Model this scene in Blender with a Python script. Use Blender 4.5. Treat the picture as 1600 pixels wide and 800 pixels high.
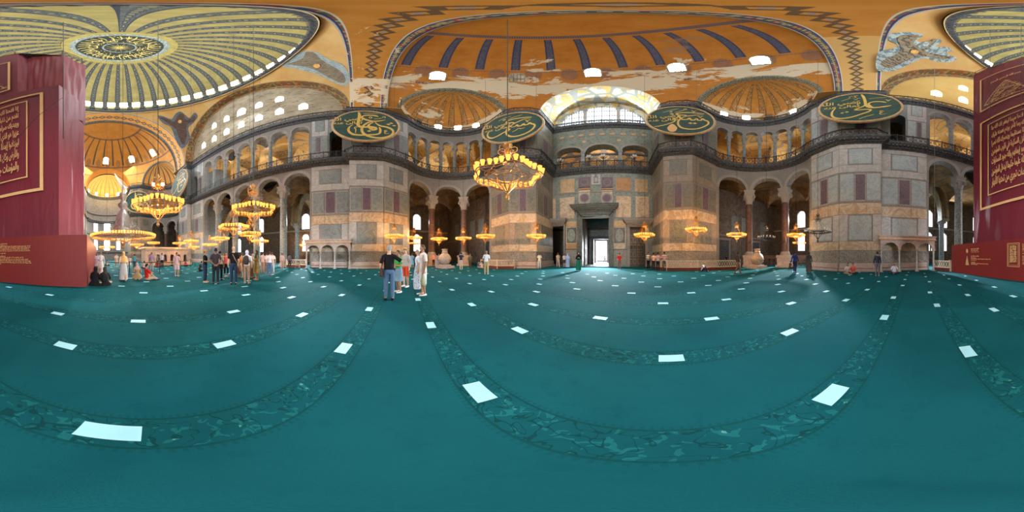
# Recreation of a domed prayer hall interior, full spherical view.
import bpy, bmesh, math, random
from mathutils import Vector, Matrix
from math import sin, cos, pi, sqrt, atan2, radians, hypot, tan

for _o in list(bpy.data.objects):
    bpy.data.objects.remove(_o)
SC = bpy.context.scene
COL = SC.collection
rnd = random.Random(7)

# ---------------------------------------------------------------- camera
CX, CY, CZ = 1.7, 16.1, 1.4
_cd = bpy.data.cameras.new('camera')
_cd.type = 'PANO'
_cd.panorama_type = 'EQUIRECTANGULAR'
_cd.clip_end = 500
_cam = bpy.data.objects.new('camera', _cd)
COL.objects.link(_cam)
_cam.location = (CX, CY, CZ)
_cam.rotation_euler = (pi / 2, 0, radians(36))
SC.camera = _cam

# ---------------------------------------------------------------- light and exposure
EXPOSURE = 0.47
WINDOW = 36.0            # daylight glow of the upper windows
WINDOW_LOW = 2.4        # daylight glow of aisle and gallery windows
CUP = 9.0               # glass lamp cups
SC.view_settings.view_transform = 'Standard'
SC.view_settings.look = 'None'
SC.view_settings.exposure = EXPOSURE
SC.view_settings.gamma = 1
SC.view_settings.use_curve_mapping = False
_w = bpy.data.worlds.new('world')
SC.world = _w
_w.use_nodes = True
_w.node_tree.nodes['Background'].inputs[0].default_value = (0.80, 0.90, 1.0, 1)
_w.node_tree.nodes['Background'].inputs[1].default_value = 1.6
SC.cycles.max_bounces = 7
SC.cycles.diffuse_bounces = 5
SC.cycles.glossy_bounces = 2
SC.cycles.transmission_bounces = 3
SC.cycles.transparent_max_bounces = 6
SC.cycles.sample_clamp_indirect = 4.0
SC.cycles.use_denoising = True
SC.cycles.caustics_reflective = False
SC.cycles.caustics_refractive = False


def area_light(loc, direction, sx, sy, watts, color=(1, 1, 1)):
    l = bpy.data.lights.new('daylight', 'AREA')
    l.shape = 'RECTANGLE'
    l.size = sx
    l.size_y = sy
    l.energy = watts
    l.color = color
    o = bpy.data.objects.new('daylight', l)
    COL.objects.link(o)
    o.location = loc
    o.rotation_euler = Vector(direction).to_track_quat('-Z', 'Y').to_euler()
    return o


# daylight standing in the high window bands and doorways of the hall
LIGHTS = [
    # loc, direction, size x, size y, watts, colour
    ((0, 37.1, 27.2), (0, -1, -0.3), 11.0, 5.0, 900, (0.90, 0.96, 1.0)),      # daylight of the barred west window
    ((0, -31.5, 30.5), (0, 0.75, -1), 20.0, 2.0, 6500, (0.90, 0.96, 1.0)),      # east window ring
    ((-16.9, 0, 29.8), (1, 0, -0.9), 6.0, 22.0, 2400, (0.82, 0.92, 1.0)),       # windows of the grey plaster wall
    ((-32.2, 0, 17.2), (1, 0, 0.25), 3.0, 66.0, 1500, (1.0, 0.96, 0.88)),      # gallery window band
    ((32.2, 0, 17.2), (-1, 0, 0.25), 3.0, 66.0, 2600, (1.0, 0.96, 0.88)),      # gallery window band, other side
    ((32.3, 22, 8.0), (-1, 0, 0.1), 4.0, 26.0, 1300, (0.90, 0.95, 1.0)),       # aisle windows behind the jar
    ((-32.3, 16, 8.0), (1, 0, 0.1), 4.0, 40.0, 1300, (0.90, 0.95, 1.0)),      # aisle windows behind the crowd
    ((0.3, 51.5, 2.6), (0, -1, -0.05), 5.0, 5.0, 3800, (0.85, 0.95, 1.0)),     # outside the open outer doorway
]
for _l in LIGHTS:
    area_light(*_l)


def point_light(loc, watts, color, r=0.0):
    l = bpy.data.lights.new('lamp_glow', 'POINT')
    l.energy = watts
    l.color = color
    l.shadow_soft_size = r
    o = bpy.data.objects.new('lamp_glow', l)
    COL.objects.link(o)
    o.location = loc
    return o


def beam(loc, target, watts, deg, color=(.80, .93, 1.0), r=.35):
    l = bpy.data.lights.new('daylight_beam', 'SPOT')
    l.energy = watts
    l.color = color
    l.spot_size = radians(deg)
    l.spot_blend = .6
    l.shadow_soft_size = r
    o = bpy.data.objects.new('daylight_beam', l)
    COL.objects.link(o)
    o.location = loc
    o.rotation_euler = (Vector(target) - Vector(loc)).to_track_quat('-Z', 'Y').to_euler()


# shafts of daylight through aisle windows and doorways, and added ones from the apse side
for _b in [((-31.5, 4.2, 8.8), (-12, 7.0, 0), 34000, 50), ((-31.5, -8, 8.8), (-10, -4, 0), 22000, 50), ((-31.5, -16, 8.8), (-10, -10, 0), 16000, 50),
           ((0, -39.5, 12.5), (0, -10, 0), 24000, 70), ((-9, -31, 27), (-3, -2, 0), 26000, 50),  # added beams from the apse side, brightening the far floor
           ((31.5, 29.0, 8.8), (11, 22.5, 0), 32000, 44), ((31.5, 8.5, 9.5), (13, 11.0, 0), 32000, 44), ((-31.5, 28, 8.8), (-12, 25.0, 0), 3500, 40),
           ((-.7, 38.65, 3.6), (-.3, 27.0, 0), 14000, 74), ((-5.6, 42.5, 4.5), (-5.0, 33.0, 0), 400, 50)]:
    beam(*_b)


# ---------------------------------------------------------------- pixel helpers (used only to read positions off)
def direction(px, y):
    el = radians((400 - y) * .225)
    th = radians((px - 960) * .225)
    return Vector((sin(th) * cos(el), cos(th) * cos(el), sin(el)))


def ground(px, y, z=0.0):
    d = direction(px, y)
    t = (z - CZ) / d.z
    return Vector((CX + d.x * t, CY + d.y * t, z))


def hit_sphere(px, y, c, R):
    d = direction(px, y)
    o = Vector((CX, CY, CZ)) - Vector(c)
    b = o.dot(d)
    cc = o.dot(o) - R * R
    t = -b + sqrt(max(b * b - cc, 0))
    return Vector((CX, CY, CZ)) + d * t


def hit_plane(px, y, axis, value):
    d = direction(px, y)
    o = (CX, CY, CZ)
    t = (value - o[axis]) / d[axis]
    return Vector(o) + d * t


# ---------------------------------------------------------------- node materials
class NT:
    def __init__(self, name):
        self.m = bpy.data.materials.new(name)
        self.m.use_nodes = True
        self.t = self.m.node_tree
        self.t.nodes.clear()
        self.o = self.t.nodes.new('ShaderNodeOutputMaterial')

    def node(self, typ, **kw):
        n = self.t.nodes.new(typ)
        for k, v in kw.items():
            setattr(n, k, v)
        return n

    def put(self, sock, v):
        if isinstance(v, bpy.types.NodeSocket):
            self.t.links.new(v, sock)
        elif isinstance(v, (tuple, list)):
            if len(v) == 3 and sock.type == 'RGBA':
                v = (*v, 1)
            sock.default_value = v
        elif v is not None:
            sock.default_value = v

    def math(self, op, a, b=None, c=None, clamp=False):
        n = self.node('ShaderNodeMath', operation=op, use_clamp=clamp)
        self.put(n.inputs[0], a)
        if b is not None: self.put(n.inputs[1], b)
        if c is not None: self.put(n.inputs[2], c)
        return n.outputs[0]

    def add(self, a, b): return self.math('ADD', a, b)
    def sub(self, a, b): return self.math('SUBTRACT', a, b)
    def mul(self, a, b): return self.math('MULTIPLY', a, b)
    def div(self, a, b): return self.math('DIVIDE', a, b)
    def lt(self, a, b): return self.math('LESS_THAN', a, b)
    def gt(self, a, b): return self.math('GREATER_THAN', a, b)
    def mx(self, a, b): return self.math('MAXIMUM', a, b)
    def mn(self, a, b): return self.math('MINIMUM', a, b)
    def fr(self, a): return self.math('FRACT', a)
    def ab(self, a): return self.math('ABSOLUTE', a)

    def mix(self, f, a, b):
        n = self.node('ShaderNodeMix', data_type='RGBA')
        self.put(n.inputs[0], f)
        self.put(n.inputs[6], a)
        self.put(n.inputs[7], b)
        return n.outputs[2]

    def step(self, x, lo, hi):
        n = self.node('ShaderNodeMapRange')
        self.put(n.inputs[0], x)
        n.inputs[1].default_value = lo
        n.inputs[2].default_value = hi
        return n.outputs[0]

    def coords(self, which='Object'):
        n = self.node('ShaderNodeTexCoord')
        return n.outputs[which]

    def sep(self, v):
        n = self.node('ShaderNodeSeparateXYZ')
        self.put(n.inputs[0], v)
        return n.outputs[0], n.outputs[1], n.outputs[2]

    def comb(self, x, y, z=0.0):
        n = self.node('ShaderNodeCombineXYZ')
        self.put(n.inputs[0], x); self.put(n.inputs[1], y); self.put(n.inputs[2], z)
        return n.outputs[0]

    def scale(self, v, s):
        n = self.node('ShaderNodeVectorMath', operation='MULTIPLY')
        self.put(n.inputs[0], v)
        n.inputs[1].default_value = s if isinstance(s, tuple) else (s, s, s)
        return n.outputs[0]

    def noise(self, v, s, detail=3, rough=.55, dist=0.0, out=0):
        n = self.node('ShaderNodeTexNoise')
        self.put(n.inputs['Vector'], v)
        n.inputs['Scale'].default_value = s
        n.inputs['Detail'].default_value = detail
        n.inputs['Roughness'].default_value = rough
        n.inputs['Distortion'].default_value = dist
        return n.outputs[out]

    def vor(self, v, s, feature='F1', rnd_=1.0, out=0):
        n = self.node('ShaderNodeTexVoronoi', feature=feature)
        self.put(n.inputs['Vector'], v)
        n.inputs['Scale'].default_value = s
        n.inputs['Randomness'].default_value = rnd_
        return n.outputs[out]

    def bump(self, h, strength=.3, dist=.05):
        n = self.node('ShaderNodeBump')
        n.inputs['Strength'].default_value = strength
        n.inputs['Distance'].default_value = dist
        self.put(n.inputs['Height'], h)
        return n.outputs[0]

    def done(self, color, rough=.6, metal=0.0, normal=None, emit=None, emit_s=0.0, spec=None, trans=None):
        b = self.node('ShaderNodeBsdfPrincipled')
        self.put(b.inputs['Base Color'], color)
        self.put(b.inputs['Roughness'], rough)
        self.put(b.inputs['Metallic'], metal)
        if normal is not None: self.put(b.inputs['Normal'], normal)
        if emit is not None:
            self.put(b.inputs['Emission Color'], emit)
            self.put(b.inputs['Emission Strength'], emit_s)
        if spec is not None: self.put(b.inputs['Specular IOR Level'], spec)
        if trans is not None: self.put(b.inputs['Alpha'], trans)
        self.t.links.new(b.outputs[0], self.o.inputs[0])
        return self.m


def plain(name, c, rough=.6, metal=0.0, var=.12, scale=6.0, spec=.3):
    t = NT(name)
    n = t.noise(t.coords(), scale, 3)
    k = t.step(n, .3, .7)
    lo = tuple(x * (1 - var) for x in c)
    hi = tuple(min(1, x * (1 + var)) for x in c)
    return t.done(t.mix(k, lo, hi), rough, metal, spec=spec)


def glow(name, c, s):
    t = NT(name)
    e = t.node('ShaderNodeEmission')
    e.inputs[0].default_value = (*c, 1)
    e.inputs[1].default_value = s
    t.t.links.new(e.outputs[0], t.o.inputs[0])
    return t.m


def marble(name, base, vein, scale=1.2, amount=.5, dark=None, rough=.45, seam=None):
    t = NT(name)
    o = t.coords()
    info = t.node('ShaderNodeObjectInfo')
    n1 = t.noise(o, scale, 5, .65, 1.2)
    ridge = t.ab(t.sub(n1, .5))
    v = t.step(ridge, .0, .09)
    c = t.mix(v, vein, base)
    n2 = t.noise(o, scale * 5, 4, .7)
    c = t.mix(t.mul(t.step(n2, .45, .75), amount), c, dark or vein)
    n3 = t.noise(o, .35, 2)
    c = t.mix(t.mul(t.step(n3, .4, .7), .22), c, tuple(x * .62 for x in base))
    return t.done(c, rough, spec=.35)


def srgb(h):
    h = h.lstrip('#')
    r = []
    for i in (0, 2, 4):
        x = int(h[i:i + 2], 16) / 255
        r.append(x / 12.92 if x <= .04045 else ((x + .055) / 1.055) ** 2.4)
    return tuple(r)


# ---------------------------------------------------------------- mesh builder
class MB:
    def __init__(self):
        self.v, self.f, self.m, self.uv = [], [], [], []

    def vert(self, p, uv=(0, 0)):
        self.v.append(tuple(p)); self.uv.append(uv)
        return len(self.v) - 1

    def face(self, idx, mat=0):
        self.f.append(tuple(idx)); self.m.append(mat)

    def poly(self, pts, mat=0, uvs=None):
        i = [self.vert(p, uvs[k] if uvs else (0, 0)) for k, p in enumerate(pts)]
        self.face(i, mat)

    def grid(self, fn, nu, nv, mat=0, closed=False):
        base = len(self.v)
        for i in range(nu + 1):
            for j in range(nv + 1):
                p, uv = fn(i / nu, j / nv)
                self.vert(p, uv)
        for i in range(nu):
            for j in range(nv):
                a = base + i * (nv + 1) + j
                self.face((a, a + nv + 1, a + nv + 2, a + 1), mat)

    def box(self, c, s, mat=0, rz=0.0, M=None):
        x, y, z = s[0] / 2, s[1] / 2, s[2] / 2
        cr, sr = cos(rz), sin(rz)
        b = len(self.v)
        for dx, dy, dz in ((-x, -y, -z), (x, -y, -z), (x, y, -z), (-x, y, -z), (-x, -y, z), (x, -y, z), (x, y, z), (-x, y, z)):
            p = (c[0] + dx * cr - dy * sr, c[1] + dx * sr + dy * cr, c[2] + dz)
            if M is not None: p = tuple(M @ Vector(p))
            self.vert(p)
        for q in ((0, 3, 2, 1), (4, 5, 6, 7), (0, 1, 5, 4), (1, 2, 6, 5), (2, 3, 7, 6), (3, 0, 4, 7)):
            self.face([b + k for k in q], mat)

    def bar(self, a, b, w, h=None, mat=0):
        """rectangular bar from a to b"""
        self.tube([a, b], w * .6, 4, mat, caps=True)

    def tube(self, pts, r, n=8, mat=0, closed=False, caps=True):
        pts = [Vector(p) for p in pts]
        N = len(pts)
        rr = r if isinstance(r, (list, tuple)) else [r] * N
        rings = []
        prev = None
        for i, p in enumerate(pts):
            if closed:
                d = pts[(i + 1) % N] - pts[i - 1]
            else:
                d = pts[min(i + 1, N - 1)] - pts[max(i - 1, 0)]
            if d.length < 1e-9: d = Vector((0, 0, 1))
            d.normalize()
            if prev is None:
                up = Vector((0, 0, 1)) if abs(d.z) < .9 else Vector((1, 0, 0))
                a = d.cross(up).normalized()
            else:
                a = prev - d * prev.dot(d)
                a = a.normalized() if a.length > 1e-6 else d.cross(Vector((0.3, .5, 1))).normalized()
            prev = a
            bb = d.cross(a)
            ring = []
            for k in range(n):
                t = 2 * pi * k / n + pi / n
                q = p + (a * cos(t) + bb * sin(t)) * rr[i]
                ring.append(self.vert(q, (k / n, i)))
            rings.append(ring)
        M_ = N if closed else N - 1
        for i in range(M_):
            A, B = rings[i], rings[(i + 1) % N]
            for k in range(n):
                self.face((A[k], A[(k + 1) % n], B[(k + 1) % n], B[k]), mat)
        if caps and not closed:
            self.face(list(reversed(rings[0])), mat)
            self.face(rings[-1], mat)

    def lathe(self, prof, n=24, c=(0, 0, 0), mat=0, a0=0.0, a1=2 * pi, mats=None, sx=1.0, sy=1.0):
        full = abs(a1 - a0 - 2 * pi) < 1e-6
        cols = n if full else n + 1
        base = len(self.v)
        L = 0
        for i, (r, z) in enumerate(prof):
            if i: L += hypot(r - prof[i - 1][0], z - prof[i - 1][1])
            for k in range(cols):
                t = a0 + (a1 - a0) * k / n
                self.vert((c[0] + r * cos(t) * sx, c[1] + r * sin(t) * sy, c[2] + z), (t, L))
        for i in range(len(prof) - 1):
            for k in range(n):
                a = base + i * cols + k
                b = base + i * cols + (k + 1) % cols
                self.face((a, b, b + cols, a + cols), mats[i] if mats else mat)

    def prism(self, pts, z0, z1, mat=0, top=True):
        n = len(pts)
        a = [self.vert((p[0], p[1], z0)) for p in pts]
        b = [self.vert((p[0], p[1], z1)) for p in pts]
        for i in range(n):
            j = (i + 1) % n
            self.face((a[i], a[j], b[j], b[i]), mat)
        if top:
            self.face(b, mat)
            self.face(list(reversed(a)), mat)

    def build(self, name, mats, parent=None, smooth=False, origin=None, M=None):
        me = bpy.data.meshes.new(name)
        vs = self.v
        if M is not None:
            vs = [tuple(M @ Vector(p)) for p in vs]
        if origin:
            vs = [(p[0] - origin[0], p[1] - origin[1], p[2] - origin[2]) for p in vs]
        me.from_pydata(vs, [], self.f)
        if not isinstance(mats, (list, tuple)): mats = [mats]
        for mm in mats: me.materials.append(mm)
        if len(mats) > 1:
            me.polygons.foreach_set('material_index', self.m)
        uvl = me.uv_layers.new(name='UVMap')
        lv = [0] * len(me.loops)
        me.loops.foreach_get('vertex_index', lv)
        flat = []
        for i in lv:
            flat.extend(self.uv[i])
        uvl.data.foreach_set('uv', flat)
        if smooth:
            me.polygons.foreach_set('use_smooth', [True] * len(me.polygons))
        me.update()
        o = bpy.data.objects.new(name, me)
        COL.objects.link(o)
        if origin: o.location = origin
        if parent: o.parent = parent
        return o


def clip_mb(src, f):
    """keep the side where f(x,y,z) >= 0, cutting polygons along the surface f = 0"""
    out = MB()
    val = [f(*p) for p in src.v]
    keep = {}
    cut = {}

    def kv(i):
        if i not in keep:
            keep[i] = out.vert(src.v[i], src.uv[i])
        return keep[i]

    def cv(i, j):
        k = (min(i, j), max(i, j))
        if k not in cut:
            i, j = k
            a, b = Vector(src.v[i]), Vector(src.v[j])
            lo, hi = 0.0, 1.0
            fa = val[i]
            for _ in range(12):
                t = (lo + hi) / 2
                p = a.lerp(b, t)
                if (f(*p) >= 0) == (fa >= 0): lo = t
                else: hi = t
            t = (lo + hi) / 2
            ua, ub = src.uv[i], src.uv[j]
            cut[k] = out.vert(a.lerp(b, t), (ua[0] + (ub[0] - ua[0]) * t, ua[1] + (ub[1] - ua[1]) * t))
        return cut[k]
    for fi, F in enumerate(src.f):
        ins = [val[i] >= 0 for i in F]
        if all(ins):
            out.face([kv(i) for i in F], src.m[fi])
        elif any(ins):
            r = []
            n = len(F)
            for k in range(n):
                i, j = F[k], F[(k + 1) % n]
                if val[i] >= 0: r.append(kv(i))
                if (val[i] >= 0) != (val[j] >= 0): r.append(cv(i, j))
            if len(r) >= 3: out.face(r, src.m[fi])
    return out


def tag(o, label, cat, group=None, kind=None):
    o['label'] = label
    o['category'] = cat
    if group: o['group'] = group
    if kind: o['kind'] = kind
    return o


def struct(o, label=None, cat=None):
    o['kind'] = 'structure'
    if label: o['label'] = label
    if cat: o['category'] = cat
    return o


def empty(name, loc, rz=0.0, parent=None):
    o = bpy.data.objects.new(name, None)
    o.empty_display_size = .2
    COL.objects.link(o)
    o.location = loc
    o.rotation_euler = (0, 0, rz)
    if parent: o.parent = parent
    return o


KIDS = {}


def copy_thing(src, loc, rz=0.0, sc=None):
    c = src.copy()
    COL.objects.link(c)
    c.location = loc
    c.rotation_euler = (0, 0, rz)
    if sc: c.scale = (sc, sc, sc)
    _copy_kids(src, c)
    return c


def _copy_kids(src, dst):
    for ch in [o for o in src.children]:
        d = ch.copy()
        COL.objects.link(d)
        d.parent = dst
        _copy_kids(ch, d)


# ---------------------------------------------------------------- plan paths
class Path:
    def __init__(self, pts, closed=False):
        self.p = [Vector((a, b)) for a, b in pts]
        self.s = [0.0]
        for i in range(1, len(self.p)):
            self.s.append(self.s[-1] + (self.p[i] - self.p[i - 1]).length)
        self.L = self.s[-1]

    def at(self, s):
        s = max(0.0, min(self.L, s))
        for i in range(1, len(self.s)):
            if s <= self.s[i] + 1e-9:
                t = (s - self.s[i - 1]) / (self.s[i] - self.s[i - 1])
                return self.p[i - 1].lerp(self.p[i], t)
        return self.p[-1]

    def dir(self, s):
        a, b = self.at(s - .05), self.at(s + .05)
        d = b - a
        return d.normalized()

    def out(self, s, back):
        """normal, pointing away from the nave when back is +1"""
        d = self.dir(s)
        return Vector((d.y, -d.x)) * back


def arc_pts(cx, cy, r, a0, a1, n):
    return [(cx + r * cos(a0 + (a1 - a0) * i / n), cy + r * sin(a0 + (a1 - a0) * i / n)) for i in range(n + 1)]


def mirror(pts, mx, my):
    return [(x * mx, y * my) for x, y in pts]


def arched_wall(mb, path, back, z0, z1, ops, th, mf=0, ms=1, gapfloor=True, s0=None, s1=None, flat=1.0, ds=.9):
    """ops: list of (sc, hw, spring z, bottom z or None). Gaps between openings without a bottom stop at the spring."""
    s0 = 0.0 if s0 is None else s0
    s1 = path.L if s1 is None else s1
    ops = sorted(ops)
    segs = []           # (sa, sb, bottom_a, bottom_b, top?, kind)
    cur = s0

    def solid(a, b, zb):
        if b - a < 1e-6: return
        n = max(1, int(math.ceil((b - a) / ds)))
        for i in range(n):
            segs.append((a + (b - a) * i / n, a + (b - a) * (i + 1) / n, zb, zb, None))
    for k, (sc, hw, zs, zb) in enumerate(ops):
        between = k > 0 and gapfloor and zb is None
        solid(cur, sc - hw, zs if between else z0)
        n = 14
        for i in range(n):
            u0 = -cos(pi * i / n); u1 = -cos(pi * (i + 1) / n)
            a, b = sc + hw * u0, sc + hw * u1
            za = zs + flat * hw * sqrt(max(0, 1 - u0 * u0)); zbb = zs + flat * hw * sqrt(max(0, 1 - u1 * u1))
            segs.append((a, b, za, zbb, (zs, z0 if zb is None else zb, zb)))
        cur = sc + hw
    solid(cur, s1, z0)

    def P(s, off, z):
        p = path.at(s)
        if off:
            p = p + path.out(s, back) * off
        return (p.x, p.y, z)

    def quad(sa, sb, za, zb_, zt, zt2, off, mat, flip=False):
        pts = [P(sa, off, za), P(sb, off, zb_), P(sb, off, zt2), P(sa, off, zt)]
        uv = [(sa, za), (sb, zb_), (sb, zt2), (sa, zt)]
        if flip: pts.reverse(); uv.reverse()
        mb.poly(pts, mat, uv)
    for (a, b, za, zb_, op) in segs:
        quad(a, b, za, zb_, z1, z1, 0, mf)
        quad(a, b, za, zb_, z1, z1, th, mf, True)
        mb.poly([P(a, 0, za), P(a, th, za), P(b, th, zb_), P(b, 0, zb_)], ms if op else mf, [(a, 0), (a, th), (b, th), (b, 0)])
        if op and op[2] is not None:      # window with a sill
            quad(a, b, z0, z0, op[2], op[2], 0, mf)
            quad(a, b, z0, z0, op[2], op[2], th, mf, True)
            mb.poly([P(a, 0, op[2]), P(b, 0, op[2]), P(b, th, op[2]), P(a, th, op[2])], ms)
    for k, (sc, hw, zs, zb) in enumerate(ops):
        for e, s in ((0, sc - hw), (1, sc + hw)):
            inner = (e == 0 and k > 0) or (e == 1 and k < len(ops) - 1)
            bot = zb if zb is not None else (zs if (inner and gapfloor) else z0)
            if zs - bot > 1e-6:
                mb.poly([P(s, 0, bot), P(s, th, bot), P(s, th, zs), P(s, 0, zs)], ms)


def archivolt(mb, path, back, sc, hw, zs, w, proj, mat=0, flat=1.0, n=16):
    """raised moulding around an arch head"""
    def P(s, off, z):
        p = path.at(s) - path.out(s, back) * off
        return (p.x, p.y, z)
    for i in range(n):
        t0, t1 = pi * i / n, pi * (i + 1) / n
        q = []
        for t in (t0, t1):
            ci, si = -cos(t), sin(t)
            q.append((sc + hw * ci, zs + hw * si * flat, sc + (hw + w) * ci, zs + (hw * flat + w) * si))
        a, b = q
        mb.poly([P(a[0], proj, a[1]), P(b[0], proj, b[1]), P(b[2], proj, b[3]), P(a[2], proj, a[3])], mat)
        mb.poly([P(a[2], proj, a[3]), P(b[2], proj, b[3]), P(b[2], 0, b[3]), P(a[2], 0, a[3])], mat)
        mb.poly([P(a[0], 0, a[1]), P(b[0], 0, b[1]), P(b[0], proj, b[1]), P(a[0], proj, a[1])], mat)


def sweep(mb, path, back, prof, mat=0, s0=None, s1=None, ds=.8, mats=None, miter=True):
    """sweep a profile [(offset towards the nave, z)] along the path"""
    s0 = 0.0 if s0 is None else s0
    s1 = path.L if s1 is None else s1
    ss = sorted(set([s0, s1] + [s for s in path.s if s0 < s < s1]))
    st = []
    for a, b in zip(ss, ss[1:]):
        n = max(1, int((b - a) / 2.5))
        for i in range(n): st.append(a + (b - a) * i / n)
    st.append(ss[-1])
    rows = []
    for s in st:
        d0 = path.dir(max(s - .06, s0)) if s > s0 else path.dir(s + .06)
        d1 = path.dir(min(s + .06, s1)) if s < s1 else path.dir(s - .06)
        n0 = Vector((d0.y, -d0.x)) * back
        n1 = Vector((d1.y, -d1.x)) * back
        n = (n0 + n1)
        n = n.normalized() if n.length > 1e-6 else n0
        k = 1 / max(.5, n.dot(n0))
        p = path.at(s)
        rows.append([mb.vert((p.x - n.x * o * k, p.y - n.y * o * k, z), (s, z)) for o, z in prof])
    for A, B in zip(rows, rows[1:]):
        for i in range(len(prof) - 1):
            mb.face((A[i], B[i], B[i + 1], A[i + 1]), mats[i] if mats else mat)


def text_mesh(name, body, size, mat, M, extrude=.01, align='CENTER', parent=None, offset=0.0, spacing=1.0, xs=1.0):
    c = bpy.data.curves.new(name, 'FONT')
    c.body = body
    c.size = size
    c.extrude = extrude
    c.align_x = align
    c.offset = offset
    c.space_character = spacing
    c.resolution_u = 2
    o = bpy.data.objects.new(name, c)
    COL.objects.link(o)
    dg = bpy.context.evaluated_depsgraph_get()
    me = bpy.data.meshes.new_from_object(o.evaluated_get(dg))
    bpy.data.objects.remove(o)
    me.transform(M @ Matrix.Diagonal((xs, 1, 1, 1)))
    me.materials.clear()
    me.materials.append(mat)
    o = bpy.data.objects.new(name, me)
    COL.objects.link(o)
    if parent: o.parent = parent
    return o


# letters of the inscriptions, joined into their written shapes
_AR = {'ا': ('\ufe8d', 2), 'أ': ('\ufe83', 2), 'إ': ('\ufe87', 2), 'آ': ('\ufe81', 2), 'ب': ('\ufe8f', 4), 'ة': ('\ufe93', 2),
       'ت': ('\ufe95', 4), 'ث': ('\ufe99', 4), 'ج': ('\ufe9d', 4), 'ح': ('\ufea1', 4), 'خ': ('\ufea5', 4), 'د': ('\ufea9', 2),
       'ذ': ('\ufeab', 2), 'ر': ('\ufead', 2), 'ز': ('\ufeaf', 2), 'س': ('\ufeb1', 4), 'ش': ('\ufeb5', 4), 'ص': ('\ufeb9', 4),
       'ض': ('\ufebd', 4), 'ط': ('\ufec1', 4), 'ظ': ('\ufec5', 4), 'ع': ('\ufec9', 4), 'غ': ('\ufecd', 4), 'ف': ('\ufed1', 4),
       'ق': ('\ufed5', 4), 'ك': ('\ufed9', 4), 'ل': ('\ufedd', 4), 'م': ('\ufee1', 4), 'ن': ('\ufee5', 4), 'ه': ('\ufee9', 4),
       'و': ('\ufeed', 2), 'ى': ('\ufeef', 2), 'ي': ('\ufef1', 4), 'ؤ': ('\ufe85', 2), 'ئ': ('\ufe89', 4), 'ء': ('\ufe80', 1)}


def arabic(s):
    out = []
    n = len(s)
    for i, ch in enumerate(s):
        if ch not in _AR:
            out.append(ch)
            continue
        base, k = _AR[ch]
        prev = i > 0 and s[i - 1] in _AR and _AR[s[i - 1]][1] == 4
        nxt = i < n - 1 and s[i + 1] in _AR and _AR[s[i + 1]][1] > 1 and k == 4
        c = ord(base)
        if k == 1: f = 0
        elif k == 2: f = 1 if prev else 0
        else: f = (3 if nxt else 1) if prev else (2 if nxt else 0)
        out.append(chr(c + f))
    return ''.join(reversed(out))
# ---------------------------------------------------------------- materials
M_WHITE = marble('white_marble', (.52, .525, .515), (.40, .395, .385), .9, .35, (.42, .40, .37))
M_GREY = marble('grey_marble', (.20, .235, .24), (.31, .345, .345), 1.1, .5, (.13, .155, .16))
M_PALE = marble('pale_blue_marble', (.34, .41, .44), (.47, .53, .54), 1.0, .45, (.27, .335, .36))
M_VERD = marble('green_marble', (.17, .22, .19), (.34, .38, .33), 1.6, .6, (.08, .12, .10))
M_PORPH = marble('purple_porphyry', (.13, .085, .12), (.20, .15, .18), 2.2, .4, (.07, .04, .06))
M_ONYX = marble('honey_onyx', (.50, .37, .24), (.68, .58, .45), .8, .6, (.40, .24, .12))
M_TAN = marble('tan_marble', (.50, .34, .17), (.62, .48, .30), 1.4, .6, (.36, .20, .08))
M_RUST = marble('rust_marble', (.42, .21, .08), (.52, .32, .15), 1.8, .6, (.28, .11, .04))
M_BRECCIA = marble('dark_breccia', (.22, .20, .17), (.42, .38, .32), 2.6, .9, (.07, .065, .06))
M_REDCOL = marble('red_porphyry', (.11, .052, .048), (.18, .11, .095), 1.6, .5, (.07, .03, .03), .3)
M_GREENCOL = marble('mottled_green_shaft', (.17, .20, .20), (.40, .44, .44), 2.4, .9, (.05, .07, .07), .35)
M_BROWNW = marble('brown_veined_marble', (.36, .30, .24), (.26, .22, .18), 1.0, .4, (.24, .19, .15))
M_OLIVE = marble('olive_grey_marble', (.165, .165, .135), (.26, .25, .21), 1.2, .5, (.10, .10, .08))
M_DARK = plain('dark_cornice', (.085, .093, .105), .6, 0, .6, 5)
M_IRON = plain('black_iron', (.035, .038, .042), .5, .3, .2)
M_FRAME = plain('frame_stone', (.27, .255, .24), .6, 0, .3, 9)
M_GOLD = plain('gold_leaf', (.72, .50, .13), .45, .0, .12, 5)
M_GOLDT = plain('gold_print', (.80, .48, .20), .6, 0, .05, 5)
M_RIM = plain('gilded_rim', (.60, .42, .22), .5, 0, .2, 4)
M_GREEN = plain('dark_green_board', (.028, .075, .062), .55, 0, .3, 1.5)
M_BRASS = plain('brass', (.55, .27, .08), .35, .55, .2)
M_BRONZE = plain('old_bronze', (.16, .13, .09), .5, .4, .3)
M_WOOD = plain('brown_wood', (.13, .055, .03), .5, 0, .3, 3)
M_DOORDK = plain('door_bronze', (.075, .062, .05), .5, .1, .35, 4)
M_DOORFR = marble('door_frame_stone', (.075, .085, .075), (.16, .17, .15), 1.5, .5, (.04, .05, .045))
M_REDCLOTH = plain('red_base_cloth', (.16, .035, .025), .8, 0, .15, 3)
M_BLACKM = plain('black_matte', (.02, .02, .022), .7, 0, .2)
M_PINKW = marble('pinkish_marble', (.60, .47, .40), (.44, .34, .30), 1.1, .4, (.50, .38, .32))
M_PAPER = plain('pale_sheet', (.42, .84, .96), .7, 0, .03, 2)
M_PAPER2 = plain('plain_sheet', (.86, .84, .80), .7, 0, .03, 2)


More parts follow.
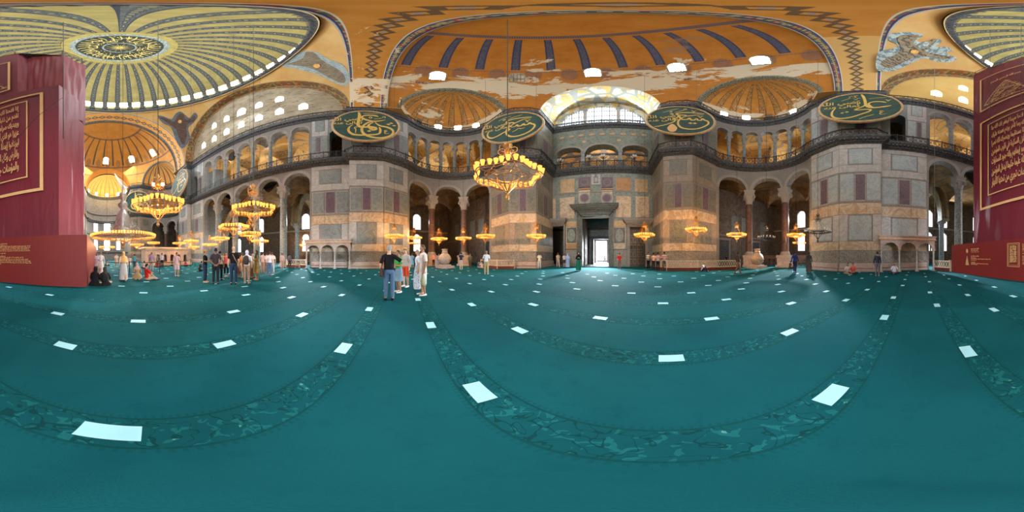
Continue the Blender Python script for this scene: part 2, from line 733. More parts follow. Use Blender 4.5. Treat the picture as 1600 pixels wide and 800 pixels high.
def m_carved(name, base, lite, dark, s=6.0):
    t = NT(name)
    o = t.coords()
    v = t.vor(o, s, 'DISTANCE_TO_EDGE')
    n = t.noise(o, s * 3.1, 4, .7, 2.0)
    k = t.step(t.ab(t.sub(n, .5)), .0, .10)
    c = t.mix(k, t.mix(.4, dark, base), base)
    c = t.mix(t.mul(t.lt(v, .05), .5), c, lite)
    c = t.mix(t.mul(t.step(t.noise(o, .5, 2), .4, .7), .25), c, tuple(x * .55 for x in base))
    return t.done(c, .7, spec=.2)


M_CARVED = m_carved('carved_stone', (.30, .29, .275), (.42, .41, .39), (.10, .10, .10))
M_CAP = m_carved('capital_stone', (.40, .39, .37), (.55, .53, .50), (.10, .095, .09), 11.0)
M_STONE = marble('wall_stone', (.25, .245, .24), (.36, .35, .34), .7, .5, (.15, .15, .15), .6)
M_AISLE = marble('aisle_wall_stone', (.15, .12, .095), (.26, .21, .17), .6, .6, (.07, .055, .045), .6)


def m_vault(name, base, dark, band, s=.6):
    t = NT(name)
    o = t.coords()
    n = t.noise(o, .5, 4, .6)
    c = t.mix(t.step(n, .35, .68), dark, base)
    v = t.vor(o, .32, 'DISTANCE_TO_EDGE')
    e = t.lt(t.ab(t.sub(v, .16)), .028)
    c = t.mix(t.mul(e, .75), c, band)
    r = t.vor(o, 2.3, 'F1')
    c = t.mix(t.mul(t.mul(t.lt(v, .05), t.lt(r, .33)), .8), c, band)
    return t.done(c, .7, spec=.15)


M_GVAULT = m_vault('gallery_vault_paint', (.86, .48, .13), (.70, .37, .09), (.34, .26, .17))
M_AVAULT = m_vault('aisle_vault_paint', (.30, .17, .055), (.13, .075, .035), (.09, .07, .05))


def m_carpet():
    t = NT('teal_carpet')
    o = t.coords()
    x, y, z = t.sep(o)
    a = radians(15.75)
    x0, y0 = t.sub(x, CX), t.sub(y, CY)
    u = t.sub(t.mul(x0, cos(a)), t.mul(y0, sin(a)))
    v = t.add(t.mul(x0, sin(a)), t.mul(y0, cos(a)))
    vv = t.div(t.sub(v, .6), 1.335)
    f = t.sub(t.fr(t.add(vv, .5)), .5)          # 0 on the band's middle
    d = t.mul(t.ab(f), 1.335)                    # metres from the middle
    band = t.lt(d, .165)
    edge = t.mul(t.gt(d, .150), t.lt(d, .172))
    teeth = t.mul(t.mul(t.gt(d, .175), t.lt(d, .205)), t.gt(t.math('SINE', t.mul(u, 130)), .2))
    p = t.comb(u, v, 0)
    wv = t.noise(p, 5.0, 1.0, .4, 1.6)
    vine = t.lt(t.ab(t.sub(wv, .5)), .02)
    wv2 = t.noise(p, 11.0, 1.0, .4, 1.2)
    leaf = t.gt(wv2, .60)
    dots = t.lt(t.vor(p, 9.0, 'F1'), .16)
    big = t.noise(o, .45, 3, .6)
    fine = t.noise(o, 60, 2, .7)
    mid = t.noise(o, 5, 4, .65)
    base = t.mix(t.step(big, .3, .7), (.006, .084, .104), (.009, .120, .140))
    base = t.mix(t.mul(t.step(mid, .54, .74), .8), base, (.005, .080, .100))
    dark = t.mix(.30, base, (.006, .07, .080))
    bc = t.mix(leaf, dark, t.mix(.35, base, (.03, .26, .25)))
    bc = t.mix(t.mul(dots, leaf), bc, (.11, .36, .33))
    bc = t.mix(t.mul(vine, .9), bc, (.006, .05, .055))
    c = t.mix(band, base, bc)
    c = t.mix(t.mx(t.mul(edge, .8), t.mul(teeth, .45)), c, (.006, .06, .065))
    c = t.mix(t.mul(t.step(fine, .35, .7), .35), c, (.006, .085, .09))
    bmp = t.bump(t.noise(o, 160, 2, .6), .35, .01)
    return t.done(c, .95, spec=.05, normal=bmp)


M_CARPET = m_carpet()


def ribbed(name, nrib, base, base2, rib, line, width=.42, peel=None, peel_lo=.55, peel_hi=.6, z_on=-99, z_off=99, cx=0, cy=0, phase=0.0, dash=True,
           emb=None, lines=True, peelz=None, low=None, rough=.65, breakup=False):
    """radial painted ribs around the object's own vertical axis"""
    t = NT(name)
    o = t.coords()
    x, y, z = t.sep(o)
    an = t.math('ARCTAN2', t.sub(y, cy), t.sub(x, cx))
    k = t.fr(t.add(t.mul(an, nrib / (2 * pi)), phase + 100.0))
    d = t.ab(t.sub(k, .5))
    inr = t.lt(d, width / 2)
    c = t.mix(t.step(t.noise(o, .7, 4, .6), .3, .7), base, base2)
    c = t.mix(t.mul(t.step(t.noise(o, 3.5, 4, .7), .5, .8), .3), c, tuple(q * .6 for q in base))
    pat = t.noise(o, 3.2, 3, .7, 2.5)
    rc = t.mix(t.step(t.ab(t.sub(pat, .5)), .02, .08), line, rib)
    if dash:
        q = t.fr(t.mul(z, 1.25))
        box = t.mul(t.mul(t.gt(q, .25), t.lt(q, .75)), t.lt(d, width * .2))
        box2 = t.mul(t.mul(t.gt(q, .38), t.lt(q, .62)), t.lt(d, width * .1))
        rc = t.mix(t.mul(box, .75), rc, line)
        rc = t.mix(box2, rc, base2)
    if breakup:
        rc = t.mix(t.lt(t.ab(t.sub(t.noise(o, 2.4, 3, .7, 2.2), .5)), .05), rc, base2)
    on = t.mul(t.gt(z, z_on), t.lt(z, z_off))
    c = t.mix(t.mul(inr, on), c, rc)
    if lines:
        ln = t.mul(t.gt(d, width / 2 - .045), t.lt(d, width / 2 + .005))
        c = t.mix(t.mul(t.mul(ln, on), .85), c, line)
    if emb:       # arched emblems in a ring at height emb
        dz = t.div(t.sub(z, emb), 1.1)
        k2 = t.sub(t.fr(t.add(t.mul(an, nrib / (2 * pi)), phase + 100.5)), .5)
        rr = t.add(t.math('POWER', t.mul(k2, 4.2), 2), t.math('POWER', dz, 2))
        ring = t.lt(rr, 1.0)
        kk = t.step(t.ab(t.sub(t.noise(o, 4, 3, .7, 2), .5)), .02, .07)
        c = t.mix(t.mul(ring, .45), c, t.mix(kk, line, rib))
    if low:      # horizontal ornament bands [(z, half width)]
        for zz, hw in low:
            b = t.lt(t.ab(t.sub(z, zz)), hw)
            q = t.fr(t.mul(t.add(an, 10), 40))
            bc = t.mix(t.gt(q, .5), line, rib)
            c = t.mix(t.mul(b, .8), c, bc)
    if peel:
        pn = t.noise(t.scale(o, (.16, .16, .42)), 1.0, 8, .68, .6)
        if peelz:
            pn = t.add(pn, t.mul(t.math('SUBTRACT', 1.0, t.math('MINIMUM', t.div(t.ab(t.sub(z, peelz[0])), peelz[1]), 1.6)), peelz[2]))
        c = t.mix(t.step(pn, peel_lo, peel_hi), c, peel)
        pn2 = t.noise(t.scale(o, (.2, .2, .4)), 1.3, 6, .7, .3)
        c = t.mix(t.mul(t.step(pn2, .63, .66), .6), c, (.30, .17, .10))
    return t.done(c, rough, spec=.2)


M_DOME = ribbed('main_dome_paint', 40, (.235, .18, .065), (.34, .275, .09), (.13, .14, .115), (.022, .028, .045), .42, rough=.5)
M_WSEMI = ribbed('west_semidome_paint', 22, (.40, .145, .014), (.50, .205, .03), (.13, .12, .15), (.035, .045, .10), .25, peel=(.62, .53, .38),
                 peel_lo=.60, peel_hi=.62, z_on=10.3, z_off=14.4, phase=.76, dash=False, peelz=(6.8, 3.8, .19), emb=9.4,
                 low=[(7.0, .16), (14.6, .10), (10.0, .05)])
M_EXSEMI = ribbed('exedra_semidome_paint', 18, (.44, .165, .02), (.56, .27, .055), (.22, .12, .05), (.07, .055, .045), .46, peel=(.68, .57, .40),
                  peel_lo=.58, peel_hi=.61, z_on=1.4, dash=False, peelz=(.9, 3.0, .14), breakup=True)
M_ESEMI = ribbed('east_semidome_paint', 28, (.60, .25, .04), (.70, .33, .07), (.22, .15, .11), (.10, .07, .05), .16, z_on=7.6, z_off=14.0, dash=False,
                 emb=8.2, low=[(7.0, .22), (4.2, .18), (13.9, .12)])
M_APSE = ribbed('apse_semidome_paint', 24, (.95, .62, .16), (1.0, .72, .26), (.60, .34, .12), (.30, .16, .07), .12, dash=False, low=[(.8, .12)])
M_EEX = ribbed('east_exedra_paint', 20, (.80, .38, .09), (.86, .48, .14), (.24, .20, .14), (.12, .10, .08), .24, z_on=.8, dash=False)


def m_soffit(name, base, base2, peel):
    """painted arch soffit, uv = (across -1..1, metres along)"""
    t = NT(name)
    uv = t.coords('UV')
    u, v, _ = t.sep(uv)
    o = t.coords()
    c = t.mix(t.step(t.noise(o, .5, 4, .6), .3, .7), base, base2)
    if peel:
        c = t.mix(t.gt(t.sep(o)[0], 9.5), c, (.66, .41, .14))
    # chain of dark diamonds along the middle
    q = t.sub(t.fr(t.div(v, 1.5)), .5)
    r = t.add(t.mul(t.ab(u), 3.1), t.mul(t.ab(q), 1.7))
    nz = t.noise(t.comb(t.ab(u), v, 0), 9, 3, .7, 1.5)
    dia = t.mul(t.lt(r, t.add(.78, t.mul(nz, .35))), t.gt(r, .42))
    dot = t.lt(r, .22)
    c = t.mix(t.mul(dia, .85), c, (.075, .06, .045))
    c = t.mix(dot, c, (.20, .26, .34))
    # borders
    au = t.ab(u)
    east = t.mul(t.lt(u, 0.0), .20)
    bord = t.mul(t.gt(au, t.add(.62, east)), t.lt(au, .96))
    w1 = t.mul(t.gt(au, t.add(.60, east)), t.lt(au, t.add(.64, east)))
    w2 = t.gt(au, .95)
    cell = t.fr(t.mul(v, 2.2))
    ck = t.vor(t.comb(t.mul(u, 3.0), t.mul(v, 2.2), 0), 1.6, 'F1', .15, out=1)
    cs = t.sep(ck)[0]
    bc = t.mix(t.gt(cs, .5), (.10, .13, .10), (.36, .30, .14))
    bc = t.mix(t.gt(cs, .8), bc, (.40, .07, .04))
    bc = t.mix(t.mul(t.lt(t.ab(t.sub(au, .79)), .035), t.lt(cell, .6)), bc, (.5, .42, .28))
    bc = t.mix(t.mul(t.lt(t.ab(t.sub(au, .67)), .02), 1.0), bc, (.03, .06, .24))
    bc = t.mix(t.mul(t.lt(t.ab(t.sub(au, .92)), .02), 1.0), bc, (.03, .06, .24))
    c = t.mix(bord, c, bc)
    c = t.mix(t.mx(w1, w2), c, (.62, .60, .52))
    if peel:
        pn = t.noise(t.scale(o, (.3, .5, .5)), 1.0, 7, .7, .5)
        _, _, z = t.sep(o)
        sx_, _, z = t.sep(o)
        pn = t.add(pn, t.mul(t.lt(t.ab(t.sub(z, 28.2)), 3.0), peel))
        pn = t.sub(pn, t.mul(t.gt(sx_, 0.0), .5))
        c = t.mix(t.step(pn, .60, .63), c, (.74, .64, .46))
    return t.done(c, .6, spec=.2)


M_SOFF = m_soffit('arch_soffit_paint', (.50, .21, .03), (.60, .29, .06), .16)
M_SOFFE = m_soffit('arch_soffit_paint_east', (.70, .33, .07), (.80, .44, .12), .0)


def m_tymp_border(name):
    t = NT(name)
    uv = t.coords('UV')
    u, v, _ = t.sep(uv)
    ck = t.vor(t.comb(t.mul(u, 2.0), t.mul(v, 2.6), 0), 1.2, 'F1', .1, out=1)
    cs = t.sep(ck)[0]
    c = t.mix(t.gt(cs, .45), (.16, .14, .09), (.40, .30, .12))
    c = t.mix(t.gt(cs, .75), c, (.36, .12, .05))
    au = t.ab(u)
    c = t.mix(t.gt(au, .82), c, (.50, .34, .16))
    return t.done(c, .65, spec=.2)


M_BORD = m_tymp_border('arch_border_paint')


def m_pend():
    t = NT('pendentive_paint')
    o = t.coords()
    c = t.mix(t.step(t.noise(o, .25, 4, .6), .3, .7), (.56, .38, .15), (.50, .27, .075))
    c = t.mix(t.mul(t.step(t.noise(o, 2.0, 4, .7), .55, .8), .35), c, (.40, .22, .09))
    return t.done(c, .65, spec=.2)


M_PEND = m_pend()


def m_tymp(name, a, b, dark, crack):
    t = NT(name)
    o = t.coords()
    c = t.mix(t.step(t.noise(o, .3, 5, .65), .35, .65), a, b)
    n = t.noise(t.scale(o, (.8, .8, 2.2)), .9, 7, .72, .8)
    c = t.mix(t.mul(t.step(n, .52, .62), crack), c, dark)
    n2 = t.noise(t.scale(o, (.5, .5, 2.5)), 1.4, 5, .7, .3)
    c = t.mix(t.mul(t.step(n2, .60, .70), crack), c, (.20, .17, .14))
    return t.done(c, .75, spec=.15)


M_TYMPS = m_tymp('old_plaster', (.46, .40, .29), (.30, .25, .18), (.15, .115, .075), .85)
M_TYMPN = m_tymp('yellow_plaster', (.64, .44, .15), (.58, .37, .11), (.62, .38, .12), .25)


def m_lunette():
    t = NT('west_barrel_paint')
    o = t.coords()
    v = t.vor(o, .42, 'F1', .55)
    e = t.vor(o, .42, 'DISTANCE_TO_EDGE', .55)
    n = t.noise(o, 4.0, 3, .7, 2.0)
    c = t.mix(t.gt(t.noise(o, .8, 3), .52), (.78, .74, .64), (.80, .54, .16))
    c = t.mix(t.mul(t.lt(e, .07), .8), c, (.30, .36, .34))
    c = t.mix(t.mul(t.mul(t.lt(v, .30), t.gt(v, .22)), .7), c, (.34, .38, .36))
    c = t.mix(t.mul(t.lt(t.ab(t.sub(n, .5)), .025), .55), c, (.32, .34, .30))
    return t.done(c, .7, spec=.15)


M_LUN = m_lunette()


def m_diag():
    """painted back wall of the west gallery: blue bands crossing on ochre"""
    t = NT('gallery_wall_paint')
    o = t.coords()
    x, y, z = t.sep(o)
    a = t.fr(t.mul(t.add(x, z), .36))
    b = t.fr(t.mul(t.sub(x, z), .36))
    k = t.mx(t.lt(t.ab(t.sub(a, .5)), .13), t.lt(t.ab(t.sub(b, .5)), .13))
    e = t.mx(t.lt(t.ab(t.sub(a, .5)), .02), t.lt(t.ab(t.sub(b, .5)), .02))
    c = t.mix(k, (.70, .42, .17), (.22, .21, .22))
    c = t.mix(t.mul(e, .6), c, (.50, .36, .2))
    n = t.lt(t.vor(o, 1.1, 'F1', .6), .22)
    c = t.mix(t.mul(n, .5), c, (.33, .22, .16))
    return t.done(c, .7, spec=.15)


M_DIAG = m_diag()


def m_banner(name, c1, c2):
    t = NT(name)
    o = t.coords()
    x, y, z = t.sep(o)
    fold = t.noise(t.scale(o, (1.6, 1.6, .35)), 1.0, 4, .6, 1.2)
    c = t.mix(t.step(t.noise(o, .15, 2), .35, .65), c1, c2)
    return t.done(c, .55, spec=.3, normal=t.bump(fold, .30, .15))


M_BANNER = m_banner('maroon_banner', (.15, .013, .028), (.19, .018, .032))
M_BANNERP = m_banner('rose_banner', (.25, .03, .045), (.21, .024, .038))
M_HOARD = m_banner('red_hoarding', (.21, .018, .015), (.24, .022, .016))
M_HOARD.node_tree.nodes['Bump'].inputs['Strength'].default_value = .03

G_WIN = glow('bright_window_glass', (.84, .93, 1.0), WINDOW)
G_WEST = glow('west_window_glass', (.80, .91, 1.0), 2.2)
G_WINL = glow('bright_lower_window_glass', (.93, .97, 1.0), WINDOW_LOW)
G_WARMW = glow('warm_window_glass', (1.0, .93, .78), WINDOW)
G_CUP = glow('lit_glass_cup', (1.0, .50, .16), CUP)
G_FLAME = glow('lamp_filament', (1.0, .82, .48), CUP * 2.2)


def m_glass():
    t = NT('unlit_glass_cup')
    return t.done((.75, .72, .68), .15, spec=.6)


M_GLASS = m_glass()
# ---------------------------------------------------------------- plan of the hall (metres; +y towards the great door)
ZC1, ZG = 13.3, 14.25          # underside of the gallery cornice, gallery floor
ZC2, ZS = 22.7, 23.9           # underside of the upper cornice, springing of the vaults
R_EX = 5.9
EXC = (13.1, 25.9)
A_EX0, A_EX1 = radians(-40), radians(91)
EX = arc_pts(EXC[0], EXC[1], R_EX, A_EX0, A_EX1, 22)
SLANT_END = EX[0]
SIDES = [('south', -1), ('north', 1)]
ENDS = [('west', 1), ('east', -1)]

# floor
fl = MB()
fl.poly([(-34, -46, 0), (34, -46, 0), (34, 37.6, 0), (-34, 37.6, 0)])
struct(fl.build('floor', M_CARPET), 'teal patterned carpet covering the whole hall floor', 'floor')
fl = MB()
fl.poly([(-34, 37.6, -.01), (34, 37.6, -.01), (34, 70, -.01), (-34, 70, -.01)])
struct(fl.build('floor_porch', M_STONE), 'grey stone paving of the entrance halls beyond the great door', 'floor')


# ---- panelled stone facing
ROWS = [  # z0, z1, kind
    (0.0, .28, 'plinth'), (.28, .78, 'plinth2'), (.78, 1.9, 'breccia'), (1.9, 2.72, 'onyx'), (2.72, 5.2, 'panel'),
    (5.2, 6.3, 'onyx2'), (6.3, 9.62, 'framed'), (9.62, 10.5, 'white'), (10.5, 12.7, 'panel2'), (12.7, 13.3, 'white')]


def slab(mb, a, b, z0, z1, off, n, mat, bev=.02):
    """thin raised stone slab on the face a-b"""
    d = (Vector(b) - Vector(a)); d = d.normalized()
    n = Vector(n)
    o = n * off
    p = [Vector((a[0], a[1], z0)), Vector((b[0], b[1], z0)), Vector((b[0], b[1], z1)), Vector((a[0], a[1], z1))]
    O = Vector((o.x, o.y, 0))
    dd = Vector((d.x, d.y, 0)) * bev
    q = [p[0] + O + dd + Vector((0, 0, bev)), p[1] + O - dd + Vector((0, 0, bev)), p[2] + O - dd - Vector((0, 0, bev)), p[3] + O + dd - Vector((0, 0, bev))]
    mb.poly(q, mat)
    for i in range(4):
        j = (i + 1) % 4
        mb.poly([p[i], p[j], q[j], q[i]], mat)


# material slots: 0 joint, 1 white, 2 grey, 3 porphyry, 4 onyx, 5 breccia, 6 frame, 7 verd, 8 pale, 9 tan, 10 plinth
FACE_M = [M_FRAME, M_WHITE, M_GREY, M_PORPH, M_ONYX, M_BRECCIA, M_FRAME, M_VERD, M_PALE, M_TAN, M_PINKW]


def panel_face(mb, a, b, n, rows=ROWS, panel=2, white=1, zoff=0.0, onyx=4):
    a, b = Vector(a), Vector(b)
    L = (b - a).length

    def at(t): return a + (b - a) * t

    def S(t0, t1, z0, z1, off, m, bev=.015): slab(mb, at(t0), at(t1), z0, z1, off, n, m, bev)
    mb.poly([(a.x, a.y, rows[0][0]), (b.x, b.y, rows[0][0]), (b.x, b.y, rows[-1][1]), (a.x, a.y, rows[-1][1])], 0)
    for z0, z1, k in rows:
        if k == 'plinth': S(0, 1, z0, z1, .32, 10, .03)
        elif k == 'plinth2': S(0, 1, z0, z1, .20, 10, .04)
        elif k == 'breccia':
            S(0, .5, z0, z1, .05, 5); S(.5, 1, z0, z1, .05, 5)
        elif k in ('onyx', 'onyx2'):
            S(0, .36, z0, z1, .07, onyx); S(.36, 1, z0, z1, .07, onyx)
        elif k == 'white':
            S(0, .55, z0, z1, .06, white); S(.55, 1, z0, z1, .06, white)
        elif k == 'panel' or k == 'panel2':
            S(0, .21, z0, z1, .05, white); S(.79, 1, z0, z1, .05, white)
            S(.21, .79, z0, z1, .05, 6)
            S(.235, .765, z0 + .12, z1 - .12, .07, panel if k == 'panel2' else (7 if panel == 7 else panel))
        elif k == 'framed':
            S(0, 1, z0, z1, .04, 6)
            g = .035
            if L > 2.4:
                cuts = [(g, .36 - g / 2, panel), (.385, .615, 3), (.64 + g / 2, 1 - g, panel)]
            else:
                cuts = [(g, .44, panel), (.50, .72, 3), (.76, 1 - g, panel)]
            for t0, t1, m in cuts:
                S(t0 - .012, t1 + .012, z0 + .2, z1 - .2, .065, 1)
                S(t0, t1, z0 + .28, z1 - .28, .09, m)


UP_ROWS = [(ZG, 15.6, 'white'), (15.6, 19.2, 'framed'), (19.2, 20.1, 'white'), (20.1, 22.7, 'panel2')]


def face_n(a, b, toward=(0, 20)):
    d = Vector(b) - Vector(a)
    n = Vector((d.y, -d.x)).normalized()
    m = (Vector(a) + Vector(b)) / 2
    if n.dot(Vector(toward) - m) < 0: n = -n
    return n


def pier(mx, my, sname, ename):
    T = lambda p: (p[0] * mx, p[1] * my)
    pale = 8 if mx > 0 else 2
    tw = (0, 17 * my)
    mb = MB()
    faces = [((17.25, 10.5), (17.25, 15.1)), ((17.25, 15.1), (16.2, 15.1)), ((16.2, 15.1), (16.2, 18.9)), ((16.2, 18.9), SLANT_END)]
    for i, (a, b) in enumerate(faces):
        A, B = T(a), T(b)
        n = face_n(A, B, (0, 12 * my if i == 1 else 17 * my))
        if i == 1:
            mb.poly([(A[0], A[1], 0), (B[0], B[1], 0), (B[0], B[1], ZC1), (A[0], A[1], ZC1)], 1)
            mb.poly([(A[0], A[1], ZG), (B[0], B[1], ZG), (B[0], B[1], ZC2 + .1), (A[0], A[1], ZC2 + .1)], 2)
        else:
            panel_face(mb, A, B, n, panel=pale)
            if i == 0:
                # dark arched doorway through the pier at gallery level, beside slabs
                p = Path([A, B]) if mx * my > 0 else Path([B, A])
                back = 1
                if (p.out(1, 1)).x * mx < 0: back = -1
                L = p.L
                sc = 2.95 if mx * my > 0 else L - 2.95
                arched_wall(mb, p, back, ZG, ZC2 + .1, [(sc, .75, 19.2, None)], 1.6, 2, 2, gapfloor=False)
                q0 = p.at(sc - .9 if mx * my > 0 else sc + .9); q1 = p.at(.05 if mx * my > 0 else L - .05)
                panel_face(mb, q0, q1, n, rows=[(ZG + .02, 15.6, 'white'), (15.6, 19.0, 'framed'), (19.0, 20.0, 'white'), (20.0, 22.7, 'panel2')], panel=pale)
            else:
                panel_face(mb, A, B, n, rows=UP_ROWS, panel=pale)
    # body behind: ends and back, so the pier is solid stone
    pts = [(17.25, 10.5), (24.2, 10.5), (24.2, 23.2), SLANT_END]
    for a, b in zip(pts, pts[1:]):
        A, B = T(a), T(b)
        for z0, z1 in ((0, 12.9), (ZG, ZC2)):
            mb.poly([(A[0], A[1], z0), (B[0], B[1], z0), (B[0], B[1], z1), (A[0], A[1], z1)], 2)
    o = mb.build('wall_%s_%s_pier' % (sname, ename), FACE_M)
    struct(o, 'huge pier with framed marble slabs, %s' % {
        (-1, 1): 'behind the people gathered around the man in black', (1, 1): 'beside the maroon banner tower',
        (-1, -1): 'at the far end of the side arcade, near the apse', (1, -1): 'hidden behind the maroon banner tower'}[(mx, my)], 'pier')


for sname, mx in SIDES:
    for ename, my in ENDS:
        pier(mx, my, sname, ename)

# ---- secondary piers flanking the end bays
SP = [(EX[-1][0], EX[-1][1]), (9.4, 30.9), (6.8, 32.4), (6.8, 37.4)]
for sname, mx in SIDES:
    for ename, my in ENDS:
        T = lambda p: (p[0] * mx, p[1] * my)
        mb = MB()
        for a, b in zip(SP, SP[1:]):
            A, B = T(a), T(b)
            n = face_n(A, B, (0, (25 if a[1] < 32 else 34) * my))
            panel_face(mb, A, B, n, panel=2, white=1, onyx=4)
            panel_face(mb, A, B, n, rows=UP_ROWS, panel=2)
        pts = [SP[0], (13.6, 37.4), (6.8, 37.4)]
        A, B = T(pts[0]), T(pts[1])
        for z0, z1 in ((0, 12.9), (ZG, ZC2)):
            mb.poly([(A[0], A[1], z0), (B[0], B[1], z0), (B[0], B[1], z1), (A[0], A[1], z1)], 2)
        struct(mb.build('wall_%s_%s_corner_pier' % (sname, ename), [M_FRAME, M_BROWNW, M_OLIVE, M_PORPH, M_ONYX, M_BRECCIA, M_FRAME, M_VERD, M_PALE, M_TAN, M_PINKW]),
               'brown and grey marble faced pier %s' % {(-1, 1): 'behind the hanging lamp ring and the white openwork balustrade', (1, 1): 'standing behind the long cream openwork balustrade',
                (-1, -1): 'beside the apse, below a dark round board', (1, -1): 'beside the apse, behind the banner tower'}[(mx, my)], 'pier')

# ---- arcades
EXP = {}
ncol = [0]
CAPM = [M_CAP, M_DARK]


def column(name, x, y, z0, zcap, zspring, r, shaft_m, label, group, pedestal=0.0, rz=0.0, bands=0, capw=None):
    root = empty(name, (x, y, z0), rz)
    tag(root, label, 'column', group, 'thing')
    h = zcap - z0
    zb = pedestal
    if pedestal:
        mb = MB()
        w = r * 1.85
        mb.box((0, 0, pedestal * .09), (w * 2.15, w * 2.15, pedestal * .18))
        mb.box((0, 0, pedestal * .5), (w * 1.8, w * 1.8, pedestal * .66))
        mb.box((0, 0, pedestal * .9), (w * 2.0, w * 2.0, pedestal * .2))
        mb.build('pedestal', M_PINKW, root)
    mb = MB()
    b = zb
    mb.lathe([(r * 1.45, b), (r * 1.45, b + .1), (r * 1.3, b + .14), (r * 1.4, b + .24), (r * 1.15, b + .30), (r * 1.22, b + .40), (r * 1.02, b + .46)], 20)
    mb.build('base', M_CAP, root, True)
    mb = MB()
    prof = [(r * 1.02, b + .44)]
    for i in range(9):
        t = i / 8
        prof.append((r * (1.0 - .12 * t * t), b + .5 + (h - b - .6) * t))
    mb.lathe(prof, 20)
    for i in range(bands):
        zz = b + .6 + (h - b - .8) * (i + .5) / bands
        mb.lathe([(r * 1.06, zz - .06), (r * 1.1, zz), (r * 1.06, zz + .06)], 20, mat=1)
    mb.build('shaft', [shaft_m, M_BRONZE], root, True)
    mb = MB()
    ch = zspring - zcap
    w = capw or r * 2.1
    # basket capital morphing from round to square
    n = 24

    def cap(u, v):
        a = 2 * pi * u
        rr = r * .98 + (w * .93 - r * .98) * (v ** 1.6)
        sq = 1 / max(abs(cos(a)), abs(sin(a)))
        k = (1 - v) + v * min(sq, 1.36)
        leaf = 1 + .05 * sin(a * 8) * sin(pi * v)
        return (rr * k * cos(a) * leaf, rr * k * sin(a) * leaf, h - .05 + v * ch * .62), (a, v)
    mb.grid(cap, n, 6)
    mb.lathe([(r * .95, h - .12), (r * 1.08, h - .06), (r * .97, h)], 20)
    for a in range(4):      # scroll corners
        t = pi / 4 + a * pi / 2
        mb.tube([(w * 1.12 * cos(t) - .12 * sin(t), w * 1.12 * sin(t) + .12 * cos(t), h + ch * .5),
                 (w * 1.12 * cos(t) + .12 * sin(t), w * 1.12 * sin(t) - .12 * cos(t), h + ch * .5)], .14 * ch, 8)
    mb.box((0, 0, h + ch * .64), (w * 2.05, w * 2.05, ch * .10))
    wi = w * 1.0
    b0 = len(mb.v)
    for (zz, ww) in ((h + ch * .69, wi * .85), (h + ch, wi * 1.12)):
        for sx, sy in ((-1, -1), (1, -1), (1, 1), (-1, 1)):
            mb.vert((sx * ww, sy * ww, zz))
    for k in range(4):
        mb.face((b0 + k, b0 + (k + 1) % 4, b0 + 4 + (k + 1) % 4, b0 + 4 + k))
    mb.face((b0 + 4, b0 + 5, b0 + 6, b0 + 7))
    mb.build('capital', M_CAP, root)
    return root


ORD = ['first', 'second', 'third', 'fourth', 'fifth', 'sixth', 'seventh', 'eighth']


def side_arcade(sname, mx):
    x = 17.25 * mx
    path = Path([(x, -10.5), (x, 10.5)])
    back = 1 if mx > 0 else -1
    mb = MB()
    ys = [-8.55, -4.4, 0.0, 4.4, 8.55]
    hw = [1.72, 1.72, 1.85, 1.72, 1.72]
    ops = [(ys[i] + 10.5, hw[i], 11.0, None) for i in range(5)]
    arched_wall(mb, path, back, 0, ZC1, ops, .9, 0, 1)
    for o in ops: archivolt(mb, path, back, o[0], o[1], o[2], .42, .07, 2)
    gops = [(1.5 + 3 * i, 1.15, 20.75, None) for i in range(7)]
    arched_wall(mb, path, back, ZG, ZC2 + .1, gops, .8, 0, 1)
    for o in gops: archivolt(mb, path, back, o[0], o[1], o[2], .22, .05, 2)
    struct(mb.build('wall_%s_arcade' % sname, [M_CARVED, M_STONE, M_CAP]), 'carved grey stone arcade wall on two levels, %s' %
           ('behind the standing groups of visitors' if mx < 0 else 'partly hidden by the maroon banner tower'), 'wall')
    where = 'standing behind the crowd of visitors' if mx < 0 else 'beside the maroon banner tower'
    for i, y in enumerate([6.5, 2.15, -2.15, -6.5]):
        if mx > 0 and i > 1: continue
        column('column', (17.25 + .45) * mx, y, 0, 9.4, 11.0, .49, M_GREENCOL,
               'tall mottled grey column %s, %s from the big pier' % (where, ORD[i]), 'tall columns of the %s lower arcade' % sname, capw=.62)
    for i in range(6):
        y = 7.5 - 3 * i
        if mx > 0 and i > 3: continue
        column('column', (17.25 + .4) * mx, y, ZG, 19.35, 20.75, .30, M_GREENCOL,
               'slim gallery column above %s, %s from the big pier' % ('the crowd of visitors' if mx < 0 else 'the banner tower side', ORD[i]),
               'gallery columns of the %s arcade' % sname, capw=.38)


for s_, m_ in SIDES: side_arcade(s_, m_)


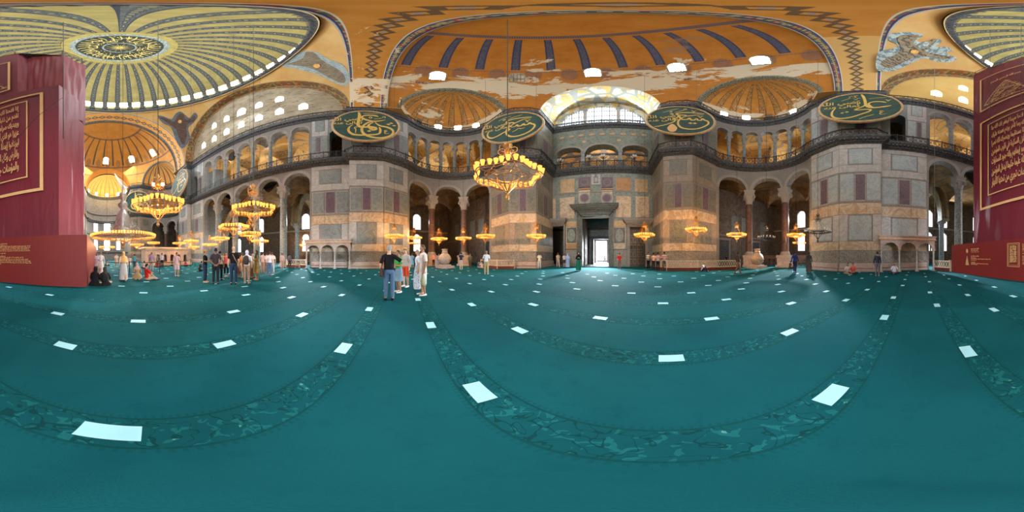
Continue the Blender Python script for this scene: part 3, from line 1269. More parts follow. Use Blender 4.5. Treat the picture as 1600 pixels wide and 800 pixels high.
def exedra(sname, mx, ename, my, detailed=True):
    pts = mirror(EX, mx, my)
    path = Path(pts)
    back = 1 if mx * my > 0 else -1
    # make sure 'back' points away from the exedra centre
    c = Vector((EXC[0] * mx, EXC[1] * my))
    if path.out(path.L / 2, back).dot(path.at(path.L / 2) - c) < 0: back = -back
    L = path.L
    mb = MB()
    step = L / 3
    ops = [(step * (i + .5), 1.82, 10.25, None) for i in range(3)]
    arched_wall(mb, path, back, 0, ZC1, ops, .9, 0, 1, ds=.7)
    for o in ops: archivolt(mb, path, back, o[0], o[1], o[2], .38, .06, 2)
    st = L / 7
    gops = [(st * (i + .5), .78, 20.45, None) for i in range(7)]
    arched_wall(mb, path, back, ZG, ZC2 + .1, gops, .7, 0, 1, ds=.7)
    for o in gops: archivolt(mb, path, back, o[0], o[1], o[2], .14, .05, 2)
    struct(mb.build('wall_%s_%s_exedra' % (sname, ename), [M_CARVED, M_STONE, M_CAP]),
           'curved carved niche wall, %s' % {(-1, 1): 'over the dark red columns behind the hatted tourist', (1, 1): 'over the dark red columns beside the big marble jar',
            (-1, -1): 'next to the apse under a small half dome', (1, -1): 'hidden by the banner tower near the apse'}[(mx, my)], 'wall')
    wh = {(-1, 1): 'behind the tourist in the straw hat', (1, 1): 'by the big round marble jar', (-1, -1): 'beside the apse', (1, -1): 'behind the banners'}[(mx, my)]
    for i in (1, 2):
        s = step * i
        p = path.at(s) + path.out(s, back) * .45
        d = path.dir(s)
        column('column', p.x, p.y, 0, 8.4, 10.25, .46, M_REDCOL,
               'dark red banded column %s, %s' % (wh, ['next to the great pier', 'next to the corner pier'][i - 1]),
               'dark red niche columns', pedestal=1.5, rz=atan2(d.y, d.x), bands=4, capw=.66)
    for i in range(1, 7):
        s = st * i
        p = path.at(s) + path.out(s, back) * .35
        d = path.dir(s)
        column('column', p.x, p.y, ZG, 18.9, 20.45, .24, M_GREENCOL,
               'short niche gallery column %s, %s from the great pier' % (wh, ORD[i - 1]),
               'gallery columns of the curved niches', rz=atan2(d.y, d.x), capw=.30)
    return path, back


for s_, mx in SIDES:
    for e_, my in ENDS:
        if mx > 0 and my < 0: continue
        EXP[(mx, my)] = exedra(s_, mx, e_, my)

# ---- west wall, panel by panel
YW = 37.4


def wx(px): return hit_plane(px, 400.001, 1, YW).x
def wz(px, y): return hit_plane(px, y, 1, YW).z


mb = MB()
WM = [M_VERD, M_TAN, M_RUST, M_PORPH, M_ONYX, M_WHITE, M_DOORFR, M_BRECCIA, M_FRAME, M_GREY]
doors = [(wx(857.5), wx(881), 0, wz(869, 354)), (wx(910), wx(951.5), 0, wz(931, 338)), (wx(984), wx(1008), 0, wz(996, 355))]
xs = [-6.8]
for d in doors: xs += [d[0], d[1]]
xs.append(6.8)
for i in range(0, len(xs), 2):
    mb.poly([(xs[i], YW, 0), (xs[i + 1], YW, 0), (xs[i + 1], YW, ZC1), (xs[i], YW, ZC1)], 0)
for d in doors:
    mb.poly([(d[0], YW, d[3]), (d[1], YW, d[3]), (d[1], YW, ZC1), (d[0], YW, ZC1)], 0)
    for xx in (d[0], d[1]):
        mb.poly([(xx, YW, 0), (xx, YW + 1.3, 0), (xx, YW + 1.3, d[3]), (xx, YW, d[3])], 6)
    mb.poly([(d[0], YW, d[3]), (d[0], YW + 1.3, d[3]), (d[1], YW + 1.3, d[3]), (d[1], YW, d[3])], 6)
WN = (0, -1)


def wpan(p0, p1, y0, y1, mat, off=.05, frame=None):
    xa, xb = wx(p0), wx(p1)
    pm = (p0 + p1) / 2
    za, zb = wz(pm, y1), wz(pm, y0)
    if frame is not None:
        slab(mb, (xa - .08, YW), (xb + .08, YW), za - .08, zb + .08, off * .6, WN, frame, .01)
    slab(mb, (xa, YW), (xb, YW), za, zb, off, WN, mat, .02)
    return xa, xb, za, zb


for a in [(853, 868.5, 283, 303, 9), (875.6, 898, 280, 301.5, 1), (904, 922, 277, 293, 3), (924, 938.4, 272.5, 288.5, 5), (940, 957.5, 277, 293, 3),
          (962.5, 986, 278, 298, 2), (992, 1012, 280, 300.5, 1), (905, 922, 293.6, 296.5, 2), (940, 957, 293.6, 296.5, 2),
          (852.5, 868.5, 311, 343, 4), (875, 898, 308.5, 342, 4), (962.5, 986, 306.5, 340, 4), (993, 1014, 307, 340, 4),
          (904.5, 922, 297, 320, 4), (940, 957, 297, 320, 4),
          (884.5, 901.2, 346, 354, 1), (958.5, 977.5, 345, 354, 1), (884.5, 901.2, 380.5, 389.5, 2), (958.5, 977.5, 380.5, 389.5, 4),
          (884, 901.5, 390, 411.5, 7), (958.5, 978.5, 390, 411.5, 7)]:
    wpan(*a[:4], a[4], frame=8)
for p0, p1 in ((885.5, 900.7), (959.3, 976.8)):
    xa, xb, za, zb = wpan(p0, p1, 355.5, 380, 6, .07, frame=4)
    # carved oval shield in the panel
    cx_, cz_ = (xa + xb) / 2, (za + zb) / 2
    for k, (ra, rb, m) in enumerate(((.52, .85, 9), (.40, .70, 0))):
        mb.poly([(cx_ + ra * cos(t * pi / 12) * (1 - .1 * sin(t * pi / 12)), YW - .09 - .02 * k, cz_ + rb * sin(t * pi / 12)) for t in range(24)], m)
for pc in (913.4, 948.3):     # purple discs with rings
    c = hit_plane(pc, 309.5, 1, YW)
    for k, (r, m) in enumerate(((.80, 5), (.70, 8), (.52, 3))):
        mb.poly([(c.x + r * cos(t * pi / 12), YW - .07 - .012 * k, c.z + r * sin(t * pi / 12)) for t in range(24)], m)
for pc in (913, 948.7):       # rings in the dark squares
    c = hit_plane(pc, 285, 1, YW)
    for k, (r, m) in enumerate(((.52, 8), (.44, 3))):
        mb.poly([(c.x + r * cos(t * pi / 12), YW - .07 - .012 * k, c.z + r * sin(t * pi / 12)) for t in range(24)], m)
# small carved doorway relief above the great door
c = hit_plane(931.2, 280, 1, YW)
for (dx, dz, sx, sz) in ((0, -.55, .7, .12), (-.22, -.1, .09, .8), (.22, -.1, .09, .8), (0, .35, .6, .1), (0, .6, .1, .45), (0, .65, .35, .09)):
    mb.box((c.x + dx, YW - .1, c.z + dz), (sx, .08, sz), 8)
for p0, p1 in ((850, 1016),):     # thin stringcourse lines
    for y in (305, 343.5):
        xa, xb = -6.75, 6.75
        z = wz(870, y)
        mb.box((0, YW - .03, z), (13.5, .06, .12), 8)
mb.build_ = None
o = mb.build('wall_west', WM)
struct(o, 'green marble end wall inlaid with tan, rust and purple panels around three doorways', 'wall')


def door_case(k, d, outer, cornice, zc0, zc1, fm, label):
    """stone frame with stepped jambs and a projecting cornice"""
    mb = MB()
    x0, x1, _, zt = d
    X0, X1 = outer
    for j in range(3):
        a = j / 3
        xa = x0 + (X0 - x0) * a; xb = x1 + (X1 - x1) * a
        xa2 = x0 + (X0 - x0) * (a + .333); xb2 = x1 + (X1 - x1) * (a + .333)
        dep = .16 + .09 * (j == 1) + .14 * (j == 2)
        zt2 = zt + (zc0 - zt) * (a + .333)
        for xx0, xx1 in ((xa2, xa), (xb, xb2)):
            mb.box(((xx0 + xx1) / 2, YW - dep / 2, zt2 / 2), (abs(xx1 - xx0), dep, zt2))
        mb.box(((x0 + x1) / 2, YW - dep / 2, (zt + (zc0 - zt) * a + zt2) / 2), (xb2 - xa2 - .002, dep, zt2 - (zt + (zc0 - zt) * a)))
    C0, C1 = cornice
    n = 5
    for j in range(n):
        t = j / (n - 1)
        g = (1 - t) ** 1.5
        w0 = C0 + (X0 - C0) * g; w1 = C1 + (X1 - C1) * g
        z0 = zc0 + (zc1 - zc0) * j / n; z1 = zc0 + (zc1 - zc0) * (j + 1) / n
        dp = .45 + .6 * (1 - g)
        mb.box(((w0 + w1) / 2, YW - dp / 2, (z0 + z1) / 2), (w1 - w0, dp, z1 - z0))
    o = mb.build('door_%d' % k, fm)
    return struct(o, label, 'door')


door_case(1, doors[1], (wx(901.8), wx(958.4)), (wx(893), wx(966.5)), wz(931, 331), wz(931, 320.5), M_DOORFR, 'tall dark green stone frame of the open great door')
door_case(2, doors[0], (wx(852), wx(883.6)), (-6.75, wx(887)), wz(869, 352), wz(869, 343.5), M_FRAME, 'stone frame of the doorway beside the seated pier, showing a dark hall')
door_case(3, doors[2], (wx(979.5), wx(1013)), (wx(973), 6.75), wz(996, 353), wz(996, 343.5), M_FRAME, 'stone frame of the doorway with closed bronze leaves')


def leaf(k, x0, x1, z1, y, ang, mat, hinge, label):
    """door leaf with raised panels, turned about its hinge"""
    w = x1 - x0
    mb = MB()
    s = 1 if hinge == 0 else -1
    mb.box((s * w / 2, 0, z1 / 2), (w, .12, z1))
    rows = 5
    for i in range(rows):
        za = .25 + (z1 - .4) * i / rows; zb = .25 + (z1 - .4) * (i + 1) / rows - .15
        for c in (0, 1):
            xa = w * (.08 + .46 * c); xb = w * (.46 + .46 * c)
            for sd in (-1, 1):
                mb.box((s * (xa + xb) / 2, sd * .07, (za + zb) / 2), (xb - xa, .05, zb - za), 1)
                mb.box((s * (xa + xb) / 2, sd * .09, (za + zb) / 2), ((xb - xa) * .6, .05, (zb - za) * .6), 0)
    o = mb.build('door_%d' % k, [mat, M_BRONZE])
    o.location = (x0 if hinge == 0 else x1, y, 0)
    o.rotation_euler = (0, 0, ang)
    return struct(o, label, 'door')


D = doors
leaf(4, D[2][0], (D[2][0] + D[2][1]) / 2, D[2][3], YW + .75, 0, M_DOORDK, 0, 'closed bronze door leaf nearer the great door')
leaf(5, (D[2][0] + D[2][1]) / 2, D[2][1], D[2][3], YW + .75, 0, M_DOORDK, 1, 'closed bronze door leaf nearer the cream balustrade pier')
leaf(6, D[1][0], (D[1][0] + D[1][1]) / 2, D[1][3], YW + 1.3, radians(88), M_DOORDK, 0, 'great door leaf folded back into the hall beyond')
leaf(7, (D[1][0] + D[1][1]) / 2, D[1][1], D[1][3], YW + 1.3, radians(-88), M_DOORDK, 1, 'great door leaf folded back on the opposite side')

# ---- entrance halls beyond the doors
mb = MB()
y2, y3 = 43.6, 49.0
z2 = 9.0
# inner hall second wall with a doorway
c0, c1 = hit_plane(927.5, 400, 1, y2).x, hit_plane(951, 400, 1, y2).x
zt = hit_plane(938, 374, 1, y2).z
for a, b, za, zb in ((-34, c0, 0, z2), (c1, 34, 0, z2), (c0, c1, zt, z2)):
    mb.poly([(a, y2, za), (b, y2, za), (b, y2, zb), (a, y2, zb)], 0)
for xx in (c0, c1):
    mb.poly([(xx, y2, 0), (xx, y2 + .8, 0), (xx, y2 + .8, zt), (xx, y2, zt)], 1)
    mb.box((xx + (-.2 if xx == c0 else .2), y2 - .1, zt / 2), (.4, .3, zt), 2)
mb.box(((c0 + c1) / 2, y2 - .15, zt + .25), (c1 - c0 + 1.4, .5, .5), 2)
for i in range(5):
    xx = -5 + i * 2.6
    mb.box((xx, y2 - .05, 7.0), (2.3, .1, 1.3), 3)
mb.box((0, y2 - .2, 6.0), (60, .4, .3), 2)
mb.box((0, y2 - .2, 8.0), (60, .4, .25), 2)
# ceiling and ends
mb.poly([(-34, YW, z2), (34, YW, z2), (34, y3 + .8, z2), (-34, y3 + .8, z2)], 4)
for xx in (-34, 34):
    mb.poly([(xx, YW, 0), (xx, y3 + .8, 0), (xx, y3 + .8, z2), (xx, YW, z2)], 0)
# outer wall with the bright doorway
e0, e1 = hit_plane(931.3, 400, 1, y3).x, hit_plane(948.3, 400, 1, y3).x
ze = hit_plane(940, 377, 1, y3).z
for a, b, za, zb in ((-34, e0, 0, z2), (e1, 34, 0, z2), (e0, e1, ze, z2)):
    mb.poly([(a, y3, za), (b, y3, za), (b, y3, zb), (a, y3, zb)], 5)
for xx in (e0, e1):
    mb.poly([(xx, y3, 0), (xx, y3 + .8, 0), (xx, y3 + .8, ze), (xx, y3, ze)], 5)
mb.poly([(e0, y3, ze), (e0, y3 + .8, ze), (e1, y3 + .8, ze), (e1, y3, ze)], 5)
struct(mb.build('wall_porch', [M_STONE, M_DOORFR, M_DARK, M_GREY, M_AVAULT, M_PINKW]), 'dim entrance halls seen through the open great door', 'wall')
# ---------------------------------------------------------------- cornices and railings following the plan
def plan_line(mx, my=1):
    """nave wall line on one side from the end wall to the hall's middle"""
    pts = [(6.8, 37.4), (6.8, 32.4), (9.4, 30.9)] + list(reversed(EX)) + [(16.2, 18.9), (16.2, 15.1), (17.25, 15.1), (17.25, 0)]
    return [(x * mx, y * my) for x, y in pts]


CORN = [(0.0, ZC1 - .02), (.10, ZC1), (.12, ZC1 + .12), (.30, ZC1 + .2), (.32, ZC1 + .32), (.55, ZC1 + .50), (.72, ZC1 + .72), (.74, ZC1 + .90), (.0, ZG), (-.8, ZG)]
CORN2 = [(0.0, ZC2), (.10, ZC2 + .02), (.12, ZC2 + .14), (.24, ZC2 + .30), (.26, ZC2 + .46), (.42, ZC2 + .7), (.44, ZC2 + .95), (.46, ZS - .1), (-.7, ZS - .08)]
COBJ = []
tn = [0]


def trim(mb, mats, label, cat='cornice', smooth=False):
    tn[0] += 1
    o = mb.build('trim_%d' % tn[0], mats, smooth=smooth)
    return struct(o, label, cat)


def side_word(mx, my):
    return {(-1, 1): 'above the tourists and the curved niche', (1, 1): 'above the marble jar and the great pier', (-1, -1): 'above the far half of the side arcade',
            (1, -1): 'above the far side hidden by the banner tower'}[(mx, my)]


def dentils(mb, path, back, z, off, size, gap, s0, s1, mat=0):
    s = s0
    while s < s1:
        p = path.at(s) - path.out(s, back) * off
        d = path.dir(s)
        mb.box((p.x, p.y, z), size, mat, atan2(d.y, d.x))
        s += gap


def rail(mb, path, back, z0, h, off, s0, s1, bay=1.5, crown=True, fine=True):
    """wrought iron balustrade: posts, rails, crossed scrolls"""
    n = max(1, round((s1 - s0) / bay))

    def P(s, z):
        s = max(s0, min(s1, s))
        p = path.at(s) - path.out(s, back) * off
        return Vector((p.x, p.y, z))
    for i in range(n):
        a, b = s0 + (s1 - s0) * i / n, s0 + (s1 - s0) * (i + 1) / n
        w = b - a
        mb.tube([P(a, z0), P(a, z0 + h * 1.12)], .055, 4)
        for zz, r in ((z0 + .06, .04), (z0 + h, .05), (z0 + h * .16, .025), (z0 + h * .86, .025)):
            mb.tube([P(a, zz), P((a + b) / 2, zz), P(b, zz)], r, 4, caps=False)
        m = 3 if fine else 2
        for k in range(m):
            u0, u1 = a + w * k / m, a + w * (k + 1) / m
            um = (u0 + u1) / 2
            mb.tube([P(u0, z0 + h * .16), P(u1, z0 + h * .86)], .024, 3, caps=False)
            mb.tube([P(u1, z0 + h * .16), P(u0, z0 + h * .86)], .024, 3, caps=False)
            rr = h * .17
            mb.tube([P(um + rr * cos(t * pi / 3), z0 + h * .51 + rr * sin(t * pi / 3)) for t in range(7)], .022, 3, caps=False)
        if crown:
            mb.tube([P(a, z0 + h), P(a, z0 + h * 1.22)], .035, 4)
    mb.tube([P(s1, z0), P(s1, z0 + h * 1.12)], .055, 4)


RAILN = []
for mx in (-1, 1):
    for my in (1, -1):
        if mx > 0 and my < 0:
            continue
        pl = plan_line(mx, my)
        path = Path(pl)
        back = 1
        if (path.at(path.L - 1) + path.out(path.L - 1, back)).x * mx < 17.25: back = -1
        mb = MB()
        sweep(mb, path, back, CORN)
        dentils(mb, path, back, ZC1 + .42, .46, (.16, .34, .2), .36, .1, path.L - .1)
        trim(mb, M_DARK, 'dark projecting gallery cornice %s' % side_word(mx, my))
        mb = MB()
        sweep(mb, path, back, CORN2)
        dentils(mb, path, back, ZC2 + .56, .34, (.16, .3, .2), .4, .1, path.L - .1)
        trim(mb, M_DARK, 'dark upper cornice %s' % side_word(mx, my))
        mb = MB()
        rail(mb, path, back, ZG + .0, 1.05, .58, .3, path.L)
        o = mb.build('railing', M_IRON)
        tag(o, 'wrought iron gallery railing %s' % side_word(mx, my), 'railing', 'gallery railings')
        mb = MB()
        rail(mb, path, back, ZS - .06, .8, .34, .3, path.L, bay=1.8, fine=False)
        o = mb.build('railing', M_IRON)
        tag(o, 'low iron railing on the upper cornice %s' % side_word(mx, my), 'railing', 'upper cornice railings')

# ---- west end: cornice, three wide openings, gallery, lunette
pw = Path([(-6.8, YW), (6.8, YW)])
bk = 1 if pw.out(1, 1).y > 0 else -1
mb = MB(); sweep(mb, pw, bk, CORN); dentils(mb, pw, bk, ZC1 + .42, .46, (.16, .34, .2), .36, .1, pw.L - .1)
trim(mb, M_DARK, 'dark gallery cornice over the great door wall')
mb = MB(); sweep(mb, pw, bk, CORN2); dentils(mb, pw, bk, ZC2 + .56, .34, (.16, .3, .2), .4, .1, pw.L - .1)
trim(mb, M_DARK, 'dark upper cornice under the barred west window')
mb = MB(); rail(mb, pw, bk, ZG, 1.0, .5, .6, pw.L - .6, bay=1.15)
tag(mb.build('railing', M_IRON), 'black iron gallery railing over the great door wall', 'railing', 'gallery railings')
mb = MB(); rail(mb, pw, bk, ZS - .06, .8, .34, .6, pw.L - .6, bay=1.3, fine=False)
tag(mb.build('railing', M_IRON), 'low iron railing below the barred west window', 'railing', 'upper cornice railings')
mb = MB()
ops = [(2.35, 1.75, 17.6, None), (6.8, 2.0, 17.6, None), (11.25, 1.75, 17.6, None)]
arched_wall(mb, pw, bk, ZG, ZC2 + .1, ops, 1.4, 0, 1, flat=.62)
for o in ops: archivolt(mb, pw, bk, o[0], o[1], o[2], .35, .06, 2, flat=.62)
for i in range(9):
    s = 1.4 + i * 1.37
    for rr, m in ((.5, 3), (.36, 4)):
        mb.poly([(-6.8 + s + rr * 1.05 * cos(t * pi / 8), YW - .05 - (.02 if m == 4 else 0), 21.2 + rr * .72 * sin(t * pi / 8)) for t in range(16)], m)
for i, s in enumerate((4.5, 9.1)):
    for rr, m in ((.42, 3), (.3, 4)):
        mb.poly([(-6.8 + s + rr * .9 * cos(t * pi / 8), YW - .05 - (.02 if m == 4 else 0), 19.7 + rr * sin(t * pi / 8)) for t in range(16)], m)
struct(mb.build('wall_west_gallery', [M_VERD, M_VERD, M_CAP, M_FRAME, M_TAN]), 'gallery level wall over the great door with three wide arches', 'wall')
for i, sx in enumerate((4.35, 9.25)):
    for j in (-1, 1):
        mb = MB()
        x = -6.8 + sx
        mb.box((x, YW + .3 + j * .35 + .1, (ZG + 17.5) / 2), (.48, .3, 17.5 - ZG))
        mb.box((x, YW + .3 + j * .35 + .1, ZG + .25), (.62, .4, .5))
        mb.box((x, YW + .3 + j * .35 + .1, 17.3), (.66, .42, .35))
        tag(mb.build('column', M_GREENCOL), '%s green pier shaft between the wide gallery arches, %s' % ('front' if j < 0 else 'rear', ['beside the board with two words', 'beside the board with the drop-shaped medallion'][i]), 'column', 'west gallery shafts', 'thing')
mb = MB()
mb.box((0, YW + .5, 17.15), (13.6, .18, .30))
tag(mb.build('tie_beam', M_DARK), 'dark tie beam running across the wide gallery arches', 'beam')
# bright glass behind the bars
# gallery room behind
mb = MB()
yb = 42.0
mb.poly([(-34, yb, ZG), (34, yb, ZG), (34, yb, 22.5), (-34, yb, 22.5)], 0)
mb.poly([(-34, YW + 1.4, 22.4), (34, YW + 1.4, 22.4), (34, yb, 22.4), (-34, yb, 22.4)], 1)
mb.poly([(-34, YW, ZG), (34, YW, ZG), (34, yb, ZG), (-34, yb, ZG)], 2)
struct(mb.build('wall_west_gallery_back', [M_DIAG, M_GVAULT, M_STONE]), 'ochre painted gallery wall with crossing blue bands, behind the west gallery railing', 'wall')
# candelabra on the west gallery rail
def candelabrum(x, k):
    root = empty('candelabrum', (x, YW - .1, ZG), 0)
    tag(root, 'glass topped candelabrum on the west gallery rail, %s' % k, 'candelabrum', 'west gallery candelabra')
    mb = MB(); mb.lathe([(.02, 0), (.22, 0), (.22, .1), (.07, .2), (.05, 1.2), (.09, 1.3), (.05, 1.4), (.05, 1.75), (.14, 1.85), (.02, 1.9)], 10)
    mb.build('stand', M_IRON, root, True)
    mb = MB()
    for t in range(6):
        a = t * pi / 3
        mb.tube([(0, 0, 1.7), (.22 * cos(a), .22 * sin(a), 1.66), (.38 * cos(a), .38 * sin(a), 1.85)], .02, 4)
    mb.build('arm', M_IRON, root)
    mb = MB()
    for t in range(6):
        a = t * pi / 3
        mb.lathe([(.03, 1.85), (.10, 1.92), (.12, 2.1), (.08, 2.2)], 8, (.38 * cos(a), .38 * sin(a), 0))
    mb.lathe([(.03, 1.95), (.12, 2.05), (.14, 2.3), (.08, 2.42)], 8)
    mb.build('glass_cups', M_GLASS, root, True)['kind'] = 'stuff'


for px, k in ((876, 'nearest the board with a single word'), (921, 'middle one beside the first shaft'), (943, 'middle one beside the second shaft'), (991, 'nearest the board with the drop-shaped medallion')):
    candelabrum(wx(px), k.replace('nearest', 'next to'))

# ---- lunette window in the west barrel vault
R_BV = 6.8
mb = MB()
n = 28
z0 = ZS - .1
inner = R_BV - .75
for i in range(n):
    t0, t1 = pi * i / n, pi * (i + 1) / n
    a = [(-R_BV * cos(t), z0 + R_BV * sin(t)) for t in (t0, t1)]
    b = [(-inner * cos(t), z0 + inner * sin(t)) for t in (t0, t1)]
    mb.poly([(b[0][0], YW, b[0][1]), (b[1][0], YW, b[1][1]), (a[1][0], YW, a[1][1]), (a[0][0], YW, a[0][1])], 0)
    mb.poly([(b[0][0], YW, b[0][1]), (b[0][0], YW + .7, b[0][1]), (b[1][0], YW + .7, b[1][1]), (b[1][0], YW, b[1][1])], 0)
struct(mb.build('wall_west_lunette', M_LUN), 'painted rim around the great barred window', 'wall')
root = empty('window_1', (0, YW + .5, z0))
struct(root, 'great half-round barred window over the west gallery', 'window')
mb = MB()
for i in range(-17, 18):
    x = i * .345
    h = sqrt(max(0, inner * inner - x * x))
    mb.tube([(x, 0, 0), (x, 0, h)], .045 if i % 3 else .08, 4, caps=False)
for zz in (1.5, 3.0, 4.5):
    h = sqrt(max(0, inner * inner - zz * zz))
    mb.tube([(-h, 0, zz), (h, 0, zz)], .07, 4, caps=False)
mb.build('window_bars', M_FRAME, root)
mb = MB()
mb.poly([(-inner, .25, 0), (inner, .25, 0)] + [(inner * cos(pi * t / 24), .25, inner * sin(pi * t / 24)) for t in range(1, 24)])
mb.build('window_glass', G_WEST, root)
for sx in (-1, 1):
    mb = MB()
    mb.box((2.25 * sx, -.1, 2.55), (.42, .5, 5.1))
    mb.box((2.25 * sx, -.1, 5.2), (.8, .6, .5))
    mb.box((2.25 * sx, -.1, .25), (.7, .6, .5))
    mb.build('mullion', M_WHITE, root)

# ---------------------------------------------------------------- vaults
ZV = ZS
RS = 15.5           # main end half-dome radius
YS = 19.2


def ex_f(sx, sy, grow=0.0):
    c = (EXC[0] * sx, EXC[1] * sy, ZV)
    R = R_EX + grow
    return lambda x, y, z: (x - c[0]) ** 2 + (y - c[1]) ** 2 + ((z - c[2]) * .98) ** 2 - R * R


def end_vaults(ename, my, mats):
    # half dome
    mb = MB()
    base = 0 if my > 0 else pi
    mb.grid(lambda u, v: ((RS * cos(base + pi * u) * cos(v * pi / 2), YS * my + RS * sin(base + pi * u) * cos(v * pi / 2), ZV + RS * sin(v * pi / 2)), (u, v)), 96, 44)
    for sx in (-1, 1):
        mb = clip_mb(mb, ex_f(sx, my))
    mb = clip_mb(mb, lambda x, y, z: max(x * x + (z - ZV) ** 2 - R_BV ** 2, (YS + 2) - y * my))
    o = mb.build('ceiling_%s_half_dome' % ename, mats[0], smooth=True, origin=(0, YS * my, ZV))
    struct(o, {'west': 'great orange half dome with dark blue ribs and peeling plaster', 'east': 'distant bright orange half dome with thin dark ribs'}[ename], 'ceiling')
    main = lambda x, y, z: x * x + (y - YS * my) ** 2 + (z - ZV) ** 2 - RS * RS
    for sx in (-1, 1):
        cx, cy = EXC[0] * sx, EXC[1] * my
        mb = MB()
        mb.grid(lambda u, v: ((cx + R_EX * cos(2 * pi * u) * cos(v * pi / 2), cy + R_EX * sin(2 * pi * u) * cos(v * pi / 2), ZV + R_EX / .98 * sin(v * pi / 2)), (u, v)), 80, 22)
        mb = clip_mb(mb, main)
        o = mb.build('ceiling_%s_niche_half_dome' % ename, mats[1], smooth=True, origin=(cx, cy, ZV))
        struct(o, {'west': 'small orange ribbed half dome over the curved niche %s', 'east': 'small orange ribbed half dome near the apse %s'}[ename] % ('on the side of the tourist group' if sx < 0 else 'on the side of the marble jar'), 'ceiling')
        # band along the rim where the two domes meet
        rim = []
        for i in range(0, 81):
            a = pi * i / 80
            # points of exedra sphere with main == 0 : march over azimuth circles tilted
            rim.append(a)
        c = Vector((cx, cy, ZV)); m = Vector((0, YS * my, ZV))
        d = (c - m); D_ = d.length; d.normalize()
        aa = (RS * RS - R_EX * R_EX + D_ * D_) / (2 * D_)
        rr = sqrt(RS * RS - aa * aa)
        cc = m + d * aa
        e = Vector((-d.y, d.x, 0))
        pts = [cc + e * rr * cos(a) + Vector((0, 0, rr * sin(a))) for a in rim]
        b = MB()
        for i in range(80):
            p, q = pts[i], pts[i + 1]
            rp = (p - cc).normalized(); rq = (q - cc).normalized()
            w1, w2 = .26, .12
            P0, P1 = p + rp * w1 - d * .16, q + rq * w1 - d * .16
            Q0, Q1 = p - rp * .04 - d * .05, q - rq * .04 - d * .05
            b.poly([Q0, Q1, P1, P0], 0)
            b.poly([P0, P1, p + rp * w1 + d * .2, q + rq * w1 + d * .2][:2] + [q + rq * w1 + d * .3, p + rp * w1 + d * .3], 0)
            b.poly([Q0, Q1, q - rq * .04 + d * .5, p - rp * .04 + d * .5], 0)
        trim(b, M_RIMB, '%s painted rim of the small half dome %s' % ({'west': 'dark green', 'east': 'dark'}[ename], 'towards the tourist group' if sx < 0 else 'towards the marble jar'), 'moulding')
    # barrel
    mb = MB()
    yend = 37.4 if my > 0 else 37.0
    mb.grid(lambda u, v: ((-R_BV * cos(pi * u), (YS + 8 + v * (yend - YS - 8)) * my, ZV + R_BV * sin(pi * u)), (u, v)), 40, 20)
    mb = clip_mb(mb, main)
    o = mb.build('ceiling_%s_barrel' % ename, mats[2], smooth=True)
    struct(o, {'west': 'brightly lit painted barrel vault before the barred window', 'east': 'orange barrel vault before the apse'}[ename], 'ceiling')


M_RIMB = plain('rim_band', (.17, .17, .12), .7, 0, .9, 7)
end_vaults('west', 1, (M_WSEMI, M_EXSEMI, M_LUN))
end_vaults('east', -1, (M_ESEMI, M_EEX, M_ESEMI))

# great arches at both ends of the dome bay (painted soffits)
XA = 15.6
for ename, my in ENDS:
    mb = MB()
    y0, y1 = 15.2, YS + .05
    mb.grid(lambda u, v: ((-XA * cos(pi * u), (y0 + v * (y1 - y0)) * my, ZS + XA * sin(pi * u)), (v * 2 - 1, XA * pi * u)), 72, 6)
    # faces turned to the dome and to the half dome
    for yy, R2, s in ((y0, XA + .02, -1), (y1, XA, 1)):
        pass
    o = mb.build('ceiling_%s_arch' % ename, M_SOFF if my > 0 else M_SOFFE, smooth=True)
    struct(o, 'broad painted arch %s with a dark diamond chain down its middle' % ('directly overhead' if my > 0 else 'beyond the main dome'), 'ceiling')
    # stone shelf closing the corner between the great arch and the small half dome
    for sx in (-1, 1):
        mb = MB()
        pl_ = [(15.35, 18.9), (15.3, 20.7), (16.2, 21.3), (17.5, 22.5), (17.9, 21.6), (16.6, 18.9)]
        mb.prism([(x * sx, y * my) for x, y in pl_], ZS - .12, ZS - .02)
        trim(mb, M_PEND, 'ochre plaster shelf at the foot of the %s arch, %s' % (ename, 'over the tourists side' if sx < 0 else 'over the jar side'), 'shelf')
    # narrow ring between the arch and the slightly smaller half dome
    mb = MB()
    mb.grid(lambda u, v: ((-(RS - .25 + v * .4) * cos(pi * u), y1 * my, ZS + (RS - .25 + v * .4) * sin(pi * u)), (u, v)), 72, 1)
    trim(mb, M_RIMB, 'thin dark edge where the %s arch meets the half dome' % ename, 'moulding')

# side arches and tympana
TW = [(-10.4 + 3.3 * i, 27.8, .62, 1.0) for i in range(7)] + [(-7.1 + 3.3 * i, 32.3, .62 + .25 * (i == 2), 1.05 + .25 * (i == 2)) for i in range(5)]
wn = [1]


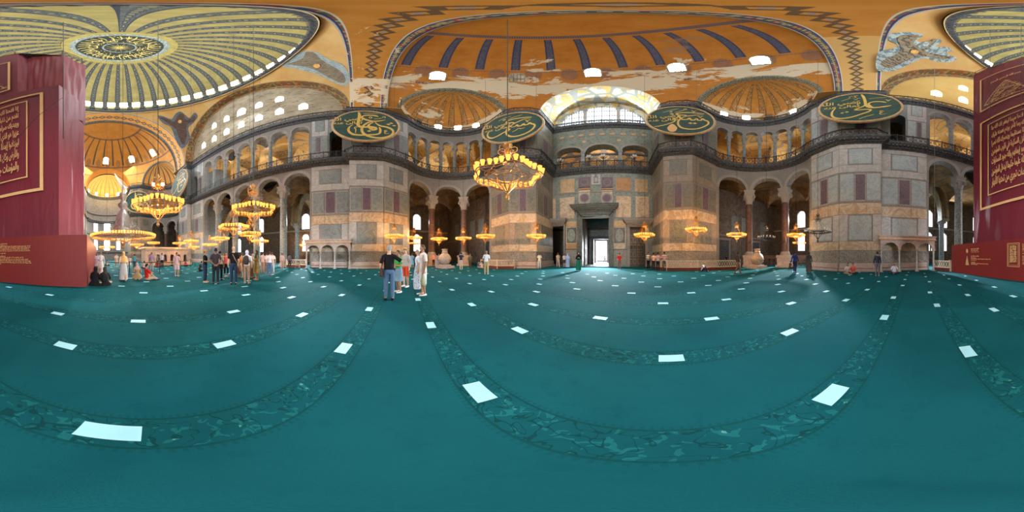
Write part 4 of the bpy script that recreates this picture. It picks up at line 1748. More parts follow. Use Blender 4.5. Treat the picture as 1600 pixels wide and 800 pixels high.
def window_obj(M, hw, hh, pane, bars=(3, 5), label='', arch=True, frame=M_FRAME, lattice=M_FRAME, depth=.12, fw=.12, struct_=True, parent=None):
    """arched window, local x across, z up, y = towards outside"""
    wn[0] += 1
    mb = MB()
    zs = hh - hw if arch else hh
    top = [(-hw, -hh), (hw, -hh), (hw, zs)]
    if arch:
        top += [(hw * cos(t * pi / 10), zs + hw * sin(t * pi / 10)) for t in range(1, 10)]
    top += [(-hw, zs)]
    mb.poly([(x, depth, z) for x, z in top], 0)
    n = len(top)
    for i in range(n):
        a, b = top[i], top[(i + 1) % n]
        def g(p):
            r = Vector((p[0], p[1] - 0))
            return (p[0] * (1 + fw / hw), p[1] * (1 + fw / hh))
        A, B = g(a), g(b)
        mb.poly([(a[0], depth, a[1]), (b[0], depth, b[1]), (b[0], -.03, b[1]), (a[0], -.03, a[1])], 1)
        mb.poly([(a[0], -.03, a[1]), (b[0], -.03, b[1]), (B[0], -.03, B[1]), (A[0], -.03, A[1])], 1)
        mb.poly([(A[0], -.03, A[1]), (B[0], -.03, B[1]), (B[0], .1, B[1]), (A[0], .1, A[1])], 1)
    nx, nz = bars
    for i in range(1, nx):
        x = -hw + 2 * hw * i / nx
        h = zs + sqrt(max(0, hw * hw - x * x)) if arch else hh
        mb.box((x, depth - .05, (h - hh) / 2), (.04 * hw / .6, .03, h + hh), 2)
    for i in range(1, nz):
        z = -hh + 2 * hh * i / nz
        w = hw if z <= zs or not arch else sqrt(max(0, hw * hw - (z - zs) ** 2))
        mb.box((0, depth - .05, z), (2 * w, .03, .04 * hw / .6), 2)
    o = mb.build('window_%d' % wn[0], [pane, frame, lattice])
    o.matrix_world = M
    struct(o, label, 'window')
    return o


def wall_M(p, n):
    """matrix whose local -y points along the inward normal n"""
    n = Vector(n).normalized()
    up = Vector((0, 0, 1))
    yv = -n
    xv = yv.cross(up).normalized()
    zv = xv.cross(yv).normalized()
    M = Matrix((xv, yv, zv)).transposed().to_4x4()
    M.translation = Vector(p)
    return M


for sname, mx in SIDES:
    x = 17.25 * mx
    mb = MB()
    rT = 15.2
    # soffit from dome side to tympanum
    mb.grid(lambda u, v: (((XA + v * (17.3 - XA)) * mx, -rT * cos(pi * u), ZS + rT * sin(pi * u)), (v * 2 - 1, rT * pi * u)), 64, 3)
    # face band on the tympanum
    mb.grid(lambda u, v: ((x - .06 * mx, -(rT - v * .9) * cos(pi * u), ZS + (rT - v * .9) * sin(pi * u)), (v * 2 - 1, rT * pi * u)), 64, 3)
    o = mb.build('ceiling_%s_arch' % sname, M_BORD, smooth=False)
    struct(o, 'patterned arch band framing the %s wall of windows' % ('grey plaster' if mx < 0 else 'yellow plaster'), 'ceiling')
    # tympanum wall with window holes: fan of quads per window column
    mb = MB()
    rows = [(y, zc, hw, hh) for (y, zc, hw, hh) in TW]
    ys = set([-rT, rT])
    for (y, zc, hw, hh) in rows: ys |= {y - hw, y + hw}
    ys = sorted(ys)
    fine = []
    for a, b in zip(ys, ys[1:]):
        k = max(1, int((b - a) / .35))
        fine += [a + (b - a) * i / k for i in range(k)]
    fine.append(ys[-1])
    for a, b in zip(fine, fine[1:]):
        m = (a + b) / 2
        holes = sorted([(zc, hw, hh, y) for (y, zc, hw, hh) in rows if abs(m - y) < hw])
        za = ZS - .2
        cura = curb = za
        def topz(y): return ZS + sqrt(max(0, rT * rT - y * y))
        for zc, hw, hh, y in holes:
            mb.poly([(x, a, cura), (x, b, curb), (x, b, zc - hh), (x, a, zc - hh)])
            zz = zc + hh - hw
            cura = zz + sqrt(max(0, hw * hw - (a - y) ** 2)); curb = zz + sqrt(max(0, hw * hw - (b - y) ** 2))
        if topz(m) > max(cura, curb): mb.poly([(x, a, cura), (x, b, curb), (x, b, max(topz(b), curb)), (x, a, max(topz(a), cura))])
    o = mb.build('wall_%s_tympanum' % sname, M_TYMPS if mx < 0 else M_TYMPN)
    struct(o, 'high %s wall pierced by two rows of arched windows' % ('weathered grey plaster' if mx < 0 else 'yellow painted'), 'wall')
    for i, (y, zc, hw, hh) in enumerate(TW):
        row = 'lower' if i < 7 else 'upper'
        window_obj(wall_M((x + .45 * mx, y, zc), (-mx, 0, 0)), hw, hh, G_WIN, (3, 4),
                   'bright arched window in the %s row of the %s wall' % (row, 'grey plaster' if mx < 0 else 'yellow plaster'), fw=.02, depth=.1, frame=M_TYMPS if mx < 0 else M_TYMPN)
        mb = MB()      # splayed reveal
        def ring(k, xx):
            zs = zc + hh - hw
            pts = [(y - hw, zc - hh), (y + hw, zc - hh)] + [(y + hw * cos(t * pi / 10), zs + hw * sin(t * pi / 10)) for t in range(11)]
            return [(xx, a, b) for a, b in pts]
        r0, r1 = ring(0, x), ring(1, x + .5 * mx)
        for k in range(len(r0)):
            j = (k + 1) % len(r0)
            mb.poly([r0[k], r0[j], r1[j], r1[k]])
        trim(mb, M_TYMPS if mx < 0 else M_TYMPN, 'deep reveal of a window in the %s row of the %s wall' % (row, 'grey plaster' if mx < 0 else 'yellow plaster'), 'reveal')

# pendentives
RP = sqrt(XA ** 2 + 15.2 ** 2)
RD = 15.35
zr = ZS + sqrt(RP ** 2 - RD ** 2)
for mx in (-1, 1):
    for my in (-1, 1):
        mb = MB()
        a0 = atan2(my, mx) - pi / 4
        mb.grid(lambda u, v: ((RP * cos(a0 + pi / 2 * u) * cos(v * radians(48)), RP * sin(a0 + pi / 2 * u) * cos(v * radians(48)), ZS + RP * sin(v * radians(48))), (u, v)), 48, 48)
        mb = clip_mb(mb, lambda x, y, z: XA - abs(x))
        mb = clip_mb(mb, lambda x, y, z: 15.2 - abs(y))
        mb = clip_mb(mb, lambda x, y, z: zr + .05 - z)
        o = mb.build('ceiling_pendentive', M_PEND, smooth=True)
        struct(o, 'ochre curved corner under the main dome, %s' % {(-1, 1): 'above the tourist group', (1, 1): 'above the board with the tall slanted letter', (-1, -1): 'beside the distant half dome', (1, -1): 'behind the banner tower'}[(mx, my)], 'ceiling')

# main dome
ZD = 41.0
RDM = 15.6
HD = 14.3
mb = MB()
NV = 26
mb.grid(lambda u, v: ((RDM * cos(2 * pi * u) * cos(v * pi / 2), RDM * sin(2 * pi * u) * cos(v * pi / 2), ZD + HD * sin(v * pi / 2)), (u, v)), 160, NV)
o = mb.build('ceiling_main_dome', M_DOME, smooth=True, origin=(0, 0, ZD))
struct(o, 'great golden main dome with forty grey painted ribs', 'ceiling')
mb = MB()
mb.lathe([(RD - .1, zr - .25), (RD - .15, zr), (RD - .45, zr + .25), (RD - .5, zr + .55), (RD + .15, zr + .62), (RDM + .05, ZD + .2)], 120, mats=[1, 0, 0, 0, 0])
for i in range(240):
    a = 2 * pi * i / 240
    mb.box(((RD - .42) * cos(a), (RD - .42) * sin(a), zr + .12), (.3, .14, .16), 0, a)
trim(mb, [M_DARK, M_BORD], 'dark ring cornice at the foot of the main dome')
mb = MB()
pr = Path(arc_pts(0, 0, RD - .35, 0, 2 * pi, 80))
rail(mb, pr, 1 if pr.out(1, 1).length and (pr.at(1) + pr.out(1, 1)).length > RD - .35 else -1, zr + .6, .75, .0, 0, pr.L, bay=2.2, fine=False, crown=False)
tag(mb.build('railing', M_IRON), 'thin iron railing round the foot of the main dome', 'railing')
for i in range(40):
    a = 2 * pi * (i + .0) / 40
    el = radians(10.5)
    # window centre on the dome, tilted with the surface
    p = Vector((RDM * cos(a) * cos(el), RDM * sin(a) * cos(el), ZD + HD * sin(el)))
    n = Vector((-cos(a), -sin(a), -.10))
    window_obj(wall_M(p + n * .12, n), .72, 1.25, G_WIN if i not in (35, 36, 6, 7) else M_BLACKM, (3, 4), 'arched window of the ring round the foot of the main dome', fw=.12, depth=.03, frame=M_PEND)

# medallion in the dome
root = empty('dome_medallion', (0, 0, 0))
struct(root, 'round black and gold calligraphy medallion at the top of the main dome', 'ceiling')
def dz(r): return ZD + HD * sqrt(max(0, 1 - (r / RDM) ** 2)) - .12
def ring_mb(r0, r1, n=96, k=6, dd=0.0):
    b = MB()
    b.grid(lambda u, v: (((r0 + (r1 - r0) * v) * cos(2 * pi * u), (r0 + (r1 - r0) * v) * sin(2 * pi * u), dz(r0 + (r1 - r0) * v) - dd), (u, v)), n, k)
    return b
M_MEDB = plain('medallion_black', (.035, .04, .03), .6, 0, .3, 3)
M_MEDG = plain('medallion_gold', (.72, .55, .16), .5, 0, .15, 3)
M_MEDC = plain('medallion_pattern', (.26, .29, .26), .6, 0, .7, 5)
M_MEDY = plain('medallion_yellow', (.36, .28, .08), .6, 0, .2, 2)
ring_mb(4.9, 5.7, dd=.0).build('yellow_ring', M_MEDY, root)
ring_mb(4.35, 4.9, dd=.02).build('patterned_border', M_MEDC, root)
ring_mb(0.0, 4.35, dd=.03).build('black_field', M_MEDB, root)
ring_mb(1.55, 1.75, dd=.05).build('inner_ring', M_MEDC, root)
b = MB()
for i in range(24):          # central rays
    a = 2 * pi * i / 24
    w = .035
    L = 1.35 if i % 2 else .9
    q = [(.1, -w), (L, -w * .4), (L, w * .4), (.1, w)]
    b.poly([(r * cos(a) - s * sin(a), r * sin(a) + s * cos(a), dz(r) - .08) for r, s in q])
mr = random.Random(11)
def gstroke(pts, w):
    """gold pen stroke on the dome, points given as (radius, angle)"""
    P = []
    for i in range(len(pts) - 1):
        for k in range(4):
            t = k / 4
            P.append((pts[i][0] + (pts[i + 1][0] - pts[i][0]) * t, pts[i][1] + (pts[i + 1][1] - pts[i][1]) * t))
    P.append(pts[-1])
    X = [Vector((r * cos(a), r * sin(a))) for r, a in P]
    for i in range(len(X) - 1):
        d = (X[i + 1] - X[i])
        if d.length < 1e-6: continue
        n_ = Vector((-d.y, d.x)).normalized() * w * (.6 + .4 * sin(pi * i / len(X)))
        q = [X[i] - n_, X[i + 1] - n_, X[i + 1] + n_, X[i] + n_]
        b.poly([(v.x, v.y, dz(v.length) - .08) for v in q])
for i in range(34):           # tall letter stems
    a = 2 * pi * i / 34 + mr.uniform(-.03, .03)
    gstroke([(2.5 + mr.random() * .4, a), (3.3, a + .02), (4.1, a - .03)], .055)
for i in range(44):           # bowls and loops
    a = 2 * pi * i / 44 + mr.uniform(-.05, .05)
    r = mr.uniform(1.95, 3.6)
    w = mr.uniform(.10, .2)
    gstroke([(r + .35, a - w), (r, a - w * .8), (r - .1, a), (r + .05, a + w * .8), (r + .4, a + w)], .05)
for i in range(60):
    a = mr.uniform(0, 2 * pi); r = mr.uniform(1.9, 4.15)
    gstroke([(r, a), (r + .12, a + .05)], .06)
b.build('gold_writing', M_MEDG, root)

# windows of the west half dome: read off on its surface
SCW = (0, YS, ZV)
for px, y, hw_, hh, lit in ((684, 118, .75, .95, 1), (808, 121, .7, .95, 0), (926, 113, .75, .95, 1), (1057, 105, .75, .95, 1), (1187, 94, .75, .95, 1)):
    p = hit_sphere(px, y, SCW, RS - .1)
    n = (Vector(SCW) - p)
    window_obj(wall_M(p, n.normalized()), hw_, hh, G_WIN if lit else M_LUN, (3, 3) if lit else (4, 5), 'small arched window low in the great orange half dome', fw=.14, depth=.03, frame=M_TYMPS, lattice=M_FRAME if lit else M_DARK)
# windows of the small half domes
def exwin(sx, sy, az_list, zc=1.45, lits=None):
    cx, cy = EXC[0] * sx, EXC[1] * sy
    for i, az in enumerate(az_list):
        th = radians(az)
        el = math.asin(zc / R_EX)
        R = R_EX - .05
        p = Vector((cx + R * cos(th) * cos(el), cy + R * sin(th) * cos(el), ZV + R * sin(el)))
        n = Vector((-cos(th), -sin(th), -.08))
        lit = lits[i] if lits else 1
        window_obj(wall_M(p, n), .52, .85, G_WIN if lit else M_TYMPS, (2, 2) if lit else (5, 6), 'arched window low in a small orange half dome %s' % ('near the apse' if sy < 0 else 'over the curved niche'), fw=.10, depth=.03, frame=M_EXSEMI, lattice=M_FRAME if lit else M_DARK)


def az_of(px, sx, sy, R=R_EX - .3):
    c = Vector((EXC[0] * sx, EXC[1] * sy))
    d = direction(px, 400.001); d = Vector((d.x, d.y)).normalized()
    o = Vector((CX, CY)) - c
    bb = o.dot(d); cc = o.dot(o) - R * R
    t = -bb + sqrt(max(0, bb * bb - cc))
    q = o + d * t
    return math.degrees(atan2(q.y, q.x))


exwin(-1, 1, [az_of(p, -1, 1) for p in (627.5, 656, 685, 715.5, 743)], lits=[0, 0, 1, 1, 1])
exwin(1, 1, [az_of(p, 1, 1) for p in (1132, 1166, 1201, 1238, 1265)], lits=[1, 1, 0, 1, 0])
exwin(-1, -1, [az_of(p, -1, -1) for p in (239.5, 254)])

# ---------------------------------------------------------------- winged mosaic figures on the pendentives
def lerp_poly(pts, n=3):
    out = []
    N = len(pts)
    for i in range(N):
        p0, p1, p2, p3 = [Vector(pts[(i + k - 1) % N]) for k in range(4)]
        for k in range(n):
            t = k / n
            out.append(.5 * ((2 * p1) + (-p0 + p2) * t + (2 * p0 - 5 * p1 + 4 * p2 - p3) * t * t + (-p0 + 3 * p1 - 3 * p2 + p3) * t ** 3))
    return out


def m_feather(name, a, b, d, s, ang):
    t = NT(name)
    o = t.coords()
    n = t.noise(o, 1.2, 3, .6, .5)
    w = t.node('ShaderNodeTexWave', wave_type='BANDS', bands_direction='DIAGONAL')
    t.put(w.inputs['Vector'], t.scale(o, ang)); w.inputs['Scale'].default_value = s
    w.inputs['Distortion'].default_value = 6; w.inputs['Detail'].default_value = 2
    w.inputs['Detail Scale'].default_value = 1.2
    c = t.mix(t.step(n, .35, .65), a, b)
    c = t.mix(t.mul(t.lt(w.outputs[1], .33), .8), c, d)
    return t.done(c, .6, spec=.2)


M_FEA1 = m_feather('brown_feathers', (.20, .155, .10), (.30, .25, .17), (.06, .045, .03), 1.5, (1, 1, 1.4))
M_FEA2 = m_feather('blue_grey_feathers', (.28, .36, .38), (.44, .52, .50), (.10, .14, .17), 1.6, (1, 1.3, 1))
M_FEA3 = m_feather('dark_red_feathers', (.10, .055, .045), (.15, .09, .065), (.03, .02, .02), 1.3, (1, 1, 1.2))
M_FEA4 = m_feather('dim_blue_feathers', (.10, .13, .16), (.18, .20, .22), (.04, .05, .06), 1.4, (1, 1, 1.2))
M_FACE = plain('gold_face_mosaic', (.72, .38, .10), .6, 0, .25, 4)


def drape(mbx, pts, R, mat, k=3):
    """outline in picture readings laid on the curved corner surface and filled"""
    pp = lerp_poly(pts, k) if k > 1 else [Vector(p) for p in pts]
    tess = __import__('mathutils').geometry.tessellate_polygon([[Vector((p.x, p.y, 0)) for p in pp]])
    bm = bmesh.new()
    vv = [bm.verts.new((p.x, p.y, 0)) for p in pp]
    for t in tess:
        try: bm.faces.new([vv[i] for i in t])
        except ValueError: pass
    for _ in range(4):
        es = [e for e in bm.edges if e.calc_length() > 4]
        if not es: break
        bmesh.ops.subdivide_edges(bm, edges=es, cuts=1)
        bmesh.ops.triangulate(bm, faces=bm.faces[:])
    bm.verts.index_update()
    base = [mbx.vert(hit_sphere(v.co.x, v.co.y, (0, 0, ZS), R)) for v in bm.verts]
    for f in bm.faces:
        mbx.face([base[v.index] for v in f.verts], mat)
    bm.free()


def seraph(label, outline, inner, extra, face, mats):
    root = empty('winged_figure_mosaic', (0, 0, 0))
    struct(root, label, 'mosaic')
    b1 = MB(); drape(b1, outline, RP - .05, 0); b1.build('outer_wings', mats[0], root)
    b2 = MB()
    for k, q in enumerate(inner): drape(b2, q, RP - .09 - .01 * k, 0)
    b2.build('inner_wings', mats[1], root)
    if extra:
        b4 = MB()
        for k, q in enumerate(extra): drape(b4, q, RP - .14 - .01 * k, 0)
        b4.build('overlapping_wing', mats[0], root)
    b3 = MB()
    fx, fy, fr, ft = face
    drape(b3, [(fx + fr * cos(t * pi / 4), fy + ft * sin(t * pi / 4)) for t in range(8)], RP - .18, 0, 2)
    b3.build('face', M_FACE, root)


seraph('brown and blue winged figure mosaic above the board with the tall slanted letter',
       [(1369, 107), (1370, 88), (1376, 80), (1392, 76), (1404, 71), (1388, 62), (1391, 53), (1403, 51), (1418, 50), (1432, 51), (1443, 55), (1433, 62), (1438, 66), (1452, 64), (1464, 60), (1472, 65), (1462, 73), (1478, 73), (1489, 78), (1478, 84), (1495, 90), (1486, 97), (1462, 96), (1443, 91), (1420, 101), (1400, 110), (1380, 112)],
       [[(1376, 100), (1382, 93), (1398, 86), (1408, 76), (1402, 62), (1410, 55), (1424, 55), (1436, 55), (1428, 68), (1440, 72), (1456, 62), (1465, 62), (1455, 72), (1446, 80), (1470, 86), (1488, 90), (1470, 93), (1444, 88), (1424, 92), (1404, 101), (1388, 107)]],
       [[(1434, 72), (1446, 65), (1452, 68), (1444, 76)], [(1450, 82), (1466, 76), (1484, 78), (1466, 84)]],
       (1429, 81, 6.5, 3.2), (M_FEA2, M_FEA1))
seraph('brown and blue winged figure mosaic beside the main dome above the grey window wall',
       [(440, 103), (446, 93), (462, 85), (478, 80), (496, 82), (512, 92), (530, 98), (540, 106), (545, 118), (543, 133), (530, 132), (512, 124), (498, 117), (480, 112), (460, 107)],
       [[(448, 100), (462, 96), (474, 90), (478, 82), (490, 82), (500, 92), (512, 100), (526, 108), (537, 118), (538, 130), (524, 126), (508, 118), (494, 110), (476, 104), (460, 102)]],
       [], (495, 103, 5.5, 3.2), (M_FEA2, M_FEA1))
seraph('dark winged figure mosaic on the far curved corner beside the distant half dome',
       [(246, 181), (256, 182), (268, 186), (274, 178), (282, 174), (290, 180), (296, 184), (304, 176), (309, 182), (302, 192), (294, 200), (297, 214), (292, 226), (284, 232), (276, 222), (271, 208), (266, 198), (254, 192)],
       [[(250, 184), (262, 186), (272, 190), (278, 180), (286, 178), (292, 188), (304, 180), (304, 188), (292, 196), (292, 212), (287, 226), (280, 216), (275, 202), (264, 194)]],
       [], (281, 190, 3.0, 2.6), (M_FEA4, M_FEA3))

# added dark box round the hall, stopping sky light from leaking in
mb = MB()
for q in ([(-40, -50, 0), (-40, 50.2, 0), (-40, 50.2, 62), (-40, -50, 62)], [(40, -50, 0), (40, 50.2, 0), (40, 50.2, 62), (40, -50, 62)], [(-40, -50, 0), (40, -50, 0), (40, -50, 62), (-40, -50, 62)],
          [(-40, 50.2, 8.9), (40, 50.2, 8.9), (40, 50.2, 62), (-40, 50.2, 62)], [(-40, -50, 62), (40, -50, 62), (40, 50.2, 62), (-40, 50.2, 62)],
          [(-34, 49.8, 8.9), (34, 49.8, 8.9), (40, 50.2, 8.9), (-40, 50.2, 8.9)], [(34, 49, 0), (40, 49, 0), (40, 49, 9), (34, 49, 9)], [(-34, 49, 0), (-40, 49, 0), (-40, 49, 9), (-34, 49, 9)]):
    mb.poly(q)
struct(mb.build('wall_outer_shell', M_AISLE), 'dark outer masonry behind the vaults', 'wall')
for x in (-9.5, 0, 9.5):  # added hidden fill lights brightening the west gallery wall, no fixtures there
    point_light((x, 39.9, 20.8), 170, (1.0, .93, .82), .1)
point_light((0, -39.5, 22.5), 700, (1.0, .66, .28), .2)  # added warm fill to make the apse glow, no fixture there
point_light((0, -30, 14), 500, (1.0, .72, .42), .2)  # warm point light before the apse, no fixture built
# ---------------------------------------------------------------- aisles and galleries behind the arcades
XO = 33.0
M_CROSS = m_vault('cross_arch_paint', (.52, .44, .28), (.36, .27, .15), (.22, .2, .17))


def groin(x, y, zs, r, bx, by):
    fx = ((x / bx) % 1.0) * 2 - 1
    fy = ((y / by) % 1.0) * 2 - 1
    return zs + r * max(sqrt(max(0, 1 - fx * fx)), sqrt(max(0, 1 - fy * fy)))


def side_space(sname, mx):
    # wall line from west corner to east corner
    half = [SP[0]] + list(reversed(EX))[1:] + [(17.6, 18.0), (17.6, 15.1), (18.0, 10.5)]
    inner = [(13.4, 37.4)] + half + [(18.1, y) for y in (7, 3.5, 0, -3.5, -7)] + [(x, -y) for x, y in reversed(half)] + [(13.4, -37.4)]
    # push inner line slightly outside the nave walls
    inn = []
    P_ = Path(inner)
    N = 300
    yt = [37.4 - 74.8 * i / N for i in range(N + 1)]
    pts = []
    for i in range(N + 1):
        p = P_.at(P_.L * i / N)
        pts.append(p)
    def lower(u, v, zs, r, bx, by, push):
        i = min(N, int(u * N + .5))
        p = pts[i]
        x = (p.x + push) + (XO - p.x - push) * v
        y = p.y + (yt[i] * 1.0 - p.y) * v
        return ((x * mx, y, groin(x - 18.3, y - 3.7, zs, r, 7.4, 7.45)), (x, y))
    mb = MB()
    mb.grid(lambda u, v: lower(u, v, 9.9, 3.2, 7.4, 7.4, .5), N, 80)
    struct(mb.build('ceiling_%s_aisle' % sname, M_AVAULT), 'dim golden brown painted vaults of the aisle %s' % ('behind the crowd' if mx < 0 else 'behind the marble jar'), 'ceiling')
    mb = MB()
    mb.grid(lambda u, v: lower(u, v, 17.9, 4.2, 7.4, 7.4, .4), N, 80)
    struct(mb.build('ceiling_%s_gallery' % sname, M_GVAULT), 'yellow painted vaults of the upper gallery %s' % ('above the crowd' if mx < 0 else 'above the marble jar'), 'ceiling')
    mb = MB()
    mb.grid(lambda u, v: (lambda q: ((q[0][0], q[0][1], ZG - .05), q[1]))(lower(u, v, 0, 0, 7.4, 7.4, -.2)), N, 3)
    struct(mb.build('floor_%s_gallery' % sname, M_STONE), 'stone gallery floor %s' % ('above the crowd' if mx < 0 else 'above the marble jar'), 'floor')
    # outer wall with two tiers of windows below, one above
    path = Path([(XO * mx, -37.4), (XO * mx, 37.4)])
    back = 1 if path.out(1, 1).x * mx > 0 else -1
    mb = MB()
    wins = []
    ys = [-25.6, -15.2, -7.6, 4.4, 25.9, 29.2] if mx < 0 else [-15.2, -7.6, 1.0, 4.4, 27.3, 30.3]
    gys = [-28, -20.5, -13, -5.6, 1.9, 9.3, 16.8, 24.2, 31]
    for (zz0, zz1, hw, zs, zb) in ((0, 7.0, .85, 5.5, 2.5), (7.0, 13.3, .95, 10.2, 7.5)):
        ops = [(yy + 37.4, hw, zs, zb) for yy in ys]
        arched_wall(mb, path, back, zz0, zz1, ops, .6, 0, 0, ds=4)
        wins += [(yy, (zs + hw + zb) / 2, hw, (zs + hw - zb) / 2) for yy in ys]
    ops = [(yy + 37.4, 1.5, 16.9, 14.9) for yy in gys]
    arched_wall(mb, path, back, 13.3, 23, ops, .6, 1, 1, ds=4)
    gw = [(yy, 16.65, 1.5, 1.75) for yy in gys]
    mb.box(((XO - .1) * mx, 0, 7.1), (.25, 74, .3), 2)
    struct(mb.build('wall_%s_outer' % sname, [M_AISLE, M_GVAULT, M_WHITE]), 'outer aisle wall with tall latticed windows, %s' % ('behind the crowd' if mx < 0 else 'behind the marble jar'), 'wall')
    wh = 'behind the crowd' if mx < 0 else 'behind the marble jar'
    for (yy, zc, hw, hh) in wins + gw:
        window_obj(wall_M(((XO + .35) * mx, yy, zc), (-mx, 0, 0)), hw, hh, G_WINL if zc < 14 else G_WIN, (6, 10), 'tall latticed window in the outer wall %s' % wh, fw=.02, depth=.1, frame=M_AISLE, lattice=M_FRAME)
    # end walls
    for sy in (1, -1):
        mb = MB()
        yy = 37.4 * sy
        x0, x1 = 6.8 * mx, XO * mx
        ops_ = [] if sy > 0 else []
        for z0, z1, m in ((0, 13.3, 0), (ZG, 23, 1)):
            mb.poly([(x0, yy, z0), (x1, yy, z0), (x1, yy, z1), (x0, yy, z1)], m)
        if sy > 0:
            # doorways and slabs on the aisle end wall
            for xx in (18.5, 26.5):
                mb.box((xx * mx, yy - .1, 2.0), (2.0, .25, 4.0), 2)
                mb.box((xx * mx, yy - .2, 4.2), (2.8, .4, .4), 3)
                for q in (-1.2, 1.2): mb.box(((xx + q) * mx, yy - .15, 2.1), (.35, .3, 4.2), 3)
            for xx in (16, 21, 23.5, 29):
                slab(mb, ((xx - .8) * mx, yy), ((xx + .8) * mx, yy), 5.2, 8.6, .08, (0, -1), 4)
                slab(mb, ((xx - .8) * mx, yy), ((xx + .8) * mx, yy), 1.2, 4.4, .08, (0, -1), 5)
            mb.box((23.4 * mx, yy - .1, 4.85), (19, .2, .25), 3)
        struct(mb.build('wall_%s_aisle_%s_end' % (sname, 'west' if sy > 0 else 'east'), [M_AISLE, M_GVAULT, M_DARK, M_FRAME, M_GREY, M_AISLE]), 'end wall of the aisle %s%s' % (wh, '' if sy > 0 else ' towards the apse'), 'wall')
    # transverse arches and aisle columns
    for yy in (22.2, 7.45 * 2 + 7.3 - 14.9, -7.4, -22.2):
        mb = MB()
        n = 20
        for k in range(n):
            t0, t1 = pi * k / n, pi * (k + 1) / n
            for (t, tt) in ((t0, t1),):
                def Q(t, r, dy): return ((25.8 - r * cos(t)) * mx, yy + dy, 5.8 + (r + .4) * sin(t))
                for dy0, dy1 in ((-.5, .5),):
                    mb.poly([Q(t, 5.2, dy0), Q(tt, 5.2, dy0), Q(tt, 5.2, dy1), Q(t, 5.2, dy1)], 0)
                    mb.poly([Q(t, 5.2, dy0), Q(tt, 5.2, dy0), Q(tt, 6.4, dy0), Q(t, 6.4, dy0)], 0)
                    mb.poly([Q(t, 5.2, dy1), Q(tt, 5.2, dy1), Q(tt, 6.4, dy1), Q(t, 6.4, dy1)], 0)
        trim(mb, M_CROSS, 'painted cross arch in the aisle %s' % wh, 'arch')
    for i, (cx_, cy_) in enumerate(((20.5, 22.6), (31.0, 22.6), (20.6, 7.3), (31.0, 7.3), (20.6, -7.4), (31.0, -7.4), (27.5, 13.5))):
        column('column', cx_ * mx, cy_, 0, 5.2, 6.2, .33, M_GREENCOL, 'aisle column %s, %s' % (wh, ['next to the great pier', 'against the windows', 'just behind the arcade', 'against the outer windows', 'farther down the arcade', 'far down against the windows', 'alone in mid aisle'][i].replace('farther', 'further')), 'aisle columns', capw=.42)


for s_, m_ in SIDES: side_space(s_, m_)

# ---------------------------------------------------------------- apse end
mb = MB()
AR = 6.8
ya = -37.0
pa = Path(arc_pts(0, ya, AR, pi, 2 * pi, 24))
ba = 1
if (pa.at(5) + pa.out(5, 1) - Vector((0, ya))).length < AR: ba = -1
L = pa.L
for z0, z1, zs, zb, hw in ((0, 9.0, 6.6, 3.6, .95), (9.0, 16.5, 13.4, 10.2, 1.05), ):
    ops = [(L * (i + .5) / 5, hw, zs, zb) for i in (1, 2, 3)]
    arched_wall(mb, pa, ba, z0, z1, ops, .6, 0, 0)
arched_wall(mb, pa, ba, 16.5, ZS, [], .6, 0, 0)
for z in (2.6, 9.0, 16.5):
    sweep(mb, pa, ba, [(0, z - .2), (.2, z - .1), (.25, z + .1), (0, z + .2)], 1)
mb.poly([(-6.8, ya, 0), (-6.8, -37.4, 0), (-6.8, -37.4, ZS), (-6.8, ya, ZS)], 0)
struct(mb.build('wall_apse', [M_STONE, M_DARK]), 'curved apse wall with three bright windows in two rows', 'wall')
for z0, z1, zs, zb, hw in ((0, 9.0, 6.6, 3.6, .95), (9.0, 16.5, 13.4, 10.2, 1.05)):
    for i in (1, 2, 3):
        s = L * (i + .5) / 5
        p = pa.at(s) + pa.out(s, ba) * .4
        n = -pa.out(s, ba)
        window_obj(wall_M((p.x, p.y, (zs + hw + zb) / 2), (n.x, n.y, 0)), hw, (zs + hw - zb) / 2, G_WARMW if i == 2 else G_WINL, (5, 8), 'bright apse window in the %s row' % ('lower' if z0 == 0 else 'upper'), fw=.02, depth=.1, frame=M_STONE)
mb = MB()
mb.grid(lambda u, v: ((AR * cos(pi + pi * u) * cos(v * pi / 2), ya + AR * sin(pi + pi * u) * cos(v * pi / 2), ZS + AR * sin(v * pi / 2) * .95), (u, v)), 40, 16)
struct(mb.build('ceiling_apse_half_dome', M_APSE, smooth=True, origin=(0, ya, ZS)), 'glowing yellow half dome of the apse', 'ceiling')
for i in range(5):
    a = pi + pi * (i + .5) / 5
    p = Vector((AR * cos(a) * .97, ya + AR * sin(a) * .97, ZS + 1.3))
    window_obj(wall_M(p, (-cos(a), -sin(a), -.1)), .45, .85, G_WARMW, (2, 2), 'small lit window in the foot of the apse half dome', fw=.1, depth=.03, frame=M_APSE)
pc = Path([(-6.8, -32.4), (-6.8, -37)] + arc_pts(0, ya, AR, pi, 2 * pi, 24)[1:])
bc = 1
if (pc.at(1) + pc.out(1, 1)).x > -6.8: bc = -1
for prof, lab in ((CORN, 'gallery height cornice round the apse'), (CORN2, 'upper cornice round the apse')):
    mb = MB(); sweep(mb, pc, bc, prof); trim(mb, M_DARK, lab)
# windows of the east half dome
for px, y in ((165.5, 251), (205.5, 248.5), (238.5, 238.5)):
    p = hit_sphere(px, y, (0, -YS, ZV), RS - .1)
    window_obj(wall_M(p, (Vector((0, -YS, ZV)) - p).normalized()), .75, 1.15, G_WIN, (3, 3), 'bright window in the distant orange half dome', fw=.14, depth=.03, frame=M_ESEMI)
# east gallery wall of the aisles behind the small niche is closed by the niche wall
lamp = area_light((0, -30, 22), (0, -1, .55), 5, 3, 0.0)
bpy.data.objects.remove(lamp)
